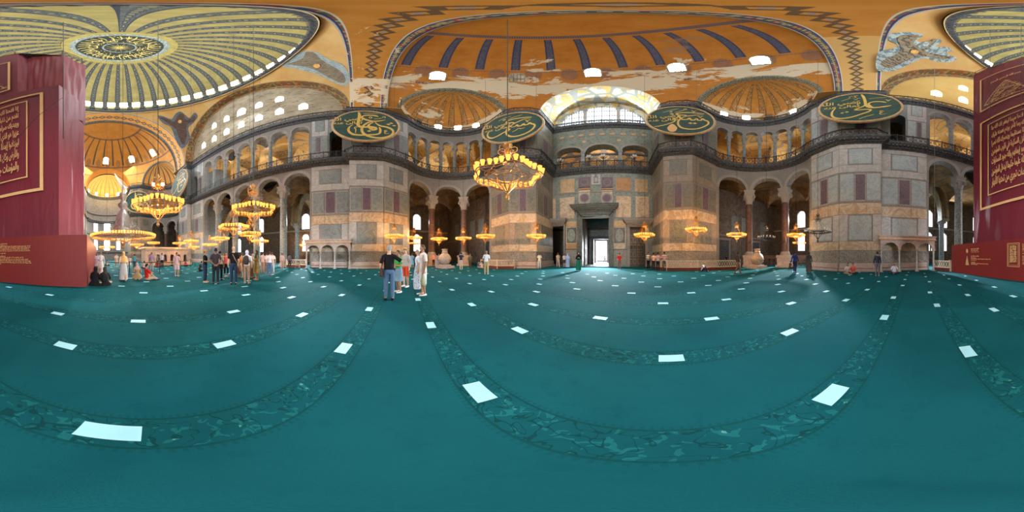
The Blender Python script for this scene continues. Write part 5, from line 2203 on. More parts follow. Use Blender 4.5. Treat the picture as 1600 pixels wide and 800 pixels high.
# ---------------------------------------------------------------- round calligraphy boards
def disc_board(loc, n, lean, R, label, strokes, small, rim_m=M_RIM, board_m=M_GREEN):
    M = wall_M(loc, n) @ Matrix.Rotation(radians(lean), 4, 'X')
    root = empty('calligraphy_board', loc)
    root.matrix_world = M
    tag(root, label, 'round board', 'round calligraphy boards')
    mb = MB()
    n_ = 64
    c = [(R * .96 * cos(2 * pi * i / n_), R * .96 * sin(2 * pi * i / n_)) for i in range(n_)]
    mb.poly([(x, -.02, z) for x, z in c]); mb.poly([(x, .10, z) for x, z in c])
    for i in range(n_):
        a, b = c[i], c[(i + 1) % n_]
        mb.poly([(a[0], -.02, a[1]), (b[0], -.02, b[1]), (b[0], .10, b[1]), (a[0], .10, a[1])])
    mb.build('board', board_m, root)
    mb = MB()
    prof = [(.925, -.03), (.93, -.10), (.955, -.15), (.985, -.11), (1.0, .0), (1.0, .12)]
    for i in range(n_):
        t0, t1 = 2 * pi * i / n_, 2 * pi * (i + 1) / n_
        for (r0, y0), (r1, y1) in zip(prof, prof[1:]):
            mb.poly([(R * r0 * cos(t0), y0, R * r0 * sin(t0)), (R * r0 * cos(t1), y0, R * r0 * sin(t1)), (R * r1 * cos(t1), y1, R * r1 * sin(t1)), (R * r1 * cos(t0), y1, R * r1 * sin(t0))])
    mb.build('rim', rim_m, root, True)
    mb = MB()
    k = 0
    for pts, w in strokes:
        k += 1
        brush(mb, pts, w, R, -.04 - .004 * (k % 5))
    mb.build('large_lettering', M_GOLD, root)
    if small:
        mb = MB()
        for pts, w in small: brush(mb, pts, w, R, -.045)
        mb.build('small_lettering', M_GOLD, root)
    return root


def spline(pts, k=5, closed=False):
    P = [Vector(p) for p in pts]
    out = []
    N = len(P)
    rng = range(N if closed else N - 1)
    for i in rng:
        if closed: p0, p1, p2, p3 = P[i - 1], P[i], P[(i + 1) % N], P[(i + 2) % N]
        else: p0, p1, p2, p3 = P[max(i - 1, 0)], P[i], P[i + 1], P[min(i + 2, N - 1)]
        for j in range(k):
            t = j / k
            out.append(.5 * ((2 * p1) + (-p0 + p2) * t + (2 * p0 - 5 * p1 + 4 * p2 - p3) * t * t + (-p0 + 3 * p1 - 3 * p2 + p3) * t ** 3))
    if not closed: out.append(P[-1])
    return out


def brush(mb, pts, w, R, y):
    """reed pen stroke: pts in disc units (-1..1), w half width in the same units; a dot when one point"""
    if len(pts) == 1:
        (x, z), = pts
        mb.poly([(R * (x - w * 1.3), y, R * (z - w * .1)), (R * x, y, R * (z - w)), (R * (x + w * 1.3), y, R * (z + w * .1)), (R * x, y, R * (z + w))])
        return
    S = spline(pts, 5)
    n = len(S)
    L, Rr = [], []
    for i, p in enumerate(S):
        d = S[min(i + 1, n - 1)] - S[max(i - 1, 0)]
        if d.length < 1e-9: d = Vector((1, 0))
        d.normalize()
        t = i / (n - 1)
        # broad-edged pen held at a slant: thick downstrokes, thin rises, pointed tail
        pen = abs(d.x * .62 + d.y * .78)
        ww = w * 1.45 * (1.0 - .34 * pen) * min(1, .45 + t * 6) * min(1, .25 + (1 - t) * 5)
        nn = Vector((-d.y, d.x)) * ww
        L.append(p + nn); Rr.append(p - nn)
    for i in range(n - 1):
        a, b, c, d = L[i], L[i + 1], Rr[i + 1], Rr[i]
        mb.poly([(R * a.x, y, R * a.y), (R * b.x, y, R * b.y), (R * c.x, y, R * c.y), (R * d.x, y, R * d.y)])


def px_strokes(raw, cx, cy, hx, hy):
    return [([((x - cx) / hx, -(y - cy) / hy) for x, y in pts], w / hx) for pts, w in raw]


U = [([(522, 112), (535, 170), (532, 260), (512, 370), (515, 420), (560, 452), (640, 455), (720, 448), (800, 462), (815, 490), (770, 505), (725, 480), (690, 430), (715, 385), (780, 350)], 25),
     ([(862, 212), (800, 192), (690, 188), (610, 205), (578, 235), (600, 270), (680, 308), (790, 325), (900, 305), (985, 278)], 19),
     ([(760, 345), (700, 350), (640, 390), (595, 440), (575, 500), (590, 560), (640, 605), (730, 640), (850, 652), (980, 630), (1080, 580), (1115, 520), (1090, 470), (1010, 435), (900, 418), (840, 385), (800, 340)], 21),
     ([(875, 445), (890, 500), (880, 560), (820, 590), (700, 605), (560, 612), (440, 600), (375, 560), (350, 510), (370, 450), (432, 405)], 20),
     ([(600, 152), (700, 140), (875, 140)], 7), ([(785, 275), (860, 262), (930, 236)], 7), ([(945, 230), (940, 212), (965, 200), (985, 212), (975, 228), (985, 240)], 7),
     ([(1035, 372)], 32), ([(1085, 342)], 30), ([(1135, 386)], 30), ([(700, 532)], 32),
     ([(712, 262), (705, 235), (730, 225), (750, 245), (735, 262), (712, 262)], 7),
     ([(1010, 500), (965, 505), (965, 520), (1005, 520), (960, 540), (985, 565), (1050, 550)], 8),
     ([(500, 465), (465, 455), (455, 480), (475, 500), (468, 580)], 8)]
H = [([(1060, 245), (900, 238), (720, 240), (620, 262), (588, 290), (620, 318), (700, 325), (760, 345), (900, 290), (1060, 262)], 16),
     ([(760, 345), (710, 380), (640, 430), (600, 500), (620, 580), (700, 635), (830, 645), (960, 615), (1060, 560), (1115, 490), (1110, 440), (1060, 415), (1020, 385), (1000, 420), (940, 425), (915, 395), (880, 430), (820, 430), (795, 400), (760, 430), (700, 430), (645, 375)], 17),
     ([(640, 400), (625, 460), (660, 470), (640, 500), (560, 520), (440, 570), (330, 590), (250, 560), (218, 500), (235, 440), (262, 412)], 17),
     ([(420, 225), (540, 175), (670, 150)], 7), ([(600, 232), (740, 185), (890, 155)], 8), ([(512, 232), (528, 205), (560, 212), (545, 238), (512, 232)], 7),
     ([(940, 325), (965, 318), (980, 360), (1005, 320), (1045, 318)], 8), ([(710, 545), (780, 520), (830, 485), (880, 500), (950, 485)], 8), ([(530, 382)], 28)]
HN = [([(1155, 250), (1000, 250), (820, 252), (680, 275), (635, 300), (670, 325), (790, 330), (830, 345), (980, 310), (1150, 268)], 17),
      ([(820, 345), (740, 390), (690, 440), (660, 500), (670, 575), (740, 630), (870, 645), (1010, 625), (1130, 570), (1215, 500), (1220, 440), (1160, 415), (1110, 385), (1090, 425), (1030, 430), (1000, 395), (960, 435), (900, 435), (870, 395), (830, 430), (740, 435), (700, 400), (680, 350), (640, 400), (570, 405), (545, 400)], 18),
      ([(560, 400), (600, 430), (605, 470), (560, 510), (440, 560), (320, 590), (225, 600)], 16),
      ([(380, 262), (520, 210), (675, 152)], 7), ([(600, 265), (720, 215), (780, 180)], 7), ([(765, 170), (790, 150), (820, 155), (812, 178), (770, 178)], 8),
      ([(910, 205), (930, 195), (955, 230), (985, 192), (1025, 188)], 8), ([(1020, 338), (1045, 330), (1075, 365), (1100, 325), (1140, 320)], 8),
      ([(885, 515)], 36), ([(968, 510)], 36), ([(550, 303)], 34), ([(510, 250), (530, 232), (555, 245), (530, 262), (510, 250)], 7)]
A = [([(805, 100), (845, 180), (870, 280), (880, 350), (910, 395), (1000, 420), (1130, 405), (1240, 380), (1320, 355)], 24),
     ([(1230, 300), (1140, 285), (1030, 290), (955, 312), (930, 345), (960, 390), (1010, 415)], 19),
     ([(875, 340), (850, 385), (770, 425), (705, 455), (780, 462), (900, 455), (965, 465), (930, 500), (820, 540), (680, 585), (520, 605), (390, 590), (320, 550), (305, 500), (320, 450), (365, 395), (345, 380)], 19),
     ([(935, 225), (1050, 200), (1255, 178)], 7), ([(1210, 232), (1235, 230), (1262, 260), (1290, 230), (1330, 228)], 8), ([(770, 630), (880, 590), (1022, 552)], 8),
     ([(1190, 490), (1135, 480), (1120, 500), (1160, 510), (1115, 525), (1140, 548), (1235, 530)], 8), ([(487, 505)], 30), ([(568, 494)], 30),
     ([(680, 215), (720, 235), (745, 200), (795, 205)], 6), ([(740, 262), (780, 268), (735, 275), (745, 330), (740, 385)], 7), ([(595, 185), (620, 150), (750, 130), (690, 150), (715, 180), (640, 190)], 7),
     ([(460, 250), (560, 215), (630, 190)], 7)]


def small_text(cx_, cy_, R, root, w, h, tilt=0):
    M = Matrix.Rotation(pi / 2, 4, 'X')
    a = arabic('رضي الله').replace(arabic('الله'), '\ufdf2')
    for body, dz, sz, dx in ((a, 0.0, .34, 0), (arabic('تعالى عنه'), -.30, .28, .04)):
        Mx = Matrix.Translation((R * (cx_ + dx), -.05, R * (cy_ + dz * h))) @ Matrix.Rotation(radians(tilt), 4, 'Y') @ M
        text_mesh('small_inscription', body, sz * R * h, M_GOLD, Mx, .01, 'CENTER', root, .012, xs=w)


b1 = disc_board((-15.15, 16.9, 19.0), (1, 0, 0), -5, 3.65, 'round green board with gold lettering hung behind the man in the black shirt', px_strokes(U, 650, 398, 600, 325), None)
small_text(-.56, .28, 3.65, b1, 1.0, .8)
b2 = disc_board((-8.6, 30.15, 19.2), (.30, -.95, 0), -6, 3.6, 'round green board with gold lettering behind the chain of the closest lamp ring', px_strokes(H, 687, 405, 608, 345), None)
small_text(-.50, .15, 3.6, b2, 1.0, .8)
b3 = disc_board((8.15, 31.0, 19.5), (-.33, -.94, 0), -6, 3.6, 'round green board whose gold lettering includes a drop-shaped medallion', px_strokes(HN, 715, 425, 660, 345), None)
small_text(-.52, .10, 3.6, b3, 1.0, .8, -6)
mbd = MB()
dd = [((555 + (90 * sin(t * pi / 10) * (1 - .45 * (cos(t * pi / 10) > 0) * cos(t * pi / 10)) - 715) - 0) / 660, -(630 - 85 * cos(t * pi / 10) - 425) / 345) for t in range(20)]
mbd.poly([(3.6 * x, -.05, 3.6 * z) for x, z in dd])
mbd.build('drop_medallion', M_GOLDT, b3)
b4 = disc_board((15.05, 16.95, 19.0), (-1, 0, 0), -5, 3.65, 'round green board with one tall slanted gold letter, beside the banner tower', px_strokes(A, 785, 375, 750, 310), None)
small_text(-.46, .16, 3.65, b4, 1.0, .8)
b5 = disc_board((-15.1, -16.9, 19.0), (1, 0, 0), -5, 3.9, 'distant round board seen edge-on catching window glare, above the far crowd', px_strokes(HN, 715, 425, 660, 345), None)
b6 = disc_board((-8.6, -30.6, 18.0), (.3, .95, 0), -6, 3.8, 'dark round board beside the bright apse windows', px_strokes(U, 650, 398, 600, 325), None)

# ---------------------------------------------------------------- lamp rings
G_CUPO = glow('amber_lit_glass', (1.0, .36, .065), 1.9)
G_CORE = glow('white_hot_lamp', (1.0, .74, .38), 6.5)


def cup_mb(sc_=1.0):
    b = MB()
    b.lathe([(.012, -.07), (.030, -.05), (.042, -.01), (.050, .04), (.058, .085), (.050, .09), (.040, .04)], 8, mat=0)
    b.lathe([(.005, -.03), (.026, .0), (.030, .05), (.004, .10)], 6, mat=1)
    b.v = [(x * sc_, y * sc_, z * sc_) for x, y, z in b.v]
    return b


def lamp_ring(label, lit=True, n=36, rho=.90, heavy=False):
    root = empty('chandelier', (0, 0, 0))
    root['category'] = 'chandelier'
    m = M_BRASS if lit else M_IRON
    lob = lambda t, r: r * (1 + .085 * cos(6 * t))
    b = MB()
    for r, z, rad in ((rho, 0, .018), (rho * .97, -.05, .012)):
        b.tube([(lob(2 * pi * i / 72, r) * cos(2 * pi * i / 72), lob(2 * pi * i / 72, r) * sin(2 * pi * i / 72), z) for i in range(72)], rad, 6, closed=True)
    b.tube([(rho * .64 * cos(2 * pi * i / 48), rho * .64 * sin(2 * pi * i / 48), -.03) for i in range(48)], .014, 6, closed=True)
    b.build('outer_ring', m, root, True)
    b = MB()
    for k in range(6):        # curved loops tying the rings
        a = k * pi / 3
        pts = [(rho * (.64 + .16 * cos(t * pi / 8)) * cos(a + .36 * sin(t * pi / 8)), rho * (.64 + .16 * cos(t * pi / 8)) * sin(a + .36 * sin(t * pi / 8)), -.03) for t in range(16)]
        b.tube(pts, .010, 5, closed=True)
        b.tube([(rho * .36 * cos(a), rho * .36 * sin(a), -.04), (rho * .95 * cos(a), rho * .95 * sin(a), -.02)], .011, 5)
        b.tube([(rho * .95 * cos(a), rho * .95 * sin(a), 0), (.05 * cos(a), .05 * sin(a), .98)], .006, 4)
    b.build('spokes', m, root, True)
    b = MB()
    b.tube([(rho * .36 * cos(2 * pi * i / 36), rho * .36 * sin(2 * pi * i / 36), -.02) for i in range(36)], .018, 6, closed=True)
    for k in range(8):
        a = k * pi / 4
        b.tube([(r * cos(a), r * sin(a), z) for r, z in ((rho * .36, -.02), (rho * .34, -.14), (rho * .25, -.28), (rho * .12, -.42), (.045, -.50))], .014, 5)
    b.lathe([(.03, -.44), (.07, -.47), (.07, -.50), (.035, -.53), (.03, -.60), (.055, -.62), (.065, -.67), (.045, -.73), (.01, -.76)], 14)
    b.build('basket', m, root, True)
    b = MB()
    b.lathe([(.01, .92), (.10, .95), (.12, 1.0), (.05, 1.06), (.04, 1.16), (.12, 1.22), (.14, 1.30), (.07, 1.36), (.03, 1.42), (.01, 1.46)], 14)
    for k in range(6):
        a = k * pi / 3
        b.tube([((.08 + .13 * (1 + cos(t)) * .8) * cos(a), (.08 + .13 * (1 + cos(t)) * .8) * sin(a), 1.05 + .13 * sin(t)) for t in [i * pi / 6 - pi * .8 for i in range(11)]], .014, 5)
        b.tube([((.05 + .09 * (1 + cos(t))) * cos(a + .5), (.05 + .09 * (1 + cos(t))) * sin(a + .5), .90 + .09 * sin(t)) for t in [i * pi / 6 - pi for i in range(12)]], .012, 5)
    b.build('crown', m if lit else M_BRONZE, root, True)
    c0 = None
    for i in range(n):
        t = 2 * pi * i / n
        if c0 is None:
            c0 = cup_mb(1.12).build('lamp_cup', [G_CUPO, G_CORE] if lit else [M_GLASS, M_GLASS], root, True)
            o = c0
        else:
            o = c0.copy(); COL.objects.link(o); o.parent = root
        o.location = (lob(t, rho) * cos(t), lob(t, rho) * sin(t), .09)
    return root


_ch = MB(); _ch.tube([(0, 0, 0), (0, 0, 1)], .014, 5)
_chain0 = _ch.build('chain', M_IRON)
CHN = []


def ceiling_at(x, y, z, default):
    dg = bpy.context.evaluated_depsgraph_get()
    hit, p, n_, i_, ob, m_ = SC.ray_cast(dg, (x, y, z), (0, 0, 1))
    return p.z if hit else default


def hang(proto, used, loc, label, top, glow_w=26, sc=1.0, first=[]):
    c = copy_thing(proto, loc, rnd.uniform(0, 1), sc)
    c['label'] = label
    c['group'] = 'hanging lamp rings'
    ch = _chain0.copy(); COL.objects.link(ch); ch.parent = c
    top = ceiling_at(loc[0], loc[1], loc[2] + 1.6, top)
    ch.location = (0, 0, 1.44); ch.scale = (1, 1, max(.2, (top - loc[2]) / sc - 1.44))
    if glow_w:
        point_light((loc[0], loc[1], loc[2] + .25), glow_w, (1.0, .47, .14), .05)
    CHN.append(c)
    return c


LIT = lamp_ring('', True)
DIM = lamp_ring('', False, n=16)
TOPS = {}
# picture column, picture row of the ring, half width, label, ceiling height
CL = [
    (793, 277, 60, 'big lit lamp ring hanging low before the board with a single word', 38),
    (247, 324, 41, 'bright lamp ring hanging before the distant dark round board', 34),
    (396, 331, 34, 'bright lamp ring above the bald man in the black shirt', 34),
    (365, 357, 23, 'lit lamp ring over the man with hands behind his back', 34),
    (390, 367.4, 18, 'smaller lit lamp ring just below the bright ring over the bald man', 34),
    (344, 374, 14, 'small lit lamp ring over the man in the orange cap', 34),
    (406, 378, 13, 'small lit lamp ring over the woman in the khaki coat', 12),
    (328, 383.2, 11, 'tiny lit lamp ring over the dark stroller shape', 34),
    (298.5, 378, 12, 'small lit lamp ring over the girl in the pink top', 34),
    (280, 381.0, 10, 'tiny lit lamp ring over the end of the marble singers platform', 34),
    (303, 386.8, 9, 'tiniest lit lamp ring between the platform and the man in the orange cap', 34),
    (240, 380.4, 10, 'small lit lamp ring over the start of the marble platform', 34),
    (214, 383.5, 11, 'small lit lamp ring over the kneeling woman in camel', 34),
    (167, 387.4, 12, 'low distant lamp ring over the woman in the white skirt', 34),
    (616, 370.3, 15, 'lit lamp ring above the man in the black shirt and jeans', 24),
    (647, 372.6, 12, 'lit lamp ring in the arch above the straw hat', 12),
    (648, 381, 9, 'small distant lamp ring behind the ring above the straw hat', 12),
    (686, 374.5, 12.5, 'lit lamp ring in the niche arch above the woman in the long blue dress', 12),
    (724, 373.6, 12.5, 'lit lamp ring in the dark arch above the visitor in navy', 24),
    (758.6, 370.4, 15, 'lit lamp ring above the man in the white shirt and khaki trousers', 24),
    (838, 370.4, 15.5, 'lit lamp ring beside the doorway with the dark hall', 24),
    (1007, 368.6, 16, 'lit lamp ring in front of the closed bronze door', 24),
    (1088, 360.6, 17, 'lit lamp ring above the long cream openwork balustrade', 24),
    (1151, 368, 15, 'lit lamp ring beside the dark red column at the balustrade end', 12),
    (1244, 368.6, 14, 'lit lamp ring behind the second dark red column beside the great pier', 12),
    (1249, 380.4, 10, 'small distant lamp ring under the latticed aisle window', 12),
    (1197.6, 371.6, 13.5, 'pale unlit lamp ring in the niche arch above the marble jar', 12),
    (1278, 362.5, 21, 'unlit black lamp ring at the corner of the great pier', 24),
    (473, 383.4, 7, 'tiny lamp ring under the aisle window beside the marble loggia', 12),
]
for px, y, hw, lab, top in CL:
    a = radians(hw * .225)
    d = .97 / sin(a)
    if hw > 45: d = 4.55
    th = radians((px - 960) * .225)
    p = (CX + d * sin(th), CY + d * cos(th), CZ + d * tan(radians((400 - y) * .225)))
    lit = 'unlit' not in lab
    hang(LIT if lit else DIM, 0, p, lab, top, glow_w=(0 if not lit else (150 if px == 247 else 45 if d < 12 else 240)))
# unlit ones in the galleries
GL = [(625, 247, 10, 'in the first opening of the curved gallery beside the board'), (653, 250, 10, 'in the second opening of the curved gallery over the straw hat'), (686, 250, 9.2, 'in the middle opening of the curved gallery over the straw hat'),
      (716, 251, 9, 'in the fourth opening of the curved gallery over the straw hat'), (1164, 240, 10, 'in the gallery opening above the marble jar'), (1203, 240, 10, 'in the middle gallery opening beside the marble jar niche'),
      (1238, 236, 10, 'in the gallery opening close to the board with the tall letter'), (1266, 222, 9, 'half hidden by the corner of the board with the tall letter'), (438, 240, 9, 'in the side gallery opening with the yellow arch'),
      (474, 234, 9, 'in the side gallery opening closest to the great pier'), (378, 256, 8, 'white framed, in the middle of the side gallery'), (355, 264, 7, 'small, far along the side gallery'), (1455, 208, 10, 'in the gallery opening next to the banner tower')]
for px, y, hw, lab in GL:
    d = .97 / sin(radians(hw * .225))
    th = radians((px - 960) * .225)
    hang(DIM, 0, (CX + d * sin(th), CY + d * cos(th), CZ + d * tan(radians((400 - y) * .225))), ('unlit lamp ring %s' % lab), 21.5, glow_w=0)
for p in (LIT, DIM):
    for c in list(p.children): bpy.data.objects.remove(c)
    bpy.data.objects.remove(p)
bpy.data.objects.remove(_chain0)

# great central lamp
root = empty('chandelier', (-.4, -.5, 3.3))
tag(root, 'huge low central lamp ring with a silver bell-shaped crown', 'chandelier', 'hanging lamp rings')
b = MB()
for r, z in ((3.3, 0), (3.2, -.08), (2.2, -.05), (1.2, -.02)):
    b.tube([(r * cos(2 * pi * i / 90), r * sin(2 * pi * i / 90), z) for i in range(90)], .03, 6, closed=True)
for k in range(12):
    a = k * pi / 6
    b.tube([(.2 * cos(a), .2 * sin(a), -.6), (1.2 * cos(a), 1.2 * sin(a), -.1), (3.3 * cos(a), 3.3 * sin(a), 0)], .022, 5)
    b.tube([(3.3 * cos(a), 3.3 * sin(a), 0), (1.0 * cos(a), 1.0 * sin(a), 1.0)], .012, 4)
b.lathe([(.05, -.5), (.25, -.62), (.2, -.75), (.06, -.9), (.16, -1.0), (.1, -1.15), (.01, -1.2)], 16)
b.build('outer_ring', M_BRASS, root, True)
M_SILV = plain('silver_metal', (.52, .50, .47), .3, .6, .2)
b = MB()
b.lathe([(1.15, .5), (1.2, .62), (1.0, .8), (.95, 1.0), (.80, 1.6), (.70, 2.2), (.45, 2.7), (.28, 2.9), (.22, 3.1), (.42, 3.3), (.55, 3.55), (.42, 3.8), (.2, 3.95), (.16, 4.1), (.34, 4.3), (.42, 4.55), (.34, 4.8), (.12, 5.0), (.05, 5.3)], 24)
for k in range(10):
    a = k * pi / 5
    b.tube([(r * cos(a), r * sin(a), z) for r, z in ((1.1, .6), (1.7, .5), (1.9, .75), (1.6, .95), (1.4, .8), (1.5, .7))], .03, 5)
    b.tube([(r * cos(a + .3), r * sin(a + .3), z) for r, z in ((.85, 1.1), (1.3, 1.2), (1.35, 1.45), (1.1, 1.5), (1.05, 1.38))], .028, 5)
b.build('crown', M_SILV, root, True)
b = MB(); b.tube([(0, 0, 5.2), (0, 0, 50)], .03, 5)
b.build('chain', M_IRON, root)
c0 = None
for i in range(84):
    t = 2 * pi * i / 84
    if c0 is None:
        c0 = cup_mb(1.5).build('lamp_cup', [G_CUPO, G_CORE], root, True); o = c0
    else:
        o = c0.copy(); COL.objects.link(o); o.parent = root
    o.location = (3.3 * cos(t), 3.3 * sin(t), .12)
point_light((-.4, -.5, 3.0), 160, (1, .5, .18), .05)
for x, y in ((-3, -12), (2, -22), (-6, -26), (4, -30)):  # warm point lights over the far floor, no lamp rings built
    point_light((x, y, 3.4), 110, (1, .5, .18), .05)

# ---------------------------------------------------------------- marble loggias
def loggia(mx, label):
    xw = 17.2
    xf = 15.85
    y0, y1 = 10.2, 15.25
    root = empty('marble_loggia', (0, 0, 0))
    tag(root, label, 'loggia', 'marble loggias')
    b = MB()
    b.box(((xw + xf) / 2 * mx, (y0 + y1) / 2, 3.18), (xw - xf + .3, y1 - y0 + .3, .12))
    b.box(((xw + xf) / 2 * mx, (y0 + y1) / 2, 3.02), (xw - xf + .14, y1 - y0 + .14, .22))
    b.box(((xw + xf) / 2 * mx, (y0 + y1) / 2, 2.88), (xw - xf + .3, y1 - y0 + .3, .07), 1)
    b.build('roof', [M_PINKW, M_GOLDT], root)
    b = MB()
    p = Path([(xf * mx, y0), (xf * mx, y1)])
    bk_ = 1 if p.out(1, 1).x * mx > 0 else -1
    st = (y1 - y0 - .2) / 3
    ops = [(.1 + st * (i + .5), st / 2 - .11, 1.95, None) for i in range(3)]
    arched_wall(b, p, bk_, 1.9, 2.86, ops, .16, 0, 0, flat=.92)
    for sy, yy in ((1, y0), (-1, y1)):
        pp = Path([(xf * mx, yy), (xw * mx, yy)])
        arched_wall(b, pp, 1, 1.9, 2.86, [(.68, .55, 1.95, None)], .14, 0, 0, flat=.9)
    b.build('arches', M_PINKW, root)
    for i in range(4):
        yy = y0 + .1 + st * i
        b = MB()
        b.lathe([(.15, 0), (.15, .06), (.12, .1), (.13, .16), (.085, .2), (.075, 1.7), (.09, 1.74), (.08, 1.78), (.15, 1.95)], 14, ((xf + .08) * mx, yy, 0))
        b.box(((xf + .08) * mx, yy, .03), (.34, .34, .06))
        b.lathe([(.088, 1.68), (.10, 1.71), (.088, 1.74)], 14, ((xf + .08) * mx, yy, 0), mat=1)
        b.build('column', [M_WHITE, M_GOLDT], root, True)
    return root


loggia(-1, 'small marble loggia with three arches against the pier, behind an empty stretch of carpet')
loggia(1, 'small marble loggia with three arches, beside the seated man in white')


def balustrade(pts, label, h=.98, base=.30):
    root = empty('openwork_balustrade', (0, 0, 0))
    tag(root, label, 'balustrade', 'cream openwork balustrades')
    p = Path(pts)
    b = MB()
    for a, c in zip(p.p, p.p[1:]):
        d = (c - a); L_ = d.length; m = (a + c) / 2; rz = atan2(d.y, d.x)
        b.box((m.x, m.y, base / 2), (L_, .22, base), 0, rz)
    b.build('plinth', M_REDCLOTH, root)
    b = MB()
    for a, c in zip(p.p, p.p[1:]):
        d = (c - a); L_ = d.length; m = (a + c) / 2; rz = atan2(d.y, d.x); u = d.normalized()
        b.box((m.x, m.y, base + .04), (L_, .14, .08), 0, rz)
        b.box((m.x, m.y, h - .05), (L_, .16, .10), 0, rz)
        n = max(1, int(L_ / .26))
        for i in range(n):
            s = L_ * (i + .5) / n
            q = a + u * s
            w = L_ / n * .5
            for sg in (-1, 1):      # curved pierced lattice
                b.tube([(q.x + u.x * w * sg * f, q.y + u.y * w * sg * f, base + .06 + (h - base - .14) * t) for f, t in ((1, 0), (.45, .25), (.25, .5), (.45, .75), (1, 1))], .028, 4, caps=False)
            b.box((q.x, q.y, base + (h - base) * .5), (.10, .05, .05), 0, rz)
    for v in p.p:
        b.box((v.x, v.y, h / 2 + .02), (.16, .16, h + .04), 0)
    b.build('pierced_panel', M_CREAM, root)


M_CREAM = plain('cream_marble', (.66, .52, .36), .55, 0, .12, 4)
balustrade([(5.9, 32.2), (6.55, 30.6), (9.2, 29.5), (13.6, 28.4)], 'long cream openwork balustrade wrapped round the corner pier, a man in white sitting before it')
balustrade([(-13.0, 29.9), (-9.9, 29.4), (-8.5, 30.5)], 'cream openwork balustrade behind the man in khaki trousers')
balustrade([(16.6, 10.0), (14.75, 9.15)], 'short openwork balustrade between the marble loggia and the red hoarding')
balustrade([(-16.9, 9.9), (-17.0, 7.3)], 'short openwork balustrade between the tall grey column and the marble loggia')

# ---------------------------------------------------------------- marble jars
def jar(p, label):
    root = empty('marble_jar', p)
    tag(root, label, 'jar', 'giant marble jars')
    root.scale = (.9, .9, .9)
    b = MB(); b.box((0, 0, .16), (2.0, 1.7, .32)); b.box((0, 0, .4), (1.2, 1.2, .16)); b.build('base', M_PINKW, root)
    b = MB(); b.lathe([(.0, .46), (.38, .47), (.62, .62), (.78, .88), (.84, 1.15), (.78, 1.45), (.60, 1.72), (.42, 1.86), (.34, 1.95)], 28)
    b.lathe([(.85, 1.1), (.87, 1.15), (.85, 1.2)], 28)
    b.build('body', M_JAR, root, True)
    b = MB(); b.lathe([(.34, 1.94), (.42, 1.98), (.42, 2.06), (.34, 2.10), (.32, 2.30), (.40, 2.36), (.38, 2.44), (.0, 2.5)], 24)
    b.build('lid', M_JAR, root, True)


M_JAR = marble('jar_alabaster', (.62, .48, .36), (.44, .32, .24), 1.4, .4, (.50, .36, .26))
jar(ground(695, 418.6), 'giant round marble jar beside the dark red column, behind the hatted tourist')
jar(ground(1183, 419.2), 'giant round marble jar between two dark red columns, past the long balustrade')

# low wooden rail fences between niche columns
def rail_fence(px0, px1, r, label):
    root = empty('wooden_fence', (0, 0, 0))
    tag(root, label, 'fence', 'wooden rail fences')
    q = []
    for i in range(6):
        px = px0 + (px1 - px0) * i / 5
        th = radians((px - 960) * .225)
        q.append(Vector((CX + r * sin(th), CY + r * cos(th))))
    b = MB()
    for a, c in zip(q, q[1:]):
        for z in (.25, .5, .75): b.tube([(a.x, a.y, z), (c.x, c.y, z)], .045, 4)
    b.build('rails', M_WOOD, root)
    for v in q:
        b = MB(); b.box((v.x, v.y, .5), (.09, .09, 1.0)); b.build('post', M_WOOD, root)
    b = MB()
    for a, c in zip(q, q[1:]):
        m = (a + c) / 2; d = c - a
        b.box((m.x, m.y, 1.25), (d.length, .04, .5), 0, atan2(d.y, d.x))
    b.build('upper_panel', M_WOOD, root)


rail_fence(1193, 1224, 22.8, 'reddish wooden rail fence beyond the marble jar')
rail_fence(1240, 1270, 22.0, 'reddish wooden rail fence between the red column and the great pier')
rail_fence(672, 690, 25.0, 'reddish wooden rail fence behind the woman in the long blue dress')

# ---------------------------------------------------------------- banner tower and hoarding
YB = 8.62
def bx_(px): return hit_plane(px, 400.01, 1, YB).x
def bz_(px, y): return hit_plane(px, y, 1, YB).z


root = empty('scaffold_tower', (8, 4, 0))
tag(root, 'tall scaffold tower wrapped in maroon printed cloth behind the red hoarding', 'scaffold')


def P0(o):
    o.parent = root
    o.matrix_parent_inverse = Matrix.Translation((-8, -4, 0))
    return o


def cloth(mb, a, b, z0, z1, nx, nz, amp, seed, sag=0.0, mat=0):
    r = random.Random(seed)
    ph = [r.uniform(0, 6) for _ in range(6)]
    A_, B_ = Vector(a), Vector(b)
    d = (B_ - A_).normalized(); n = Vector((d.y, -d.x))
    def fn(u, v):
        p = A_.lerp(B_, u)
        e = min(1, 6 * u, 6 * (1 - u))
        w = amp * e * (sin(u * 21 + ph[0] + v * 3) * .4 + sin(u * 43 + ph[1] - v * 5) * .25 + sin((u * 6 + v * 9) + ph[2]) * .5 + sin(u * 12 - v * 14 + ph[3]) * .3)
        z = z0 + (z1 - z0) * v - sag * 4 * u * (1 - u) * v
        return (p.x + n.x * w, p.y + n.y * w, z), (u, v)
    mb.grid(fn, nx, nz, mat)


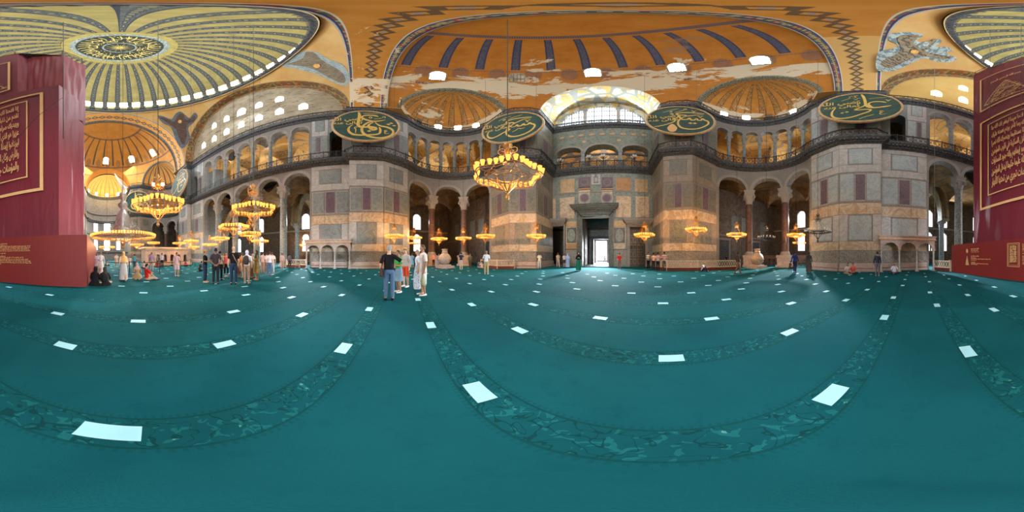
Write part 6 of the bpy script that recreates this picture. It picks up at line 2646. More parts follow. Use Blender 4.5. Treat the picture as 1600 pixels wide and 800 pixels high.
FR = (3.75, YB)
ZT = 26.9
b = MB()
cloth(b, (11.9, YB), (3.75, YB), 2.2, 14.9, 60, 60, .035, 1)
P0(b.build('lower_banner', M_BANNER, smooth=True))
b = MB()
cloth(b, (11.9, YB - .02), (6.0, YB - .02), 14.7, ZT, 50, 50, .04, 2, .2)
P0(b.build('upper_banner', M_BANNER, smooth=True))
b = MB()
cloth(b, (6.0, YB - .02), (5.75, YB - .75), 14.2, ZT, 6, 40, .06, 3)
cloth(b, (5.75, YB - .75), (3.7, YB - .75), 14.0, ZT - 1.0, 40, 50, .06, 4, -.2)
cloth(b, (3.7, YB - .75), (2.75, 6.0), 12.0, ZT - 1.4, 20, 50, .07, 5, .5)
cloth(b, (3.75, YB), (2.85, 6.0), 1.0, 14.9, 20, 60, .06, 6)
cloth(b, (2.85, 6.0), (3.95, -3), .5, ZT - 2.0, 10, 20, .05, 7)
cloth(b, (12.0, -3), (11.9, YB), 1, ZT, 10, 20, .05, 8)
cloth(b, (3.95, -3), (12.0, -3), 1, ZT, 10, 10, .05, 9)
b.poly([(3.75, YB, 14.9), (6, YB, 14.9), (6, YB - .8, 14.5), (3.7, YB - .8, 14.3)])
P0(b.build('side_cloth', M_BANNERP, smooth=True))
b = MB()
b.poly([(11.9, YB, ZT - .3), (5.9, YB, ZT - .3), (3.8, 7.9, ZT - 1.6), (3.0, 6.0, ZT - 1.9), (4.0, -3, ZT - 2), (12, -3, ZT - .5)])
P0(b.build('deck', M_DARK))
b = MB()
cor = [(11.8, YB - .1), (9.0, YB - .1), (6.2, YB - .1), (5.7, YB - .9), (3.8, YB - .9), (2.95, 6.2), (3.3, 2.0)]
for (x0, y0), (x1, y1) in zip(cor, cor[1:]):
    for z in (.9, 1.7, 2.4): b.tube([(x0, y0, ZT - 1.3 + z), (x1, y1, ZT - 1.3 + z)], .035, 5)
    b.tube([(x0, y0, ZT - 1.0), (x1, y1, ZT + 1.2)], .02, 4)
for x, y in cor:
    b.tube([(x, y, ZT - 2.0), (x, y, ZT + 1.2)], .045, 6)
P0(b.build('scaffold_rails', M_IRON))
# gold frames
def gframe(x0, x1, z0, z1, w, y, mat):
    b = MB()
    for c, s in (((x0 + x1) / 2, z0), ((x0 + x1) / 2, z1)): b.box((c, y, s), (abs(x1 - x0) + w, .03, w))
    for c in (x0, x1): b.box((c, y, (z0 + z1) / 2), (w, .03, abs(z1 - z0) - w))
    return P0(b.build('gold_frame', mat))


YF = YB + .11
gframe(bx_(1534.5), bx_(66), 4.85, 13.75, .17, YF, M_GOLDT)
gframe(bx_(1546), bx_(43.5), 5.75, 12.95, .07, YF, M_GOLDT)
gframe(bx_(1534.5), 6.45, 15.7, 23.2, .14, YF + .02, M_GOLDT)
TM = lambda x, y, z: Matrix.Translation((x, y, z)) @ Matrix.Rotation(pi, 4, 'Z') @ Matrix.Rotation(pi / 2, 4, 'X')
LINES = ['إنا فتحنا لك فتحا مبينا ليغفر لك الله ما', 'تقدم من ذنبك وما تأخر ويتم نعمته عليك', 'ويهديك صراطا مستقيما وينصرك الله نصرا', 'عزيزا هو الذي أنزل السكينة في قلوب المؤمنين',
         'ليزدادوا إيمانا مع إيمانهم ولله جنود السماوات', 'والأرض وكان الله عليما حكيما ليدخل المؤمنين', 'والمؤمنات جنات تجري من تحتها الأنهار']
for i, ln in enumerate(LINES):
    o = text_mesh('printed_line', arabic(ln), .78, M_GOLDT, Matrix.Identity(4), .005, 'CENTER', None, .012)
    w = max(v.co.x for v in o.data.vertices) - min(v.co.x for v in o.data.vertices)
    mid = (max(v.co.x for v in o.data.vertices) + min(v.co.x for v in o.data.vertices)) / 2
    o.data.transform(TM(7.78, YF, 12.0 - .93 * i) @ Matrix.Diagonal((3.85 / w, 1.0, 1, 1)) @ Matrix.Translation((-mid, 0, 0)))
    P0(o)
# triangular composition and heading on the upper cloth
b = MB()
tr = random.Random(5)
apex, bl, br = (8.45, 20.1), (10.45, 16.4), (6.7, 16.2)
for k in range(150):
    t = tr.random() ** .55
    xa = apex[0] + (bl[0] - apex[0]) * t; xb = apex[0] + (br[0] - apex[0]) * t
    z = apex[1] + (16.3 - apex[1]) * t
    x = xa + (xb - xa) * tr.random()
    w = tr.uniform(.12, .34); s = tr.uniform(-.15, .15)
    pts = spline([(x, z), (x - w * .5, z - .12 + s), (x - w, z + s * .5), (x - w * 1.2, z + .12)], 3)
    for p, q in zip(pts, pts[1:]):
        b.poly([(p.x, YF + .03, p.y - .025), (q.x, YF + .03, q.y - .025), (q.x, YF + .03, q.y + .03), (p.x, YF + .03, p.y + .03)])
for p, q in ((apex, bl), (bl, br), (br, apex)):
    d = Vector((q[0] - p[0], q[1] - p[1])).normalized() * .035
    b.poly([(p[0] - d.y, YF + .03, p[1] + d.x), (q[0] - d.y, YF + .03, q[1] + d.x), (q[0] + d.y, YF + .03, q[1] - d.x), (p[0] + d.y, YF + .03, p[1] - d.x)])
P0(b.build('printed_triangle', M_GOLDT))
P0(text_mesh('printed_heading', arabic('بسم الله الرحمن الرحيم'), .62, M_GOLDT, TM(8.5, YF + .03, 20.9), .005, 'CENTER', None, .012, xs=.45))

# hoarding
root = empty('hoarding', (8, 8.7, 0))
tag(root, 'long red hoarding with gold notices on the carpet round the banner tower', 'hoarding')


def P1(o):
    o.parent = root
    o.matrix_parent_inverse = Matrix.Translation((-8, -8.7, 0))
    return o


b = MB()
YH0, YH1 = 8.82, 9.1


def yh(x): return YH0 + (YH1 - YH0) * (x - 2.44) / 12


hp = [(2.44, -3), (2.44, YH0), (14.45, YH1), (14.9, 5.0)]
for (x0, y0), (x1, y1) in zip(hp, hp[1:]):
    d = Vector((x1 - x0, y1 - y0)).normalized() * .05
    q = [(x0 + d.y, y0 - d.x), (x1 + d.y, y1 - d.x), (x1 - d.y, y1 + d.x), (x0 - d.y, y0 + d.x)]
    b.prism(q, 0.0, 2.36)
P1(b.build('boards', M_HOARD))


def hxx(px): return hit_plane(px, 400.01, 1, 8.92 + .05 * (px > 1400)).x


wr_ = random.Random(3)


def word_row(mbx, xa, xb, z, h, bold=1.0):
    """a row of small word-shaped gold marks running from xa down to xb along the boards"""
    x = xa
    while x > xb:
        for _ in range(wr_.randint(2, 8)):
            w = h * wr_.uniform(.35, .6)
            if x - w < xb: break
            k = wr_.random()
            zt = h * (1.0 if k < .25 else .66)
            zb = -h * .3 if k > .9 else 0
            mbx.box((x - w * .5, yh(x) + .056, z + (zt + zb) / 2), (w * .30 * bold, .01, zt - zb))
            mbx.box((x - w * .75, yh(x) + .056, z + h * (.60 if k < .5 else .06)), (w * .5, .01, h * .16 * bold))
            x -= w
        x -= h * .45


b = MB()
for y, e in ((380.2, 12), (383, 13.5), (384.6, 48), (386.7, 48), (389, 46), (391.6, 48), (395.5, 10), (400, 10), (402, 37), (404.8, 45), (407.3, 48), (410, 49.5), (412.4, 3)):
    z_ = hit_plane(25, y, 1, 8.92).z
    word_row(b, hxx(1597.5), hxx(e), z_ - .03, .062, 1.5 if y < 381 else 1.1)
for y, e, bo in ((388.7, 1531.5, 1.8), (391, 1530, 1), (393.3, 1531.5, 1), (400.2, 1531.5, 1.8), (402.5, 1527, 1), (404.4, 1549, 1), (406.3, 1528, 1), (409.6, 1526, 1), (411.3, 1546, 1), (412.8, 1529, 1)):
    z_ = hit_plane(1525, y, 1, 9.05).z
    word_row(b, hxx(1519), hxx(e), z_ - .04, .10 if bo > 1 else .075, bo)
P1(b.build('printed_notice', M_GOLDT))
b = MB()
def hxz(px, y):
    x = hit_plane(px, 400.01, 1, 9.0).x
    return x, hit_plane(px, y, 1, 9.0).z
x0, z0 = hxz(1574.5, 416); x1, z1 = hxz(1592.5, 380)
for w, g in ((.03, 0), (.015, .08)):
    X0, X1, Z0, Z1 = x0 - g, x1 + g, z0 + g, hxz(1584, 380)[1] - g
    for c, s, sx, sz in (((X0 + X1) / 2, Z0, X0 - X1, w), ((X0 + X1) / 2, Z1, X0 - X1, w), (X0, (Z0 + Z1) / 2, w, Z1 - Z0), (X1, (Z0 + Z1) / 2, w, Z1 - Z0)):
        b.box((c, yh(c) + .065, s), (sx, .015, sz))
for i in range(7):     # short script rows inside the frame
    zz = z0 + .24 + i * (hxz(1584, 380)[1] - z0 - .42) / 6.6
    for q in (0, .05): word_row(b, hxx(1578) - q * .4, hxx(1589), zz + q, .10, 1.6)
tx, tz = hxz(1513, 414)
for i in range(8):     # small striped triangle and drop emblem
    w = .44 * (1 - i / 8)
    b.box((tx, yh(tx) + .065, tz + .04 + i * .088), (w, .012, .07))
cx_, cz_ = hxz(1513, 392.5)
b.poly([(cx_ + .12 * cos(t * pi / 8), yh(cx_) + .07, cz_ + .14 * sin(t * pi / 8) * (1.3 if sin(t * pi / 8) > 0 else 1)) for t in range(16)])
P1(b.build('printed_emblems', M_GOLDT))

# slack cable across the cloth and hanging ropes
def cable(pts, r, label, mat=M_IRON):
    b = MB(); b.tube(spline(pts, 5), r, 5)
    tag(b.build('hanging_rope', mat), label, 'rope', 'ropes hanging by the tower')


cable([(3.35, 9.35, ceiling_at(3.35, 9.35, 28, 45)), (3.35, 9.35, 20), (3.35, 9.35, 14.4), (3.35, 9.35, 7.5)], .018, 'rope with a hook hanging beside the rose coloured corner of the cloth')
cable([(6.6, 9.6, ceiling_at(6.6, 9.6, 28, 45)), (6.6, 9.6, 10), (6.6, 9.6, 5.4)], .016, 'rope hanging in front of the printed rows near the cloth corner')
cable([(3.35, 9.35, 11.6), (5.0, 9.4, 9.0), (6.6, 9.5, 6.2)], .014, 'slack cable running slantwise across the maroon cloth')
cable([(8.9, 9.6, ceiling_at(8.9, 9.6, 28, 45)), (8.9, 9.6, 14), (8.9, 9.6, 5.6)], .018, 'rope with a pale weight hanging before the printed rows of the tower')
cable([(15.4, 10.4, ceiling_at(15.4, 10.4, 26, 35)), (15.4, 10.4, 8), (15.3, 10.4, 4.6)], .02, 'pale rope hanging in the arch beside the mottled column', M_FRAME)
# iron tie rods in the arches
def tie(a, b_, label):
    m = MB(); m.tube([a, b_], .03, 5)
    tag(m.build('tie_rod', M_IRON), label, 'tie rod', 'iron tie rods')


for mx, my in ((-1, 1), (1, 1)):
    path, back = EXP[(mx, my)]
    st = path.L / 3
    for i in range(3):
        a, c = path.at(st * i + .45), path.at(st * (i + 1) - .45)
        tie((a.x, a.y, 10.3), (c.x, c.y, 10.3), 'thin tie rod %s, in the %s arch from the great pier' % ('behind the straw hat' if mx < 0 else 'above the marble jar', ORD[i]))

# ---------------------------------------------------------------- platform, barriers and cloth at the far end
b = MB()
p = Path([(-11.9, -7.0), (-4.6, -7.0)])
bk_ = 1 if p.out(1, 1).y < 0 else -1
ops = [(.75 + 1.16 * i, .30, 1.35, .55) for i in range(6)]
arched_wall(b, p, bk_, 0, 2.5, ops, .35, 0, 0)
b.box((-8.25, -8.6, 2.62), (7.9, 3.8, .25), 1); b.box((-8.25, -8.6, 2.42), (7.5, 3.4, .14), 1)
b.box((-8.25, -10.0, 1.2), (7.2, .2, 2.4)); b.box((-4.75, -8.5, 1.2), (.2, 3, 2.4)); b.box((-11.8, -8.5, 1.2), (.2, 3, 2.4))
b.box((-4.72, -7.2, 1.2), (.34, .5, 2.4)); b.box((-11.85, -7.2, 1.2), (.34, .5, 2.4))
b.box((-8.25, -6.85, .2), (7.7, .5, .4), 1)
tag(b.build('marble_platform', [M_PINKW, M_CREAM]), 'long raised marble platform with small arched niches beyond the rope barrier', 'platform')


def stanchion(px, y, label):
    p = ground(px, y)
    root = empty('barrier_post', p)
    tag(root, label, 'barrier post', 'belt barrier posts')
    b = MB(); b.lathe([(.17, 0), (.17, .03), (.05, .06), (.0, .07)], 16); b.build('base', M_IRON, root, True)
    b = MB(); b.tube([(0, 0, .05), (0, 0, .98)], .03, 10); b.lathe([(.04, .9), (.045, .98), (.0, 1.02)], 12); b.build('post', M_IRON, root, True)
    return p


st_ = [(166, 428.5, 'black belt post near the pair of women in black'), (202.5, 428.5, 'black belt post beside the kneeling woman in camel'), (249.5, 427.5, 'black belt post past the seated man in red'), (282.5, 427, 'black belt post beside the girl in the pink top'), (297.5, 416, 'black belt post before the marble platform end')]
ps = [stanchion(*s) for s in st_]
for i, (a, c) in enumerate(zip(ps[:4], ps[1:])):
    b = MB()
    e_ = (c - a).normalized() * .06
    a, c = a + e_, c - e_
    m = (a + c) / 2
    for dz_ in (0,):
        n_ = 8
        q = [a.lerp(c, k / n_) + Vector((0, 0, .93 - .05 * sin(pi * k / n_))) for k in range(n_ + 1)]
        for u, v in zip(q, q[1:]):
            b.poly([u - Vector((0, 0, .028)), v - Vector((0, 0, .028)), v + Vector((0, 0, .028)), u + Vector((0, 0, .028))])
            b.poly([u - Vector((0, .01, .028)), v - Vector((0, .01, .028)), v + Vector((0, -.01, .028)), u + Vector((0, -.01, .028))])
    tag(b.build('barrier_belt', M_BLACKM), 'black belt stretched between posts, %s' % ['by the women in black', 'behind the kneeling woman', 'above the man in red', 'behind the girl in the pink top'][i], 'belt', 'barrier belts')

M_CLOTH = plain('white_cloth', (.78, .66, .56), .8, 0, .1)
b = MB()
c3 = [Vector((-1.8, -32.2, 28.5)), Vector((-6.0, -32.0, 23.2)), Vector((-4.2, -32.0, 22.0))]
N_ = 10
b.grid(lambda u, v: (tuple(c3[0].lerp(c3[1].lerp(c3[2], v), u) + Vector((0, .25 * sin(v * 9 + u * 4) * u, -.3 * sin(pi * u)))), (u, v)), N_, N_)
tag(b.build('hanging_cloth', M_CLOTH, smooth=True), 'pale slanting cloth veiling part of the apse half dome', 'cloth')

# ---------------------------------------------------------------- pale sheets lying on the carpet bands
AA = radians(15.75)
EXPL = [(748, 612), (1300, 616), (170, 675), (1049, 560), (812, 516), (1234, 519), (537, 544), (673, 508), (351, 538), (102, 540), (1512, 549), (938, 497), (1112, 498), (1382, 496), (1464, 477), (1553, 484),
        (577, 483), (472, 492), (365, 487), (216, 502), (90, 490), (653, 468), (737, 476), (833, 476), (1036, 474), (1135, 468), (1236, 474), (1322, 469), (1396, 465), (1453, 457), (1512, 461), (1583, 463)]
EL = {0: 'pale sheet on the near carpet band, first to the side of the tourist group', 1: 'large-looking pale sheet on the carpet band under the marble loggia side', 2: 'widest-looking pale sheet, lying close below the red hoarding',
      3: 'pale sheet lying alone on the carpet straight before the closed bronze door', 4: 'pale sheet on the second band before the pier with the single-word board',
      5: 'pale sheet on the second band below the great pier by the hoarding', 6: 'pale bluish sheet on the steep band below the marble loggia of the empty side', 7: 'pale sheet on the band just in front of the tourist group',
      8: 'whitish sheet below the group with the bald man', 9: 'pale sheet below the seated women in black', 10: 'pale sheet on the band below the red hoarding notices'}
def in_nave(x, y):
    if 1.9 < x < 15.6 and y < 9.7: return False
    if abs(x) > 15.6: return False
    if y > 30.0 or y < -30: return False
    if y > 19 and hypot(abs(x) - EXC[0], y - EXC[1]) > R_EX - .4 and abs(x) > 6.2 and (y > 26 or abs(x) > 13): return False
    if y < -6 and y > -11 and -12.5 < x < -4: return False
    return True


sheets = []
b = MB(); b.box((0, 0, .004), (.30, .16, .003))
s0 = b.build('paper_sheet', M_PAPER)
tilt_ = -AA
used = []
cand = []
for i, (px, y) in enumerate(EXPL):
    g = ground(px, y)
    cand.append((hypot(g.x - CX, g.y - CY), g.x, g.y, i, 0))
    used.append((g.x, g.y))
for r in range(-34, 30):
    for k in range(-22, 22):
        v = .6 + 1.335 * r + rnd.uniform(-.04, .04)
        u = 2.15 * k + (1.08 if r % 2 == 0 else .05) + rnd.uniform(-.12, .12)
        x = CX + u * cos(AA) + v * sin(AA); y = CY - u * sin(AA) + v * cos(AA)
        d = hypot(x - CX, y - CY)
        if d < 5.3 or not in_nave(x, y): continue
        if any(hypot(x - a, y - c) < 1.3 for a, c in used): continue
        cand.append((d, x, y, 99, rnd.uniform(-.06, .06)))
cand.sort()
first = True
for d, x, y, i, j in cand[:298]:
    if first: o = s0; first = False
    else: o = s0.copy(); COL.objects.link(o)
    o.location = (x, y, 0)
    o.rotation_euler = (0, 0, -AA + j)
    tag(o, EL.get(i, 'small pale sheet on a patterned band of the open carpet'), 'paper sheet', 'pale sheets on the carpet')
b = MB()
for d, x, y, i, j in cand[298:]:
    b.box((x, y, .004), (.30, .16, .003), 0, -AA + j)
if b.v: tag(b.build('distant_paper_sheets', M_PAPER), 'many tiny pale sheets dotted over the far carpet', 'paper sheets', kind='stuff')
# ---------------------------------------------------------------- people
_mc = {}


def cm(name, c, rough=.8, pat=None):
    k = (name, tuple(c), pat)
    if k in _mc: return _mc[k]
    if pat == 'floral':
        t = NT(name)
        o = t.coords()
        v = t.vor(o, 14, 'F1')
        m = t.done(t.mix(t.lt(v, .3), c, tuple(min(1, x * .25 + .02) for x in c)), rough, spec=.1)
    elif pat == 'stripe':
        t = NT(name)
        o = t.coords()
        z = t.sep(o)[2]
        m = t.done(t.mix(t.gt(t.fr(t.mul(z, 7.0)), .5), c, (.75, .72, .68)), rough, spec=.1)
    else:
        m = plain(name, c, rough, 0, .08, 12, .15)
    _mc[k] = m
    return m


SKINS = {'l': (.58, .32, .21), 'm': (.42, .22, .13), 'd': (.25, .12, .07), 'p': (.66, .40, .28)}
BLACK = (.012, .011, .013)
NAVY = (.02, .025, .06)
JEAN = (.055, .09, .17)
JEAN2 = (.10, .16, .27)
WHITE = (.74, .70, .66)
BEIGE = (.42, .33, .22)
GREYC = (.25, .24, .24)


def etube(mb, pts, rx, ry, xd=(1, 0, 0), n=14, cap=True):
    """elliptical tube: rx along the body's side direction, ry across"""
    pts = [Vector(p) for p in pts]
    rings = []
    N = len(pts)
    xd = Vector(xd)
    for i, p in enumerate(pts):
        d = (pts[min(i + 1, N - 1)] - pts[max(i - 1, 0)])
        d = d.normalized() if d.length > 1e-9 else Vector((0, 0, 1))
        a = (xd - d * xd.dot(d))
        a = a.normalized() if a.length > .1 else d.orthogonal().normalized()
        b = d.cross(a)
        rings.append([mb.vert(p + a * rx[i] * cos(2 * pi * k / n) + b * ry[i] * sin(2 * pi * k / n)) for k in range(n)])
    for A, B in zip(rings, rings[1:]):
        for k in range(n):
            mb.face((A[k], A[(k + 1) % n], B[(k + 1) % n], B[k]))
    if cap:
        mb.face(list(reversed(rings[0]))); mb.face(rings[-1])


def fuse(mb, name, mat, parent, voxel, sm=4):
    """close the shape into one continuous skin"""
    o = mb.build(name, mat)
    m = o.modifiers.new('r', 'REMESH')
    m.mode = 'VOXEL'
    m.voxel_size = voxel
    m.use_smooth_shade = True
    if sm:
        k = o.modifiers.new('s', 'SMOOTH'); k.factor = .5; k.iterations = sm
    dg = bpy.context.evaluated_depsgraph_get()
    me = bpy.data.meshes.new_from_object(o.evaluated_get(dg))
    old = o.data
    o.modifiers.clear()
    o.data = me
    if not me.materials: me.materials.append(mat)
    bpy.data.meshes.remove(old)
    o.parent = parent
    return o


def lerp3(a, b, t): return Vector(a) + (Vector(b) - Vector(a)) * t


def joints(pose):
    """joint positions for a 1.75 m figure facing -y, z up"""
    J = dict(pel=(0, 0, .95), wai=(0, 0, 1.10), che=(0, -.01, 1.30), sho=(0, .005, 1.42), nec=(0, 0, 1.49), hed=(0, -.02, 1.63))
    for s, S in ((-1, 'R'), (1, 'L')):
        J['hip' + S] = (.09 * s, 0, .93); J['kne' + S] = (.10 * s, -.01, .50); J['ank' + S] = (.105 * s, .02, .09); J['toe' + S] = (.125 * s, -.15, .035)
        J['shl' + S] = (.172 * s, .005, 1.385); J['elb' + S] = (.235 * s, .02, 1.13); J['wri' + S] = (.25 * s, -.05, .89); J['pal' + S] = (.25 * s, -.07, .81)
    def arm(S, e, w, p): J['elb' + S] = e; J['wri' + S] = w; J['pal' + S] = p
    if pose == 'behind':
        arm('R', (-.27, .10, 1.14), (-.06, .17, .93), (.02, .18, .90)); arm('L', (.27, .10, 1.14), (.06, .17, .95), (-.02, .19, .91))
    elif pose == 'phone':
        arm('R', (-.24, -.03, 1.14), (-.09, -.26, 1.20), (-.05, -.31, 1.24)); arm('L', (.24, -.03, 1.14), (.09, -.26, 1.18), (.05, -.31, 1.22))
    elif pose == 'camera':
        arm('R', (-.24, -.18, 1.25), (-.09, -.28, 1.50), (-.05, -.29, 1.57)); arm('L', (.24, -.18, 1.25), (.09, -.28, 1.50), (.05, -.29, 1.57))
    elif pose == 'akimbo':
        arm('R', (-.42, .06, 1.22), (-.24, -.10, 1.36), (-.17, -.15, 1.38)); arm('L', (.27, .06, 1.13), (.24, -.04, .88), (.23, -.05, .80))
    elif pose == 'folded':
        arm('R', (-.26, -.04, 1.14), (-.02, -.20, 1.15), (.07, -.19, 1.17)); arm('L', (.26, -.04, 1.14), (.02, -.22, 1.12), (-.07, -.21, 1.13))
    elif pose == 'walk':
        for s, S in ((-1, 'R'), (1, 'L')):
            f = s * .5
            J['kne' + S] = (.10 * s, -.12 * f * 2 - .05, .50); J['ank' + S] = (.105 * s, -.24 * f * 2 + .04, .10); J['toe' + S] = (.11 * s, -.24 * f * 2 - .13, .04)
            J['elb' + S] = (.24 * s, .06 + .08 * s, 1.14); J['wri' + S] = (.25 * s, .10 * s - .06, .92); J['pal' + S] = (.25 * s, .12 * s - .08, .84)
    elif pose in ('sit', 'sitknee', 'kneel', 'sitside'):
        dz = -.80 if pose != 'kneel' else -.68
        lean = {'sit': -.10, 'sitknee': -.12, 'kneel': -.16, 'sitside': .02}[pose]
        for k in ('pel', 'wai', 'che', 'sho', 'nec', 'hed', 'shlR', 'shlL', 'hipR', 'hipL'):
            x, y, z = J[k]
            J[k] = (x, y + lean * max(0, z - .95) / .5, z + dz)
        for s, S in ((-1, 'R'), (1, 'L')):
            if pose == 'sit':       # cross legged
                J['kne' + S] = (.36 * s, -.26, .15); J['ank' + S] = (-.04 * s, -.36 - .04 * s, .08); J['toe' + S] = (-.16 * s, -.38 - .05 * s, .06)
                J['elb' + S] = (.29 * s, -.16, .36); J['wri' + S] = (.20 * s, -.34, .26); J['pal' + S] = (.15 * s, -.40, .23)
            elif pose == 'sitknee':  # knees drawn up
                J['kne' + S] = (.13 * s, -.36, .48); J['ank' + S] = (.12 * s, -.52, .08); J['toe' + S] = (.13 * s, -.68, .04)
                J['elb' + S] = (.28 * s, -.22, .42); J['wri' + S] = (.12 * s, -.42, .42); J['pal' + S] = (.04 * s, -.46, .40)
            elif pose == 'sitside':  # legs folded to one side, one forearm on a knee
                J['kne' + S] = (.12 * s + .02, -.40, .34 if s > 0 else .14); J['ank' + S] = (.06 * s - .05, -.52 + .12 * s, .07); J['toe' + S] = (.02 * s - .10, -.66 + .12 * s, .04)
                J['elb' + S] = (.30 * s, -.12, .38); J['wri' + S] = (.16 * s, -.38, .42 if s > 0 else .24); J['pal' + S] = (.13 * s, -.45, .40 if s > 0 else .18)
            else:
                J['kne' + S] = (.14 * s, -.34, .10); J['ank' + S] = (.11 * s, .08, .08); J['toe' + S] = (.11 * s, .22, .04)
                J['elb' + S] = (.27 * s, -.16, .46); J['wri' + S] = (.12 * s, -.34, .50); J['pal' + S] = (.08 * s, -.40, .54)
    return {k: Vector(v) for k, v in J.items()}


def limb(mb, pts, rad, n=12):
    mb.tube(pts, rad, n)


def person(px, yf, h, face, pose='stand', top=None, sleeve='short', bottom=('pants', JEAN), shoes=BLACK, hair=('short', (.03, .02, .015)), skin='l',
           head=None, bag=None, label='', fem=False, pat=None, near=False, group=None, face_px=None, extra=None, at=None, belly=0.0):
    """face: heading in degrees, 0 = towards the camera, 180 = back to the camera, 90 = turned to the picture's right"""
    loc = Vector(at) if at is not None else ground(px, yf)
    az = atan2(loc.x - CX, loc.y - CY)          # clockwise from +y
    # local -y must point along heading; towards the camera is rz = -az
    rz = -az + radians(face)
    root = empty('person', loc, rz)
    tag(root, label, 'person', group)
    s = h / 1.75
    root.scale = (s, s, s)
    J = joints(pose)
    W = .90 if fem else 1.0
    vox = .010 if near else .017
    sk = cm('skin', SKINS[skin], .55)
    seated = pose.startswith('sit') or pose == 'kneel'
    # ---- body, one continuous surface
    b = MB()
    tor = [J['pel'] + Vector((0, 0, -.08)), J['pel'], J['wai'], J['che'], J['sho'], lerp3(J['sho'], J['nec'], .6), J['nec'], lerp3(J['nec'], J['hed'], .55)]
    trx = [.12, .155 * (1.05 if fem else 1), .125 * W + belly * .5, .145 * W, .145 * W, .085, .052, .05]
    try_ = [.09, .105, .09 + belly, .105, .085, .065, .052, .052]
    etube(b, tor, trx, try_)
    limb(b, [J['shlR'] * .8 + J['sho'] * .2, lerp3(J['sho'], J['nec'], .45) + (J['shlR'] - J['sho']) * .30, lerp3(J['sho'], J['nec'], .6), lerp3(J['sho'], J['nec'], .45) + (J['shlL'] - J['sho']) * .30, J['shlL'] * .8 + J['sho'] * .2], [.045, .048, .05, .048, .045])
    for S in 'RL':
        limb(b, [J['pel'] * .4 + J['hip' + S] * .6, J['hip' + S], lerp3(J['hip' + S], J['kne' + S], .4), J['kne' + S], lerp3(J['kne' + S], J['ank' + S], .28), lerp3(J['kne' + S], J['ank' + S], .7), J['ank' + S]],
             [.07, .082, .076, .054, .055, .040, .034])
        heel = J['ank' + S] + (J['ank' + S] - J['toe' + S]).normalized() * .05 * Vector((1, 1, 0)).length * .5
        limb(b, [Vector((heel.x, heel.y, J['ank' + S].z - .045)), lerp3(J['ank' + S], J['toe' + S], .5), J['toe' + S]], [.034, .040, .026], 8)
        limb(b, [lerp3(J['sho'], J['shl' + S], .5), J['shl' + S], lerp3(J['shl' + S], J['elb' + S], .5), J['elb' + S], lerp3(J['elb' + S], J['wri' + S], .3), J['wri' + S]],
             [.055, .055, .045, .036, .038, .025])
        # hand: palm, four unequal curled fingers and a thumb off its side
        wri, pal = J['wri' + S], J['pal' + S]
        d = (pal - wri).normalized()
        sd = Vector((0, 1, 0)) if abs(d.z) > .6 else Vector((0, 0, 1))
        sd = (sd - d * sd.dot(d)).normalized()
        nn = d.cross(sd)
        if nn.x * (1 if S == 'L' else -1) > 0: nn = -nn          # curl towards the body
        etube(b, [wri, lerp3(wri, pal, .4), pal], [.024, .038, .040], [.020, .017, .015], xd=sd, n=8)
        for f, (off, ln, r) in enumerate(((.030, .070, .0095), (.010, .078, .0098), (-.010, .072, .0094), (-.029, .058, .0085))):
            p0 = pal - d * .01 + sd * off
            b.tube([p0, p0 + d * ln * .45 + nn * .006, p0 + d * ln * .8 + nn * .022, p0 + d * ln * .95 + nn * .040], [r, r, r * .9, r * .75], 6)
        t0 = lerp3(wri, pal, .35) + sd * .030
        b.tube([t0, t0 + sd * .028 + d * .03 + nn * .008, t0 + sd * .030 + d * .062 + nn * .018], [.013, .0115, .009], 6)
    # head with jaw, nose and ears
    H = J['hed']
    hd = 14
    base = len(b.v)
    rings = []
    for i in range(1, hd):
        t = pi * i / hd
        ring = []
        for k in range(16):
            a = 2 * pi * k / 16
            x = .074 * sin(t) * sin(a); y = -.094 * sin(t) * cos(a); z = .116 * cos(t)
            if z < 0:
                x *= 1 + z * 2.6
                y = y * (1 + z * 1.6) - .012
            if cos(a) > .9 and -.045 < z < .02: y -= .020 * (1 - abs(z + .02) / .045)
            ring.append(b.vert((H.x + x, H.y + y, H.z + z)))
        rings.append(ring)
    tp = b.vert((H.x, H.y, H.z + .116)); bt = b.vert((H.x, H.y - .012, H.z - .112))
    for A_, B_ in zip(rings, rings[1:]):
        for k in range(16): b.face((A_[k], B_[k], B_[(k + 1) % 16], A_[(k + 1) % 16]))
    for k in range(16):
        b.face((tp, rings[0][k], rings[0][(k + 1) % 16])); b.face((bt, rings[-1][(k + 1) % 16], rings[-1][k]))
    b.tube([H + Vector((0, -.088, .008)), H + Vector((0, -.106, -.022)), H + Vector((0, -.092, -.030))], [.009, .015, .011], 6)
    for sx in (-1, 1):
        b.tube([H + Vector((.072 * sx, .004, .018)), H + Vector((.082 * sx, .012, .004)), H + Vector((.074 * sx, .004, -.026))], [.011, .014, .009], 6)
    fuse(b, 'body', sk, root, vox, 2)
    if 90 >= abs(((face + 180) % 360) - 180) or near:
        b = MB()
        for sx in (-1, 1):
            b.lathe([(.0, -.008), (.010, -.003), (.010, .003), (.0, .008)], 8, tuple(H + Vector((.030 * sx, -.083, .010))))
            b.tube([H + Vector((.014 * sx, -.090, .030)), H + Vector((.032 * sx, -.088, .036)), H + Vector((.050 * sx, -.074, .030))], .0045, 4)
        b.tube([H + Vector((-.022, -.083, -.055)), H + Vector((0, -.090, -.057)), H + Vector((.022, -.083, -.055))], .005, 4, mat=1)
        b.build('facial_features', [cm('dark_brown', (.03, .018, .012)), cm('lips', (.35, .11, .08))], root)
    # ---- hair
    kind, hc = hair
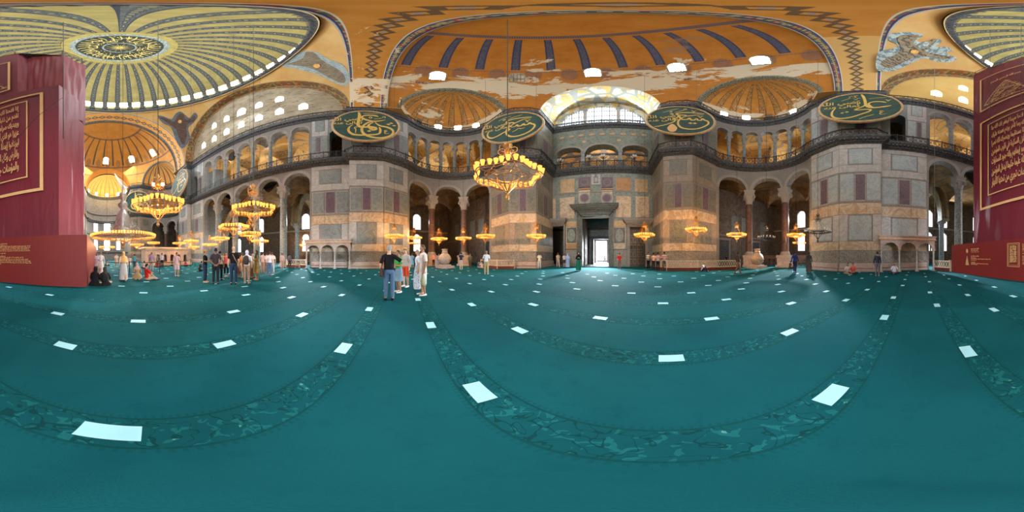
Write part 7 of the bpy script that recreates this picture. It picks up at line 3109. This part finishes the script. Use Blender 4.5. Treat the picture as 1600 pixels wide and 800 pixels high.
    if kind in ('short', 'long', 'bun', 'grey'):
        b = MB()
        def hf(u, v):
            a = 2 * pi * u
            t = v * pi * .56
            x = .082 * sin(t) * sin(a); y = -.104 * sin(t) * cos(a); z = .125 * cos(t)
            fr = max(0, cos(a)) * v
            return (H.x + x, H.y + y + .006 + .03 * fr, H.z + z + .002 + .065 * fr - (.05 if kind != 'short' else .035) * v * max(0, -cos(a))), (u, v)
        b.grid(hf, 20, 8)
        if kind == 'long':
            etube(b, [H + Vector((0, .03, .06)), H + Vector((0, .075, -.04)), H + Vector((0, .085, -.16)), H + Vector((0, .09, -.25))], [.06, .085, .085, .04], [.04, .04, .03, .015])
        if kind == 'bun':
            b.lathe([(0, -.045), (.035, -.03), (.045, 0), (.035, .03), (0, .045)], 10, tuple(H + Vector((0, .11, .03))))
        b.build('hair', cm('hair', hc, .6), root, True)
    if head:
        hk, hcol = head
        b = MB()
        if hk in ('hijab', 'long_hijab'):
            def hj(u, v):
                a = 2 * pi * u; t = v * pi * .62
                x = .090 * sin(t) * sin(a); y = -.108 * sin(t) * cos(a); z = .128 * cos(t)
                front = max(0, cos(a))
                if front > .55 and v > .45: y += .05 * (front - .3); z += .030
                return (H.x + x, H.y + y + .008, H.z + z), (u, v)
            b.grid(hj, 22, 10)
            # fabric round neck and shoulders
            etube(b, [H + Vector((0, .015, -.04)), H + Vector((0, .015, -.11)), lerp3(J['nec'], J['sho'], .4) + Vector((0, 0, 0)), J['sho'] + Vector((0, 0, -.04)), J['che'] + Vector((0, 0, -.02 if hk == 'hijab' else -.2))],
                  [.080, .075, .13, .195, .20 if hk == 'hijab' else .25], [.085, .078, .105, .125, .13 if hk == 'hijab' else .17], cap=False)
        elif hk == 'cap':
            b.lathe([(.0, .135), (.06, .125), (.085, .08), (.09, .045)], 16, tuple(H), sy=1.15)
            b.poly([tuple(H + Vector(q)) for q in ((-.07, -.08, .055), (-.05, -.17, .045), (.05, -.17, .045), (.07, -.08, .055))])
        elif hk == 'hat':
            b.lathe([(.0, .145), (.06, .14), (.078, .10), (.085, .06), (.150, .05), (.155, .043), (.085, .05)], 20, tuple(H), sy=1.12)
            b.lathe([(.0805, .088), (.0865, .062)], 20, tuple(H), sy=1.14, mat=1)
        b.build({'hijab': 'headscarf', 'long_hijab': 'headscarf', 'cap': 'cap', 'hat': 'straw_hat'}[hk], [cm(hk + '_cloth', hcol), cm('hat_band', (.02, .02, .02))], root, True)
    # ---- clothes
    def torso_cloth(g, lo=-.05, hem=None):
        return [J['pel'] + Vector((0, 0, lo)), J['pel'] + Vector((0, 0, .03)), J['wai'], J['che'], J['sho'], lerp3(J['sho'], J['nec'], .45)]
    if top is not None:
        b = MB()
        limb(b, [J['shlR'] * .85 + J['sho'] * .15, lerp3(J['sho'], J['nec'], .38) + (J['shlR'] - J['sho']) * .42, lerp3(J['sho'], J['nec'], .38) + (J['shlR'] - J['sho']) * .30], [.062, .060, .055])
        limb(b, [J['shlL'] * .85 + J['sho'] * .15, lerp3(J['sho'], J['nec'], .38) + (J['shlL'] - J['sho']) * .42, lerp3(J['sho'], J['nec'], .38) + (J['shlL'] - J['sho']) * .30], [.062, .060, .055])
        g = .018
        etube(b, torso_cloth(g), [.162, .163, (.142 if not fem else .122) + belly * .6, .160 * W, .140 * W, .085], [.118, .115, .108 + belly, .125, .100, .075])
        for S in 'RL':
            sh, el, wr = J['shl' + S], J['elb' + S], J['wri' + S]
            if sleeve == 'short':
                limb(b, [lerp3(J['sho'], sh, .55), sh, lerp3(sh, el, .5), lerp3(sh, el, .82)], [.072, .070, .064, .060])
            elif sleeve == 'long':
                limb(b, [lerp3(J['sho'], sh, .55), sh, lerp3(sh, el, .5), el, lerp3(el, wr, .5), lerp3(el, wr, .95)], [.072, .068, .058, .050, .046, .036])
            else:
                limb(b, [lerp3(J['sho'], sh, .55), lerp3(J['sho'], sh, .95)], [.066, .062])
        fuse(b, 'top', cm('top_cloth', top, .85, pat), root, vox, 3)
    bk, bc = bottom
    bpat = None
    if bk.endswith('*'): bk = bk[:-1]; bpat = 'floral'
    bm_ = cm('bottom_cloth', bc, .85, bpat)
    b = MB()
    if bk in ('pants', 'shorts', 'capri'):
        etube(b, [J['pel'] + Vector((0, 0, -.10)), J['pel'] + Vector((0, 0, -.02)), J['pel'] + Vector((0, 0, .08))], [.150, .168, .148 + belly * .4], [.112, .120, .105 + belly * .4])
        for S in 'RL':
            hp_, kn, an = J['hip' + S], J['kne' + S], J['ank' + S]
            if bk == 'pants':
                limb(b, [hp_ * .8 + J['pel'] * .2, hp_ + Vector((0, 0, -.03)), lerp3(hp_, kn, .45), kn, lerp3(kn, an, .3), lerp3(kn, an, .7), lerp3(kn, an, .96)], [.088, .096, .090, .072, .070, .060, .056])
            elif bk == 'capri':
                limb(b, [hp_ * .8 + J['pel'] * .2, hp_ + Vector((0, 0, -.03)), lerp3(hp_, kn, .45), kn, lerp3(kn, an, .45)], [.088, .095, .088, .070, .066])
            else:
                limb(b, [hp_ * .8 + J['pel'] * .2, hp_ + Vector((0, 0, -.03)), lerp3(hp_, kn, .5), lerp3(hp_, kn, 1.0)], [.090, .100, .098, .094])
        fuse(b, 'trousers' if bk != 'shorts' else 'shorts', bm_, root, vox, 3)
    elif bk in ('skirt', 'dress', 'longdress', 'midskirt'):
        if seated:
            # cloth spread over folded legs
            etube(b, [J['pel'] + Vector((0, -.12, -.13)), J['pel'] + Vector((0, -.10, -.06)), J['pel'] + Vector((0, -.04, .06)), J['wai']], [.36, .33, .22, .14], [.33, .29, .17, .12], n=20)
            fuse(b, 'robe', bm_, root, vox, 4)
        else:
            hem = {'skirt': .50, 'midskirt': .30, 'dress': .42, 'longdress': .07}[bk]
            flare = {'skirt': .20, 'midskirt': .22, 'dress': .22, 'longdress': .25}[bk]
            zt = J['wai'].z
            pts, rx, ry = [], [], []
            for t in (0, .12, .3, .6, 1.0):
                pts.append((0, .005, zt + (hem - zt) * t))
                rx.append(.13 + (flare - .13) * min(1, (t * 1.6) ** .6)); ry.append(.10 + (flare * .8 - .10) * min(1, (t * 1.6) ** .6))
            nn_ = 28
            rings = []
            for p, a_, c_ in zip(pts, rx, ry):
                rings.append([b.vert((p[0] + a_ * cos(2 * pi * k / nn_) * (1 + .05 * sin(k * 2.7) * (p[2] < .9)), p[1] + c_ * sin(2 * pi * k / nn_) * (1 + .06 * sin(k * 2.7) * (p[2] < .9)), p[2])) for k in range(nn_)])
            for A_, B_ in zip(rings, rings[1:]):
                for k in range(nn_): b.face((A_[k], A_[(k + 1) % nn_], B_[(k + 1) % nn_], B_[k]))
            b.face(rings[0]); b.face(list(reversed(rings[-1])))
            b.build('skirt', bm_, root, True)
    # ---- shoes
    if shoes is not None:
        b = MB()
        for S in 'RL':
            an, to = J['ank' + S], J['toe' + S]
            d = Vector((to.x - an.x, to.y - an.y, 0)).normalized()
            c0_ = Vector((an.x, an.y, max(.045, an.z - .045))) - d * .045
            c1_ = Vector((to.x, to.y, max(.032, to.z))) + d * .03
            etube(b, [c0_ - d * .02, c0_, lerp3(c0_, c1_, .45), lerp3(c0_, c1_, .8), c1_], [.030, .042, .046, .046, .026], [.034, .044, .040, .030, .020], xd=Vector((-d.y, d.x, 0)), n=10)
        b.build('shoes', cm('shoe', shoes, .6), root, True)
    # ---- carried things
    if bag:
        kd, bcx = bag
        b = MB()
        if kd == 'backpack':
            c = J['che'] + Vector((0, .20, -.06))
            etube(b, [c + Vector((0, 0, -.22)), c + Vector((0, .02, -.16)), c, c + Vector((0, 0, .16)), c + Vector((0, -.02, .22))], [.11, .145, .15, .13, .07], [.06, .085, .085, .075, .04], n=16)
            for sx in (-1, 1):
                b.tube([c + Vector((.09 * sx, -.06, -.18)), J['che'] + Vector((.13 * sx, .0, -.10)), J['che'] + Vector((.13 * sx, -.14, .02)), J['sho'] + Vector((.11 * sx, -.05, .05)), c + Vector((.08 * sx, -.06, .16))], .016, 5)
            o = b.build('backpack', cm('bag_cloth', bcx, .7), None, True)
        elif kd == 'shoulder':
            c = J['pel'] + Vector((.24, .04, -.02))
            etube(b, [c + Vector((0, 0, -.16)), c + Vector((0, 0, -.12)), c, c + Vector((0, 0, .10))], [.04, .055, .05, .03], [.10, .14, .13, .10], n=14)
            b.tube([c + Vector((0, -.08, .09)), J['che'] + Vector((.20, -.02, 0)), J['shlL'] + Vector((-.04, 0, .06)), J['che'] + Vector((.16, .12, 0)), c + Vector((0, .08, .09))], .010, 5)
            o = b.build('shoulder_bag', cm('bag_cloth', bcx, .7), None, True)
        elif kd == 'strap':
            b.tube([J['shlL'] + Vector((-.07, .0, .055)), J['che'] + Vector((.03, .135, .05)), J['wai'] + Vector((-.09, .12, 0)), J['pel'] + Vector((-.17, .05, .02)), J['pel'] + Vector((-.19, -.06, 0))], .012, 5)
            b.box(tuple(J['pel'] + Vector((-.19, -.05, -.04))), (.06, .20, .16))
            b.tube([J['shlL'] + Vector((-.07, .0, .055)), J['che'] + Vector((.02, -.15, .02)), J['pel'] + Vector((-.17, -.10, .0))], .012, 5)
            o = b.build('sling_bag', cm('bag_cloth', bcx, .7), None, True)
        elif kd == 'plastic':
            c = J['palL'] + Vector((.02, -.01, -.24))
            etube(b, [c + Vector((0, 0, -.17)), c + Vector((0, 0, -.10)), c, c + Vector((0, 0, .12)), c + Vector((0, 0, .22))], [.10, .15, .14, .07, .015], [.06, .09, .09, .05, .015], n=14)
            o = b.build('carrier_bag', cm('bag_cloth', bcx, .5), None, True)
        o.parent = root


P_ = person
# the group of four and their companions beside the camera
P_(608, 469, 1.74, 178, 'akimbo', BLACK, 'short', ('pants', JEAN2), BLACK, ('short', (.30, .28, .26)), 'p', bag=('shoulder', (.09, .03, .02)), near=True, belly=.02,
   label='grey-haired man in black T-shirt and blue jeans, back turned, hand on his shoulder')
P_(623, 457, 1.62, -60, 'folded', (.05, .36, .08), 'short', ('skirt', (.17, .26, .34)), (.8, .8, .78), ('short', (.10, .05, .03)), 'm', near=True, belly=.03, fem=True,
   label='woman in bright green T-shirt, denim skirt and white socks, arms folded')
P_(634, 448.5, 1.74, -40, 'stand', (.42, .36, .32), 'long', ('shorts', (.60, .07, .03)), (.75, .74, .72), ('short', (.2, .13, .08)), 'p', head=('hat', (.62, .40, .18)), near=True,
   label='tourist in straw hat, beige shirt and red shorts')
P_(653, 451.5, 1.66, -80, 'stand', (.66, .66, .70), 'short', ('longdress*', (.50, .52, .58)), (.7, .7, .7), ('long', (.3, .2, .12)), 'l', fem=True, near=True,
   label='woman in a pale flowered white dress behind the bearded man in white')
P_(661, 461.5, 1.80, -70, 'stand', (.80, .68, .66), 'short', ('shorts', (.74, .66, .64)), (.8, .78, .76), ('short', (.12, .06, .03)), 'm', bag=('plastic', (.48, .50, .36)), near=True,
   label='tall bearded man in pale pink T-shirt and white shorts holding a carrier bag')
P_(644, 419, 1.70, 170, 'phone', (.20, .42, .62), 'short', ('dress', (.16, .36, .58)), BLACK, ('short', (.1, .06, .03)), 'l', fem=True,
   label='distant visitor in light blue, seen between the straw hat and the man in white')
# crowd around the bald man
P_(320.5, 441.5, 1.72, 75, 'folded', BLACK, 'short', ('pants', NAVY), (.45, .30, .22), ('short', (.10, .05, .02)), 'm', head=('cap', (.55, .20, .06)),
   label='man in orange cap, black T-shirt and navy trousers, at the edge of the crowd')
P_(337, 444, 1.80, 180, 'behind', (.045, .030, .035), 'short', ('pants', (.014, .018, .022)), BLACK, ('short', BLACK), 'd', label='man in dark T-shirt with hands clasped behind his back')
P_(343.5, 437.5, 1.7, 160, 'stand', BEIGE, 'short', ('pants', BLACK), BLACK, ('short', BLACK), 'm', label='visitor in black trousers hidden behind the man with clasped hands')
P_(348.5, 425, 1.68, 10, 'stand', (.55, .40, .30), 'long', ('midskirt', (.14, .07, .045)), (.45, .3, .22), ('long', (.12, .06, .03)), 'l', fem=True, label='woman in brown skirt further behind the man with clasped hands')
P_(353.5, 434.5, 1.66, -5, 'stand', (.72, .12, .10), 'sleeveless', ('capri', BLACK), NAVY, ('bun', (.1, .05, .03)), 'l', fem=True, label='woman in coral pink top and black cropped trousers facing us')
P_(365, 444.5, 1.88, 183, 'stand', (.012, .008, .010), 'short', ('pants', (.030, .045, .085)), BLACK, ('none', BLACK), 'p', bag=('strap', (.45, .30, .16)), label='bald man in black T-shirt and jeans with a slanting tan strap', belly=.02)
P_(377.5, 434.5, 1.60, 150, 'stand', (.80, .26, .05), 'short', ('skirt', (.55, .30, .20)), (.5, .2, .08), ('short', (.1, .05, .03)), 'l', fem=True, label='visitor in orange top beside the bald man')
P_(371.5, 434.3, 1.62, 10, 'stand', (.30, .12, .06), 'long', ('midskirt', (.18, .07, .03)), BLACK, ('long', (.04, .02, .02)), 'm', fem=True, label='visitor in rust brown clothes just behind the bald man')
P_(386, 443, 1.70, 165, 'stand', (.72, .68, .66), 'short', ('pants*', (.45, .26, .17)), (.6, .4, .3), ('none', BLACK), 'l', head=('hijab', (.62, .60, .74)), bag=('backpack', (.05, .035, .035)), fem=True,
   label='woman with pale lilac headscarf, leopard print trousers and dark backpack')
P_(393.8, 435, 1.62, 60, 'phone', (.50, .36, .20), 'short', ('pants', (.35, .2, .12)), BLACK, ('short', (.15, .07, .03)), 'l', head=('cap', (.03, .035, .09)), label='visitor in navy cap between the lilac headscarf and the khaki coat')
P_(401, 437.5, 1.74, -70, 'phone', (.27, .17, .05), 'long', ('dress*', (.30, .19, .06)), (.5, .3, .2), ('none', BLACK), 'm', head=('hijab', (.045, .035, .02)), fem=True, pat='floral', label='woman in khaki flowered coat and dark headscarf')
for px, yf, h, f, tc, bc_, lab in ((410.5, 427, 1.72, 150, (.80, .52, .45), (.55, .30, .20), 'visitor in pinkish white top, first of the pale trio'), (415.8, 427, 1.66, 170, (.78, .58, .52), (.26, .14, .12), 'visitor in pink top and mauve trousers in the middle of the pale trio'),
                                  (421.3, 430.5, 1.72, 160, (.78, .62, .58), JEAN2, 'man in pale pink shirt and blue jeans beside the pale trio'), (425.6, 427.5, 1.72, 175, (.80, .58, .50), (.62, .52, .50), 'visitor in pale clothes hidden behind the man in pink shirt')):
    P_(px, yf, h, f, 'stand', tc, 'short', ('pants', bc_), (.3, .2, .2), ('short', (.08, .04, .03)), 'l', label=lab)
P_(311.5, 424.5, 1.55, 100, 'kneel', (.05, .04, .035), 'long', ('pants', (.02, .02, .02)), BLACK, ('short', BLACK), 'm', label='dark crouching figure alone before the marble wall')
# women and others near the hoarding
P_(147, 446.3, 1.66, 150, 'sit', BLACK, 'long', ('longdress', BLACK), None, ('none', BLACK), 'p', head=('long_hijab', (.012, .010, .014)), fem=True, label='seated woman all in black against the red hoarding')
P_(163.5, 446, 1.62, 180, 'sit', (.016, .014, .015), 'long', ('longdress', (.016, .014, .015)), None, ('none', BLACK), 'l', head=('long_hijab', (.05, .045, .04)), bag=('backpack', (.02, .02, .022)), fem=True,
   label='seated woman in black robe with backpack, second beside the hoarding')
P_(157.5, 430, 1.72, 190, 'stand', (.72, .60, .62), 'short', ('longdress', (.62, .50, .46)), (.4, .3, .3), ('short', (.25, .15, .1)), 'p', fem=True, label='standing visitor in faded pink just beyond the seated women')
P_(151, 424, 1.72, 170, 'stand', (.70, .58, .62), 'short', ('skirt', (.66, .52, .55)), (.4, .3, .3), ('long', (.25, .13, .08)), 'p', fem=True, label='pale pink visitor close to the glowing hoarding side')
P_(182, 418, 1.72, 170, 'stand', (.80, .70, .64), 'short', ('skirt', (.60, .46, .38)), (.5, .4, .3), ('short', (.35, .2, .12)), 'p', fem=True, label='visitor in white top and beige skirt beyond the belt barrier')
P_(193, 438.3, 1.66, 185, 'walk', (.66, .50, .44), 'long', ('longdress', (.52, .50, .48)), (.6, .4, .35), ('none', BLACK), 'p', head=('long_hijab', (.72, .42, .14)), fem=True, label='walking woman with mustard headscarf and grey dress')
P_(203, 419, 1.35, 175, 'stand', (.78, .66, .60), 'short', ('skirt', (.70, .50, .40)), (.5, .4, .4), ('short', (.3, .15, .1)), 'p', label='small child in white beyond the belt barrier')
P_(210, 421, 1.60, 150, 'phone', (.10, .45, .60), 'short', ('pants', (.05, .07, .1)), BLACK, ('short', BLACK), 'm', label='boy in turquoise T-shirt behind the barrier')
P_(214.5, 437, 1.66, 185, 'kneel', (.36, .23, .12), 'long', ('longdress', (.36, .23, .12)), (.5, .3, .2), ('none', BLACK), 'p', head=('hijab', (.50, .32, .30)), fem=True, label='kneeling woman in camel coat raising her hands')
P_(229.5, 438.3, 1.78, 120, 'sitside', (.62, .02, .015), 'short', ('pants', (.50, .36, .26)), NAVY, ('short', (.015, .01, .01)), 'l', label='man in bright red T-shirt seated on the carpet')
P_(225, 413, 1.74, 180, 'stand', (.04, .045, .11), 'short', ('pants', (.04, .04, .07)), BLACK, ('short', BLACK), 'm', label='man in navy shirt near the marble platform')
P_(225.5, 420, 1.62, 180, 'sit', (.66, .56, .52), 'short', ('pants', (.05, .045, .06)), None, ('short', (.03, .02, .02)), 'l', label='seated visitor in white behind the man in red')
P_(237, 423, 1.76, 175, 'stand', (.48, .30, .46), 'short', ('pants', (.50, .36, .30)), (.3, .2, .2), ('short', (.25, .08, .06)), 'm', label='visitor in mauve shirt and tan trousers before the platform')
P_(246, 418, 1.60, 175, 'sit', (.26, .05, .07), 'long', ('pants', (.20, .05, .06)), None, ('short', BLACK), 'm', label='seated visitor in maroon before the marble platform')
P_(253, 419.7, 1.74, 178, 'stand', (.60, .56, .68), 'short', ('pants', (.018, .016, .02)), BLACK, ('short', (.05, .03, .02)), 'm', label='man in pale shirt and black trousers before the platform arches')
P_(246.2, 414, 1.74, 178, 'stand', (.72, .60, .42), 'short', ('pants', (.5, .4, .3)), BLACK, ('short', (.4, .3, .2)), 'p', label='visitor in cream before the marble platform')
P_(276, 432, 1.66, 165, 'stand', (.80, .52, .54), 'short', ('shorts', (.76, .52, .50)), (.6, .35, .25), ('short', (.15, .06, .04)), 'l', fem=True, label='bare-legged girl in pink top beside a belt post')
P_(289, 416.5, 1.62, 120, 'sit', (.62, .06, .22), 'long', ('pants', (.05, .03, .04)), None, ('long', BLACK), 'm', fem=True, label='seated woman in magenta by the platform end')
P_(270.5, 416, 1.62, 170, 'sit', (.24, .18, .2), 'long', ('pants', (.05, .03, .04)), None, ('short', BLACK), 'm', label='seated dark visitor behind the bare-legged girl')
P_(167, 416, 1.60, 170, 'sit', (.55, .50, .52), 'short', ('pants', (.08, .05, .10)), None, ('short', BLACK), 'm', label='seated visitor in light top far behind the women in black')
# along the empty side and the loggia
P_(441, 420.5, 1.72, 175, 'stand', (.70, .44, .36), 'long', ('pants', (.50, .30, .24)), (.4, .2, .15), ('short', (.2, .1, .06)), 'm', label='visitor in faded rose clothes before the tall grey column')
P_(452.5, 420, 1.66, 170, 'stand', (.10, .09, .11), 'long', ('pants', (.05, .04, .05)), BLACK, ('short', BLACK), 'm', bag=('backpack', (.12, .11, .13)), label='visitor with dark backpack near the short balustrade')
P_(468, 420, 1.62, -90, 'sitknee', (.50, .26, .20), 'short', ('pants', (.22, .14, .12)), BLACK, ('short', BLACK), 'm', label='visitor crouching by the short balustrade next to the loggia')
# niche behind the tourists
P_(677.5, 416.8, 1.72, 150, 'stand', (.74, .26, .18), 'short', ('pants', (.03, .02, .02)), BLACK, ('short', (.35, .2, .1)), 'l', label='visitor in coral shirt beside the woman in the long blue dress')
P_(686, 417.8, 1.66, 160, 'stand', (.22, .32, .55), 'long', ('longdress', (.20, .30, .52)), (.6, .4, .3), ('none', BLACK), 'l', head=('hijab', (.50, .34, .36)), fem=True, label='woman in long blue dress by the giant jar')
P_(720.5, 420.7, 1.78, 165, 'camera', (.025, .03, .07), 'short', ('pants', (.60, .48, .38)), (.6, .5, .4), ('short', BLACK), 'm', label='visitor in navy top and beige trousers near the dark arch')
P_(734.5, 418.5, 1.66, 180, 'stand', (.16, .14, .09), 'long', ('pants', (.12, .09, .05)), BLACK, ('short', (.3, .25, .2)), 'l', label='visitor in olive clothes between the navy top and the seated pair')
P_(748, 419, 1.60, 150, 'sit', (.10, .12, .22), 'long', ('pants', (.22, .22, .35)), None, ('short', BLACK), 'm', label='seated visitor in dark blue beside the man in khaki')
P_(753, 419.5, 1.60, 190, 'sit', (.66, .50, .42), 'short', ('pants', (.5, .30, .25)), None, ('short', BLACK), 'm', label='seated visitor in pale pink beside the man in khaki')
P_(760, 428.5, 1.80, 172, 'stand', (.72, .72, .74), 'short', ('pants', (.46, .34, .18)), (.5, .4, .35), ('short', (.22, .16, .1)), 'm', bag=('shoulder', (.06, .08, .14)), label='man in white shirt and khaki trousers with a blue bag')
P_(813.5, 416.6, 1.70, 160, 'stand', (.55, .30, .26), 'long', ('longdress', (.12, .09, .09)), BLACK, ('none', BLACK), 'l', head=('hijab', (.60, .42, .36)), fem=True, label='woman with pinkish headscarf and dark skirt at the pier corner')
P_(821, 416.8, 1.78, 175, 'stand', BLACK, 'short', ('pants', BLACK), BLACK, ('short', BLACK), 'm', label='man all in black at the pier corner')
P_(837.5, 417.6, 1.66, 190, 'phone', (.40, .42, .66), 'short', ('dress', (.38, .40, .62)), (.5, .3, .3), ('short', (.25, .12, .06)), 'l', fem=True, label='woman in short lavender blue dress near the side doorway')
P_(843, 419.6, 1.76, 180, 'stand', (.76, .72, .68), 'short', ('pants', (.70, .74, .68)), (.7, .6, .5), ('short', (.15, .08, .04)), 'm', label='man in white shirt and pale trousers beside the lavender dress')
P_(858.5, 413.9, 1.70, 170, 'camera', (.16, .20, .07), 'short', ('pants', (.02, .02, .035)), BLACK, ('short', (.1, .05, .03)), 'l', label='visitor in olive top photographing the dark doorway')
P_(872, 417.4, 1.78, 190, 'walk', (.62, .50, .42), 'short', ('pants', (.60, .50, .38)), (.4, .3, .3), ('short', (.12, .06, .04)), 'l', label='visitor in beige clothes before the panel between doors')
P_(881.8, 417, 1.70, 200, 'stand', (.76, .66, .62), 'short', ('shorts', (.08, .07, .09)), (.6, .5, .45), ('short', (.2, .1, .05)), 'l', label='visitor in white top and dark shorts next to the pale blue robe')
P_(887, 418, 1.72, 170, 'stand', (.34, .42, .70), 'long', ('longdress', (.36, .44, .70)), (.6, .5, .5), ('none', BLACK), 'l', head=('long_hijab', (.38, .46, .72)), fem=True, label='woman in pale blue robe and headscarf near the great door')
P_(904, 423.2, 1.74, 5, 'phone', (.012, .012, .014), 'long', ('longdress', (.012, .17, .11)), (.4, .2, .15), ('none', BLACK), 'l', head=('long_hijab', (.012, .012, .014)), fem=True, label='woman in black headscarf and long green skirt before the great door')
P_(925.2, 411.8, 1.62, 175, 'stand', (.16, .10, .20), 'long', ('longdress*', (.30, .24, .36)), BLACK, ('none', BLACK), 'l', head=('hijab', (.40, .24, .24)), fem=True, label='woman in patterned purple dress on the great door threshold')
P_(931.6, 410.2, 1.70, 180, 'walk', (.62, .30, .28), 'short', ('pants', (.5, .4, .35)), BLACK, ('short', BLACK), 'm', label='faint visitor in pink walking out beyond the great door')
P_(945, 409.4, 1.72, 90, 'walk', (.15, .20, .18), 'short', ('pants', (.08, .09, .1)), BLACK, ('short', BLACK), 'm', label='tiny figure standing in the bright outer doorway')
P_(967.8, 420.8, 1.72, 180, 'stand', (.62, .03, .03), 'short', ('pants', (.22, .14, .12)), (.3, .15, .12), ('short', (.15, .06, .04)), 'm', label='visitor in red shirt in front of the panel beside the great door')
P_(1001, 411.3, 1.66, 60, 'stand', (.76, .74, .72), 'short', ('pants', (.10, .07, .06)), BLACK, ('short', BLACK), 'm', label='small visitor in white shirt by the closed bronze door')
P_(1013, 421.3, 1.78, 40, 'phone', (.02, .02, .025), 'short', ('pants', BLACK), BLACK, ('short', BLACK), 'm', pat='stripe', label='man in black and white barred vest at the end of the long balustrade')
P_(1021, 421.5, 1.72, 150, 'stand', (.66, .18, .12), 'short', ('pants', (.03, .025, .03)), BLACK, ('short', BLACK), 'm', label='guard in reddish vest next to the black and white vest', pat='stripe')
P_(1028, 424, 1.74, 170, 'stand', (.72, .10, .06), 'short', ('pants', (.02, .02, .02)), BLACK, ('short', BLACK), 'm', label='guard in red and white vest, middle of the vested men', pat='stripe')
P_(1038, 423, 1.80, 190, 'folded', (.60, .06, .04), 'short', ('pants', (.12, .10, .09)), BLACK, ('short', BLACK), 'm', label='guard in red and white vest leaning by the balustrade end', pat='stripe')
P_(1097, 424.6, 1.62, 80, 'sitknee', (.76, .72, .70), 'short', ('pants', (.02, .025, .06)), BLACK, ('short', (.55, .4, .3)), 'l', label='man in white shirt seated against the long balustrade')
for px, yf, tc, lab in ((1105.5, 416.8, (.3, .12, .08), 'visitor resting behind the balustrade, close to the seated man in white'), (1111.5, 416.8, (.4, .3, .25), 'second visitor resting behind the long balustrade')):
    P_(px, yf, 1.62, 180, 'sitknee', tc, 'short', ('pants', (.1, .08, .08)), BLACK, ('short', (.1, .05, .03)), 'm', label=lab)
P_(1135, 414, 1.5, 40, 'stand', (.03, .03, .035), 'short', ('pants', (.05, .05, .05)), BLACK, ('long', BLACK), 'l', label='dark-haired child behind the far end of the long balustrade', fem=True)
P_(1153, 427.6, 1.72, 100, 'walk', (.13, .075, .05), 'long', ('pants', (.30, .15, .11)), (.3, .15, .1), ('short', (.05, .03, .02)), 'd', label='dark brown dressed walker passing the far balustrade end')
for px, yf, h, tc, bc_, lab in ((1202, 411.5, 1.68, (.22, .04, .04), (.03, .03, .03), 'visitor in maroon beyond the marble jar'), (1206, 412.8, 1.72, (.74, .70, .66), (.06, .10, .2), 'visitor in white shirt beyond the marble jar'), (1216, 412.6, 1.72, (.03, .06, .16), (.05, .05, .07), 'visitor in dark blue beyond the marble jar')):
    P_(px, yf, h, 175, 'stand', tc, 'short', ('pants', bc_), BLACK, ('short', BLACK), 'm', label=lab)
P_(1234, 419.5, 1.60, 120, 'sit', (.08, .05, .06), 'short', ('pants', (.1, .06, .05)), None, ('short', BLACK), 'm', label='seated visitor at the foot of the second dark red column')
P_(1242, 426.5, 1.76, 170, 'walk', (.02, .03, .14), 'long', ('pants', (.02, .02, .05)), BLACK, ('short', BLACK), 'd', label='tall walker in dark blue casting a long shadow near the great pier')
P_(1264, 426, 1.74, 175, 'stand', (.05, .045, .045), 'long', ('longdress', (.07, .05, .045)), BLACK, ('none', BLACK), 'd', head=('hijab', (.03, .03, .03)), fem=True, label='dark robed figure by the great pier corner')
P_(1324, 428.6, 1.60, 20, 'sit', (.72, .64, .60), 'short', ('pants', (.5, .32, .25)), None, ('long', (.02, .015, .015)), 'l', fem=True, label='seated woman in white top at the foot of the great pier')
P_(1333.5, 428.8, 1.64, -15, 'sit', (.70, .12, .10), 'short', ('pants', (.05, .04, .05)), None, ('short', (.015, .012, .012)), 'l', label='seated man in salmon red at the foot of the great pier')
P_(1371, 431.5, 1.70, 178, 'stand', (.03, .035, .06), 'long', ('pants', (.14, .11, .13)), (.3, .2, .2), ('short', BLACK), 'm', label='standing dark visitor facing the marble loggia by the hoarding')
P_(1397.5, 428.4, 1.66, 2, 'sit', (.66, .66, .74), 'short', ('pants', (.03, .03, .045)), BLACK, ('short', (.4, .3, .25)), 'l', label='man in white shirt seated cross-legged under the marble loggia', belly=.03)
